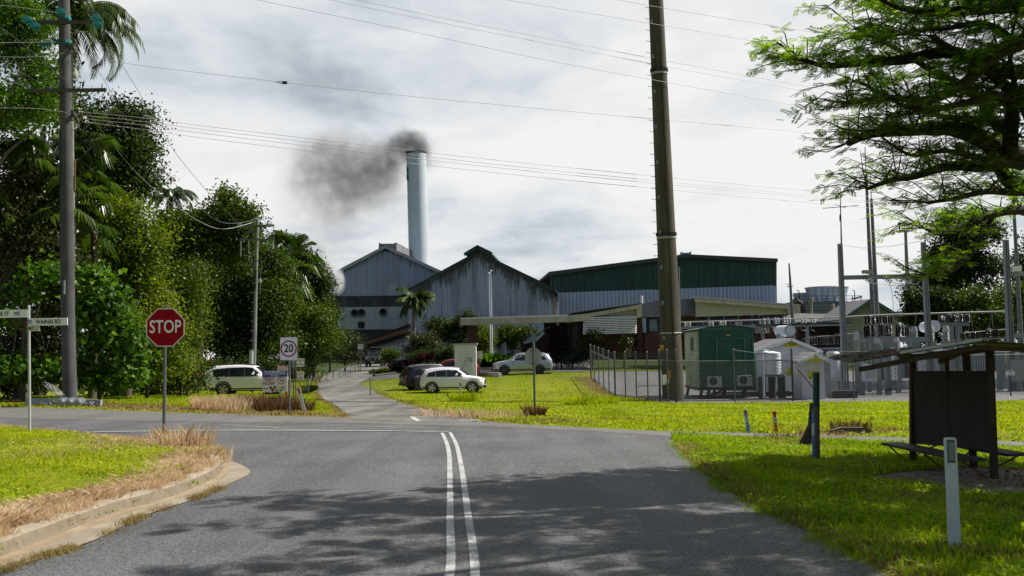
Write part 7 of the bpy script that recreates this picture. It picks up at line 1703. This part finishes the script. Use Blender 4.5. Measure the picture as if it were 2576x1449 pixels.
# masts
def mast(label,name,pts,Y,rad,mat,extra=None,cat='mast'):
 xb=pts[0][0];g=gbase(xb,Y);r=thing(name,label,cat,g);P_=[at(x,y,Y)-g for x,y in pts];P_[0]=Vector((P_[0].x,0,-.1))
 b=MB();b.tube(P_,rad,10);b.build('pole',mat,r,50)
 if extra:extra(r,g)
 return r
def tip(p0,p1,Y,rad):
 def f(r,g):b=MB();b.tube([at(*p0,Y)-g,at(*p1,Y)-g],rad,6);b.build('lightning_rod',dark_steel,r)
 return f
mast('taller left hand lightning mast of the pair behind the steel gantry','lightning_mast',[(2208,990),(2196,790),(2186,600),(2179,440)],66,[.17,.15,.12,.09],galv,tip((2179,441),(2176,370),66,.03))
mast('shorter right hand lightning mast of the pair behind the steel gantry','lightning_mast',[(2219,990),(2206,790),(2198,620),(2192,500)],68,[.19,.17,.13,.1],galv,tip((2192,502),(2190,440),68,.03))
mast('lightning mast at the right edge beside the second gantry','lightning_mast',[(2578,990),(2567,826),(2553,570),(2546,440)],66,[.17,.15,.11,.09],galv,tip((2546,441),(2544,380),66,.03))
def flood(r,g):
 Y=92;b=MB();a,c,d,e=(at(*q,Y)-g for q in((2263,581),(2295,581),(2295,566),(2263,566)))
 for s,t_ in((a,c),(c,d),(d,e),(e,a)):b.bar(s,t_,.09)
 for k in range(1,5):b.bar(a.lerp(c,k/5),e.lerp(d,k/5),.04)
 for s,t_ in((a,c),(d,e)):b.bar(s+Vector((0,.8,0)),t_+Vector((0,.8,0)),.07)
 b.build('platform',dark_steel,r)
 for x in(2264.5,2277,2292):b=MB();b.box(at(x,562.5,Y)-g,(.34,.3,.2),0);b.build('floodlight',black_plastic,r)
mast('slim floodlight tower with a small railed platform left of the dark trees','floodlight_tower',[(2292,930),(2286,760),(2281,660),(2278,582)],92,[.26,.22,.17,.13],M('tower_grey',(.2,.22,.25),.6),flood,'floodlight')
def aerial(r,g):
 Y=60;b=MB()
 for p0,p1 in(((2070,524),(2160,517)),((2100,514),(2127,523))):b.tube([at(*p0,Y)-g,at(*p1,Y)-g],.022,5)
 b.build('cross_element',dark_steel,r);b=MB();b.tube([at(2114,556,Y)-g,at(2114,540,Y)-g],.06,6);b.build('joint_box',dark_steel,r)
mast('thin radio aerial with a cross element on top of the left gantry post','radio_aerial',[(2119,990),(2117,620),(2115,540),(2114,474)],60,[.06,.05,.035,.02],dark_steel,aerial,'aerial')
def yagi(r,g):
 Y=70;b=MB()
 for p0,p1 in(((1979,722),(1996,719)),((1982,718),(1993,724)),((1978,715),(1990,713)),((1988,712),(1988,727))):b.tube([at(*p0,Y)-g,at(*p1,Y)-g],.02,4)
 b.build('yagi_element',dark_steel,r)
mast('grey steel pole with a small yagi aerial behind the office roof end','aerial_pole',[(2001,960),(1993,794),(1987.5,700),(1985,662)],70,[.13,.12,.08,.05],galv,yagi,'aerial')
# busbars and switchgear
def insulator_mesh(h,r0,n,dark=True):
 prof=[(r0*.45,0)]
 for k in range(n):z=h*(k+.15)/n;prof+=[(r0*.5,z),(r0,z+h/n*.3),(r0*.95,z+h/n*.45),(r0*.5,z+h/n*.6)]
 prof+=[(r0*.45,h),(r0*.3,h+.05)];b=MB();b.lathe(prof,(0,0,0),(0,0,1),12);return b
def switchgear(name,label,cat,px,Y,beams,legs,rows,mat=ins_brown,busbar=None,rods=(),cap=None,legw=.2):
 """beams/busbar: pixel segments; rows: (x0,x1,n,ybase,h_px,r_m)"""
 g=gbase(px,Y);r=thing(name,label,cat,g);kk=Y/F
 for(xa,ya,xb,yb,th)in beams:b=MB();b.bar(at(xa,ya,Y)-g,at(xb,yb,Y)-g,.2,th*kk);b.build('beam',steel_pale,r)
 for(x,yt)in legs:q=at(x,yt,Y)-g;b=MB();b.bar((q.x+.05,0,-.1),q,legw,legw);b.build('leg',steel_pale,r)
 first=None;n_=0
 for(xa,xb,n,yb,hp,r0)in rows:
  for k in range(n):
   x=xa+(xb-xa)*(k/(n-1)if n>1 else .5)
   if first is None:first=insulator_mesh(hp*kk,r0,max(4,int(hp*kk/.07))).build('insulator',mat,r,70);o=first;h0=hp
   else:o=copy_tree(first,r)
   o.location=at(x,yb,Y+rnd.uniform(-.5,.5))-g;o.scale=(r0/rows[0][5],r0/rows[0][5],hp/h0);n_+=1
 for(xa,ya,xb,yb,rad)in(busbar or[]):b=MB();b.tube([at(xa,ya,Y-.1)-g,at(xb,yb,Y-.1)-g],rad,8);b.build('busbar',M('busbar_alu',(.30,.29,.27),.6,.3),r,50)
 for pts in rods:b=MB();b.tube([at(x,y,Y-.3)-g for x,y in pts],.022,5);b.build('connector',galv,r,50)
 return r
rnd.seed(8)
switchgear('busbar_frame','long pale busbar frame with grey insulators in front of the brick office wall','switchgear',1850,68,[(1705,825,2140,815,7.5),(1900,818,2140,812,4)],[(1918,822),(2030,820),(1706,826)],[(1723,1735,3,822,11,.11),(1784,1792,2,821,11,.11),(1812,1824,3,820,11,.11),(1852,1864,3,820,13,.11),(1912,1912,1,818,10,.1),(1922,1933,2,817,15,.13),(1950,1957,2,815,14,.13),(1972,1986,3,815,15,.13),(1998,2000,2,814,10,.1),(2018,2026,2,813,10,.1),(2042,2048,2,813,10,.1),(1903,1911,2,838,11,.12),(1925,1933,2,838,11,.12),(1945,1947,1,834,10,.1),(1716,1718,1,838,9,.1)],ins_grey,[(1710,811,1860,806.5,.05),(1860,806.5,2140,797.5,.05)],[[(1720,811),(1725,822)],[(1768,809),(1772,821)],[(1836,808),(1839,819)],[(1890,806),(1894,817)],[(1780,828),(1779,800),(1780,792)],[(1780,806),(1798,826)],[(1925,802),(1932,796)],[(1929,798),(1936,803)],[(1950,801),(1955,795)],[(1970,802),(1976,795)],[(1972,795),(1980,800)],[(2012,815),(2014,828),(2022,832),(2032,832)],[(2040,815),(2041,830),(2050,833)],[(1897,870),(1899,855),(1903,845)]])
switchgear('disconnector','row of dark brown insulators on a pale beam right of the weatherboard hut roof','switchgear',2080,60,[(2060,878,2135,875,6)],[(2066,878),(2112,878)],[(2040,2054,3,868,22,.10),(2068,2068,1,868,18,.1),(2078,2094,4,868,21,.10),(2104,2118,3,866,26,.12),(2022,2022,1,866,16,.1)],ins_brown,[(2055,847,2120,843,.03)],[[(2022,852),(2034,848),(2046,850),(2056,846)]])
switchgear('disconnector','upper bank of dark insulators between the gantry posts','switchgear',2210,63,[(2172,818,2246,816,5)],[(2190,818),(2232,818)],[(2178,2186,2,816,20,.12),(2196,2198,2,816,19,.12),(2208,2244,6,815,20,.12)],ins_brown,[(2128,797.5,2258,791,.06),(2258,791.5,2400,787,.06)],[[(2176,797),(2184,793)],[(2186,794),(2198,799)],[(2206,792),(2214,800)],[(2248,816),(2250,800),(2254,810),(2264,816)],[(2302,816),(2304,793)]])
switchgear('disconnector','middle bank of dark insulators above the low gantry beam','switchgear',2215,59,[(2170,850,2260,848,4),(2136,838,2170,838,4)],[(2180,850),(2225,850)],[(2176,2178,2,848,28,.14),(2186,2196,2,847,30,.14),(2214,2220,2,846,30,.14),(2226,2240,3,846,27,.13)],ins_brown,[(2130,840,2250,838,.025)],[[(2170,830),(2180,824)],[(2240,824),(2250,832)]])
switchgear('disconnector','small bank of dark insulators left of the second gantry post','switchgear',2270,61,[(2250,850,2296,848,4)],[(2258,850),(2290,850)],[(2256,2262,2,847,26,.11),(2272,2292,4,846,25,.11)],ins_brown,[],[[(2254,822),(2264,815),(2272,824)],[(2275,820),(2285,816)]])
switchgear('disconnector','high bank of dark insulators on a tall T shaped stand before the dark trees','switchgear',2400,62,[(2366,818,2438,814,11)],[(2390,820),(2411,820)],[(2366,2372,2,812,18,.13),(2384,2436,10,810,18,.13)],ins_brown,[(2395,787,2530,783.5,.055)],[[(2400,785),(2412,792)],[(2434,789),(2438,785)],[(2442,786),(2436,830),(2437,850)],[(2442,786),(2448,832)],[(2494,785),(2488,826)],[(2495,785),(2499,828)]],legw=.3)
switchgear('disconnector','low row of dark insulators under the horizontal busbar near the right gantry','switchgear',2450,60,[(2410,856,2530,850,4)],[(2420,856),(2480,856),(2520,856)],[(2418,2426,3,854,17,.09),(2446,2464,4,854,18,.09),(2484,2490,2,850,22,.1),(2500,2510,3,850,22,.1)],ins_brown,[(2418,838,2535,828,.03)],[[(2420,838),(2432,834),(2440,838)],[(2480,830),(2490,826),(2498,832)]])
def ct(label,px,yt,yb,Y,w,mat=ins_grey):
 g=gbase(px,Y);r=thing('instrument_transformer',label,'transformer',g);kk=Y/F;z0,z1=(at(px,yb,Y)-g).z,(at(px,yt,Y)-g).z;h=z1-z0
 b=MB();b.lathe([(w*.8,0),(w*.9,h*.1),(w*.6,h*.42)],(0,0,z0+h*.6),(0,0,1),14);b.build('head',M('ct_grey',(.42,.44,.45),.4),r,40)
 ib=insulator_mesh(h*.58,w*.95,6);ib.v=[(v[0],v[1],v[2]+z0)for v in ib.v];ib.build('insulator',mat,r,70)
 b=MB();b.bx(-w*1.1,w*1.1,-w,w,z0-.35,z0-.003);b.build('base_tank',steel_pale,r)
 b=MB();b.bar((0,0,-.1),(0,0,z0-.35),.24,.24);b.build('leg',steel_pale,r);return r
for i,(x,lb)in enumerate([(2304,'ribbed grey instrument transformer left of the second gantry post'),(2346,'ribbed grey instrument transformer right of the second gantry post'),(2384,'ribbed grey instrument transformer below the T shaped insulator stand')]):ct(lb,x,822-i*1,858,58,.22)
for i,(x,lb)in enumerate([(2165,'tall white ribbed bushing left of two above the bus shelter roof'),(2214,'white ribbed bushing beside the low gantry beam middle'),(2258,'white ribbed bushing right above the shelter roof edge')]):
 ct(lb,x-8+i*4,850 if i else 834,892-i*6,56.5,.2)
g=gbase(2340,66);kk=66/F
r=thing('power_transformer','transformer with a horizontal white oil drum right of the second gantry post','transformer',g)
b=MB();b.bx(-2.2,2.6,0,2.4,.4,(at(2340,872,66)-g).z);b.build('tank',tank_white,r)
c0,c1=at(2324,823,67)-g,at(2350,821,65.2)-g;ax=c1-c0;Lh=ax.length
b=MB();b.lathe([(.1,-.12),(13*kk,0),(13.5*kk,Lh),(15*kk,Lh+.01),(15*kk,Lh+.08),(.1,Lh+.1)],c0,ax,28);b.build('oil_cylinder',tank_white,r,40)
for k in range(14):b=MB();b.bx(-2.0+k*.34,-1.93+k*.34,-.6,-.02,.5,(at(2340,885,66)-g).z);b.build('radiator_fin',steel_pale,r)
b=MB();b.tube([at(2362,838,65)-g,at(2370,845,65)-g,at(2376,856,65)-g,at(2380,862,65)-g],.1,8);b.build('oil_pipe',steel_pale,r,50)
def cabinet(name,label,x0,y0,x1,y1,Y,legs,mat,detail=None):
 g=gbase((x0+x1)/2,Y);r=thing(name,label,'control cabinet',g);a,c=at(x0,y1,Y)-g,at(x1,y0,Y)-g
 b=MB();b.bx(a.x,c.x,0,.5,a.z,c.z);b.build('box',mat,r)
 for(x,yt,w_)in legs:q=at(x,yt,Y+.3)-g;b=MB();b.bar((q.x,.35,-.1),(q.x,.35,q.z),w_,w_);b.build('leg',steel_pale,r)
 if detail:detail(r,a,c)
 return r,g
def dr1(r,a,c):
 e=.12;b=MB();b.bx(a.x+e*1.4,c.x-e*.3,-.03,-.003,a.z+e*1.5,c.z-e);b.build('door',M('cabinet_door',(.50,.53,.54),.5),r)
 b=MB();b.bar((a.x-.5,.3,.2),(c.x+.3,.3,a.z-.1),.05);b.bar((a.x-.5,.32,a.z-.1),(c.x+.3,.32,.2),.05);b.build('cross_brace',steel_pale,r)
cabinet('control_cabinet','grey white control cabinet between steel columns left of the bus shelter',2171,917.5,2205,960,55,[(2167,905,.22),(2209,905,.2)],cab,dr1)
def dr2(r,a,c):
 for k,ch in enumerate('ABC'):
  z=c.z-(c.z-a.z)*(.2+.29*k);b=MB();b.bx(a.x+.02,c.x-.02,-.012,-.002,z-.11,z+.11);f=b.build('phase_label',sign_white,r);text(f,ch,sign_black,a.x+(c.x-a.x)*.65,z,.18,-.016,bold=.02)
 for k in range(5):b=MB();b.tube([(a.x+.06+.05*k,.1,a.z),(a.x+.0+.07*k,.05,a.z-.3-.05*k),(a.x-.3,.2,a.z-.55)],.018,5);b.build('cable',black_rubber,r)
cabinet('control_cabinet','small switch box lettered A B C on a steel column beside the bus shelter',2243,919,2257,958,54.5,[(2233,905,.26)],M('switch_box',(.45,.45,.42),.5),dr2)
cabinet('control_cabinet','plain grey cabinet on the second gantry at the right edge',2556,905,2580,960,56,[(2562,890,.2),(2576,890,.2)],M('cab_grey_right',(.30,.32,.33),.5))
g=gbase(2095,57);r=thing('oil_tank','rounded white steel vessel behind the small hut','tank',g);a,c=at(2076,962,57)-g,at(2110,882,57)-g
b=MB();b.lathe([(.1,0),(.36,.06),(.42,.25),(.42,c.z-a.z-.2),(.3,c.z-a.z-.03),(.05,c.z-a.z)],((a.x+c.x)/2+.1,0,a.z),(0,0,1),20);b.build('vessel',tank_white,r,50)
b=MB();b.bx(a.x-.15,a.x+.15,-.2,.3,a.z+.4,c.z-.3);b.build('side_box',M('side_box',(.10,.12,.13),.6),r)
for x in(-.25,.25):b=MB();b.bar(((a.x+c.x)/2+.1+x,0,-.1),((a.x+c.x)/2+.1+x,0,a.z+.1),.1);b.build('leg',steel_pale,r)
b=MB();p0,p1=fpt(2070,61),fpt(2305,61);b.bx(p0.x,p1.x,61,61.25,p0.z-.1,p0.z+.55)
solo('bund_wall','low white block wall behind the switch boxes left of the bus shelter','wall',b,M('bund_white',(.5,.52,.52),.8,0,.08,2,dirt=(.1,.1,.1),damt=.7),p0)
b=MB();p0,p1=fpt(2500,61),fpt(2700,61);b.bx(p0.x,p1.x,61,61.25,p0.z-.1,p0.z+.6)
solo('bund_wall','low white block wall right of the bus shelter','wall',b,M('bund_white_two',(.5,.52,.52),.8,dirt=(.1,.1,.1),damt=.7),p0)
b=MB();p0,p1=fpt(2092,52.2),fpt(2156,52.2);b.bx(p0.x,p1.x,52.2,52.9,p0.z-.1,p0.z+.38)
solo('concrete_plinth','dark concrete plinth at the foot of the left gantry post','plinth',b,M('plinth_dark',(.06,.055,.05),.9),p0)
for i,(x,yt,Y,lb)in enumerate([(2082,895,53.5,'grey steel column right of the small hut'),(2232,905,57,'steel column behind the switch box'),(2380,830,64,'thick steel column below the high insulator bank seen over the shelter'),(2445,870,62,'steel column over the middle of the bus shelter panel'),(2515,880,58,'short steel column just right of the bus shelter panel')]):
 q=fpt(x,Y);tp=at(x-2,yt,Y);b=MB();b.bar(q-Vector((0,0,.1)),tp,.26,.26);solo('steel_column',lb,'steel column',b,steel_pale,q)
g=gbase(2440,70);r=thing('radiator_bank','bank of tall pale radiator fins seen over the bus shelter panel','radiator',g)
for k in range(16):q0,q1=at(2400+k*6,935,70)-g,at(2400+k*6,888,70)-g;b=MB();b.bx(q0.x-.05,q0.x+.05,0,.8,.2,q1.z);b.build('radiator_fin',steel_pale,r)
b=MB();b.bx((at(2398,900,70)-g).x,(at(2494,900,70)-g).x,.3,.5,.0,.19);b.build('base_rail',steel_pale,r)
cabinet('control_cabinet','pale cabinet seen between the shelter roof and its dark panel',2314,892,2342,945,62,[(2318,940,.15),(2338,940,.15)],cab)
cabinet('control_cabinet','grey cabinet beside the pale cabinet behind the shelter panel',2350,896,2362,945,61,[(2356,940,.15)],M('cab_blue_grey',(.36,.40,.42),.5))
# bus shelter
SX=Vector((6.72,14.0,0));SB=Vector((6.40,16.0,0));g=Vector((6.6,15,base(6.6,15)));ax=(SB-SX).normalized();pr=Vector((ax.y,-ax.x,0))
r=thing('bus_shelter','small open bus shelter with a rusty sheet roof and dark back to back bench panel','bus shelter',g)
shel_wood=M('shelter_post',(.06,.034,.016),.85,0,.35,4,dirt=(.03,.02,.014),damt=.6);brown_ply=M('brown_ply',(.045,.033,.025),.8,0,.25,1.2,dirt=(.018,.015,.013),dscale=1.4,damt=.7);bench_m=M('bench_plank',(.05,.04,.034),.8,0,.3,3)
p_near=at(2503,1234,14.0)-g;p_near_t=at(2489,876,14.0)-g;p_back=at(2297,1190,16.0)-g;p_back_t=at(2296,893,16.0)-g
for p0,p1 in((p_near,p_near_t),(p_back,p_back_t)):
 q=p0.copy();q.z=base(q.x+g.x,q.y+g.y)-g.z-.1;b=MB();b.bar(q,p1,.085,.085);b.build('post',shel_wood,r)
far0=p_near+Vector((.45,1.6,.0));far0.z=base(far0.x+g.x,far0.y+g.y)-g.z;b=MB();b.bar(far0,Vector((far0.x-.04,far0.y,p_near_t.z)),.09,.09);b.build('post',shel_wood,r)
mid=p_near.lerp(p_back,.53);mid_t=p_near_t.lerp(p_back_t,.53);b=MB();b.bar(mid_t+Vector((0,0,-.38)),mid_t,.05,.05);b.build('post',shel_wood,r)
def panel(f0,f1,nm):
 P_=[]
 for f,top in((f0,0),(f1,0),(f1,1),(f0,1)):
  yb=1133+(1116-1133)*f;x=2497+(2297-2497)*f;Y=14+2*f;xt=2490+(2290-2490)*f
  P_.append(at(xt if top else x,933 if top else yb,Y)-g)
 b=MB();b.prism(P_,pr*.02);return b.build(nm,brown_ply,r)
panel(0.01,.525,'back_panel');panel(.535,.99,'back_panel')
def bench(Pn,Pb,w,nm):
 d=(Pb-Pn).normalized();s=Vector((d.y,-d.x,0)).normalized()*w/2;z=Vector((0,0,.04));b=MB();b.prism([Pn-s,Pn+s,Pb+s,Pb-s],z);o=b.build(nm,bench_m,r)
 return o
n0,n1=at(2480,1160,13.75)-g,at(2258,1119,16.3)-g;zb=(n0.z+n1.z)/2;n0.z=n1.z=zb
bench(n0+Vector((-.16,0,0)),n1+Vector((-.1,0,0)),.34,'bench_seat')
m0,m1=at(2545,1152,14.3)-g,at(2318,1114,16.8)-g;m0.z=m1.z=zb
bench(m0+Vector((.1,0,0)),m1+Vector((.14,0,0)),.34,'bench_seat')
for f in(.08,.5,.92):
 for(q0,q1,sgn)in((n0,n1,-1),(m0,m1,1)):
  q=q0.lerp(q1,f);pp=p_near.lerp(p_back,f);b=MB();b.bar(q+Vector((sgn*.22,0,-.01)),Vector((pp.x,q.y,zb-.33)),.022,.022);b.build('bench_brace',rust,r)
c_nl,c_bl=Vector((4.42,13.15,1.50))-Vector((0,0,0)),Vector((5.12,16.5,1.57));r_n,r_b=at(2466,860,13.3),at(2440,864,17.0);c_nr,c_br=Vector((9.4,13.6,1.52)),Vector((9.6,17.2,1.55))
def rsheet(a,b_,c,d,mat,nm,n=46,rows=10):
 """corrugated sheet a-b near edge (eave->ridge), d-c far edge"""
 mb=MB();V=[]
 for i in range(rows+1):
  u=i/rows;e0=a.lerp(d,u);e1=b_.lerp(c,u)
  for j in(0,1,2,3):
   v=j/3;p=e0.lerp(e1,v);V.append(p)
 V=[];m=60
 for i in range(m+1):
  u=i/m;e0=a.lerp(d,u);e1=b_.lerp(c,u);wz=.012*math.cos(i*math.pi/1.5);sag=math.sin(u*9)*.012
  for j in range(5):v=j/4;p=e0.lerp(e1,v);V.append((p.x-g.x,p.y-g.y,p.z-g.z+wz+sag*(1-v)+.0))
 mb.add(V,[(5*i+j,5*i+j+1,5*(i+1)+j+1,5*(i+1)+j)for i in range(m)for j in range(4)])
 return mb.build(nm,mat,r,60)
old_roof=M('shelter_roof_iron',(.10,.085,.065),.85,0,.4,3,dirt=(.035,.025,.018),dscale=3,damt=.8)
rsheet(c_nl,r_n,r_b,c_bl,old_roof,'roof_sheet');rsheet(c_nr,r_n+Vector((0,0,.004)),r_b+Vector((0,0,.004)),c_br,old_roof,'roof_sheet')
b=MB();b.bar(c_nl-g+Vector((.15,.05,-.09)),r_n-g+Vector((0,.1,-.07)),.04,.065);b.build('rafter',shel_wood,r)
b=MB();b.bar(r_n-g+Vector((0,.1,-.07)),c_nr-g+Vector((-.1,.05,-.06)),.04,.065);b.build('rafter',shel_wood,r)
b=MB();b.bar(p_back_t+Vector((-.2,.0,-.07)),p_near_t+Vector((.0,.0,.0)),.06,.1);b.build('purlin',M('ochre_purlin',(.13,.075,.025),.8),r)
b=MB();b.bar(c_nl.lerp(r_n,.5)-g+Vector((0,.08,-.07)),c_bl.lerp(r_b,.5)-g+Vector((0,0,-.07)),.06,.08);b.build('purlin',shel_wood,r)
b=MB();b.bar(far0+Vector((0,0,1.85)),p_back_t+Vector((.6,.4,-.12)),.06,.09);b.build('purlin',shel_wood,r)
b=MB();b.bar(c_nl.lerp(r_n,.38)-g+Vector((0,-.03,.03)),r_n-g+Vector((0,-.03,.03)),.02,.035);b.build('ridge_flashing',galv_light,r)
V=[];r2=np.random.default_rng(3);n=1300;u=r2.random(n);v=r2.random(n)**.8;A_,B_,C_,D__=(np.array(q)for q in(c_nl,r_n,r_b,c_bl))
P_=(A_*(1-u[:,None])+D__*u[:,None])*(1-v[:,None])+(B_*(1-u[:,None])+C_*u[:,None])*v[:,None]+np.array([0,0,.016])
lv=leafverts(P_-np.array(g),unit(r2.normal(size=(n,3))*np.array([1,1,.12])),unit(r2.normal(size=(n,3))*.3+np.array([0,0,1])),r2.uniform(.03,.08,n),r2.uniform(.01,.022,n)).reshape(-1,3)
tag(npmesh('leaf_litter',lv,np.arange(len(lv)).reshape(-1,4),L_dead,r),None)
n=900;P_=np.stack([r2.uniform(5.3,9,n),r2.uniform(12.6,15.6,n)],-1);zz_=basev(P_[:,0],P_[:,1])+.035
lv=leafverts(np.stack([P_[:,0],P_[:,1],zz_],-1),unit(r2.normal(size=(n,3))*np.array([1,1,.2])),unit(r2.normal(size=(n,3))*.3+np.array([0,0,1])),r2.uniform(.03,.1,n),r2.uniform(.01,.025,n)).reshape(-1,3)
tag(npmesh('fallen_leaves',lv,np.arange(len(lv)).reshape(-1,4),L_dead),'dead brown leaves scattered around the bus shelter slab',None,None,'stuff')
# smoke and steam
def volume(name,label,c,size,blobs,colr,dens,nscale,aniso=0.0,warp=.5):
 b=MB();b.bx(-size[0]/2,size[0]/2,-size[1]/2,size[1]/2,-size[2]/2,size[2]/2)
 mt=bpy.data.materials.new(name);mt.use_nodes=True;nt=mt.node_tree;nt.nodes.clear();out=N(nt,'ShaderNodeOutputMaterial')
 pv=N(nt,'ShaderNodeVolumePrincipled');pv.inputs['Color'].default_value=(*colr,1);pv.inputs['Anisotropy'].default_value=aniso
 co=obco(nt);wn=noise(nt,co,nscale,4,.6)
 v=N(nt,'ShaderNodeVectorMath',operation='MULTIPLY_ADD');sb=N(nt,'ShaderNodeVectorMath',operation='SUBTRACT');nt.links.new(wn.outputs['Color'],sb.inputs[0]);sb.inputs[1].default_value=(.5,.5,.5)
 nt.links.new(sb.outputs[0],v.inputs[0]);v.inputs[1].default_value=(warp,)*3;nt.links.new(co,v.inputs[2])
 tot=None
 for(p,rr,s)in blobs:
  ds=N(nt,'ShaderNodeVectorMath',operation='DISTANCE');nt.links.new(v.outputs[0],ds.inputs[0]);ds.inputs[1].default_value=p
  f=math_(nt,'SUBTRACT',1.0,math_(nt,'DIVIDE',ds.outputs['Value'],rr),True);f=math_(nt,'MULTIPLY',math_(nt,'POWER',f,1.3),s)
  tot=f if tot is None else math_(nt,'ADD',tot,f)
 n2=noise(nt,co,nscale*1.6,5,.6)
 k=ramp(nt,n2.outputs['Fac'],[(.30,(.25,.25,.25)),(.62,(1,1,1))]).outputs['Color']
 nt.links.new(math_(nt,'MULTIPLY',math_(nt,'MULTIPLY',tot,k),dens),pv.inputs['Density']);nt.links.new(pv.outputs[0],out.inputs['Volume'])
 o=b.build(name,mt);o.location=c
 return tag(o,label,None,None,'stuff')
SY=CYY;c=at(920,440,SY);kk=SY/F
bl=lambda x,y,rpx,s,dy=0:(tuple(at(x,y,SY+dy)-c),rpx*kk,s)
volume('smoke','dark grey smoke drifting left from the chimney mouth',c,(38,20,34),[bl(1046,368,48,3.4),bl(1020,360,52,1.9),bl(1000,362,45,1.2),bl(1072,375,34,1.6,2),bl(1062,405,50,1.0,3),bl(990,385,60,1.0,1),bl(975,415,80,1.0,3),bl(930,415,95,.55,2),bl(880,435,115,.5,2),bl(825,430,110,.4,1),bl(765,500,110,.18,1),bl(830,560,110,.2,2),bl(760,420,90,.2,1),bl(885,485,100,.6,2),bl(790,380,70,.35,1),bl(960,470,90,.6,3),bl(850,385,90,.45,1),bl(840,520,80,.25,2),bl(780,450,80,.3,1)],(.20,.197,.20),.28,.28,0,4.6)
SY2=160.0;c2=at(822,660,SY2);k2=SY2/F
b2_=lambda x,y,rpx,s:(tuple(at(x,y,SY2)-c2),rpx*k2,s)
volume('steam','pale white steam rising at the left corner of the mill shed',c2,(9,6,12),[b2_(842,715,30,2.0),b2_(832,690,34,1.5),b2_(818,660,36,.9),b2_(812,630,34,.6),b2_(806,605,26,.4),b2_(846,700,22,1.6)],(.97,.98,1.0),2.2,.5,.3,1.6)
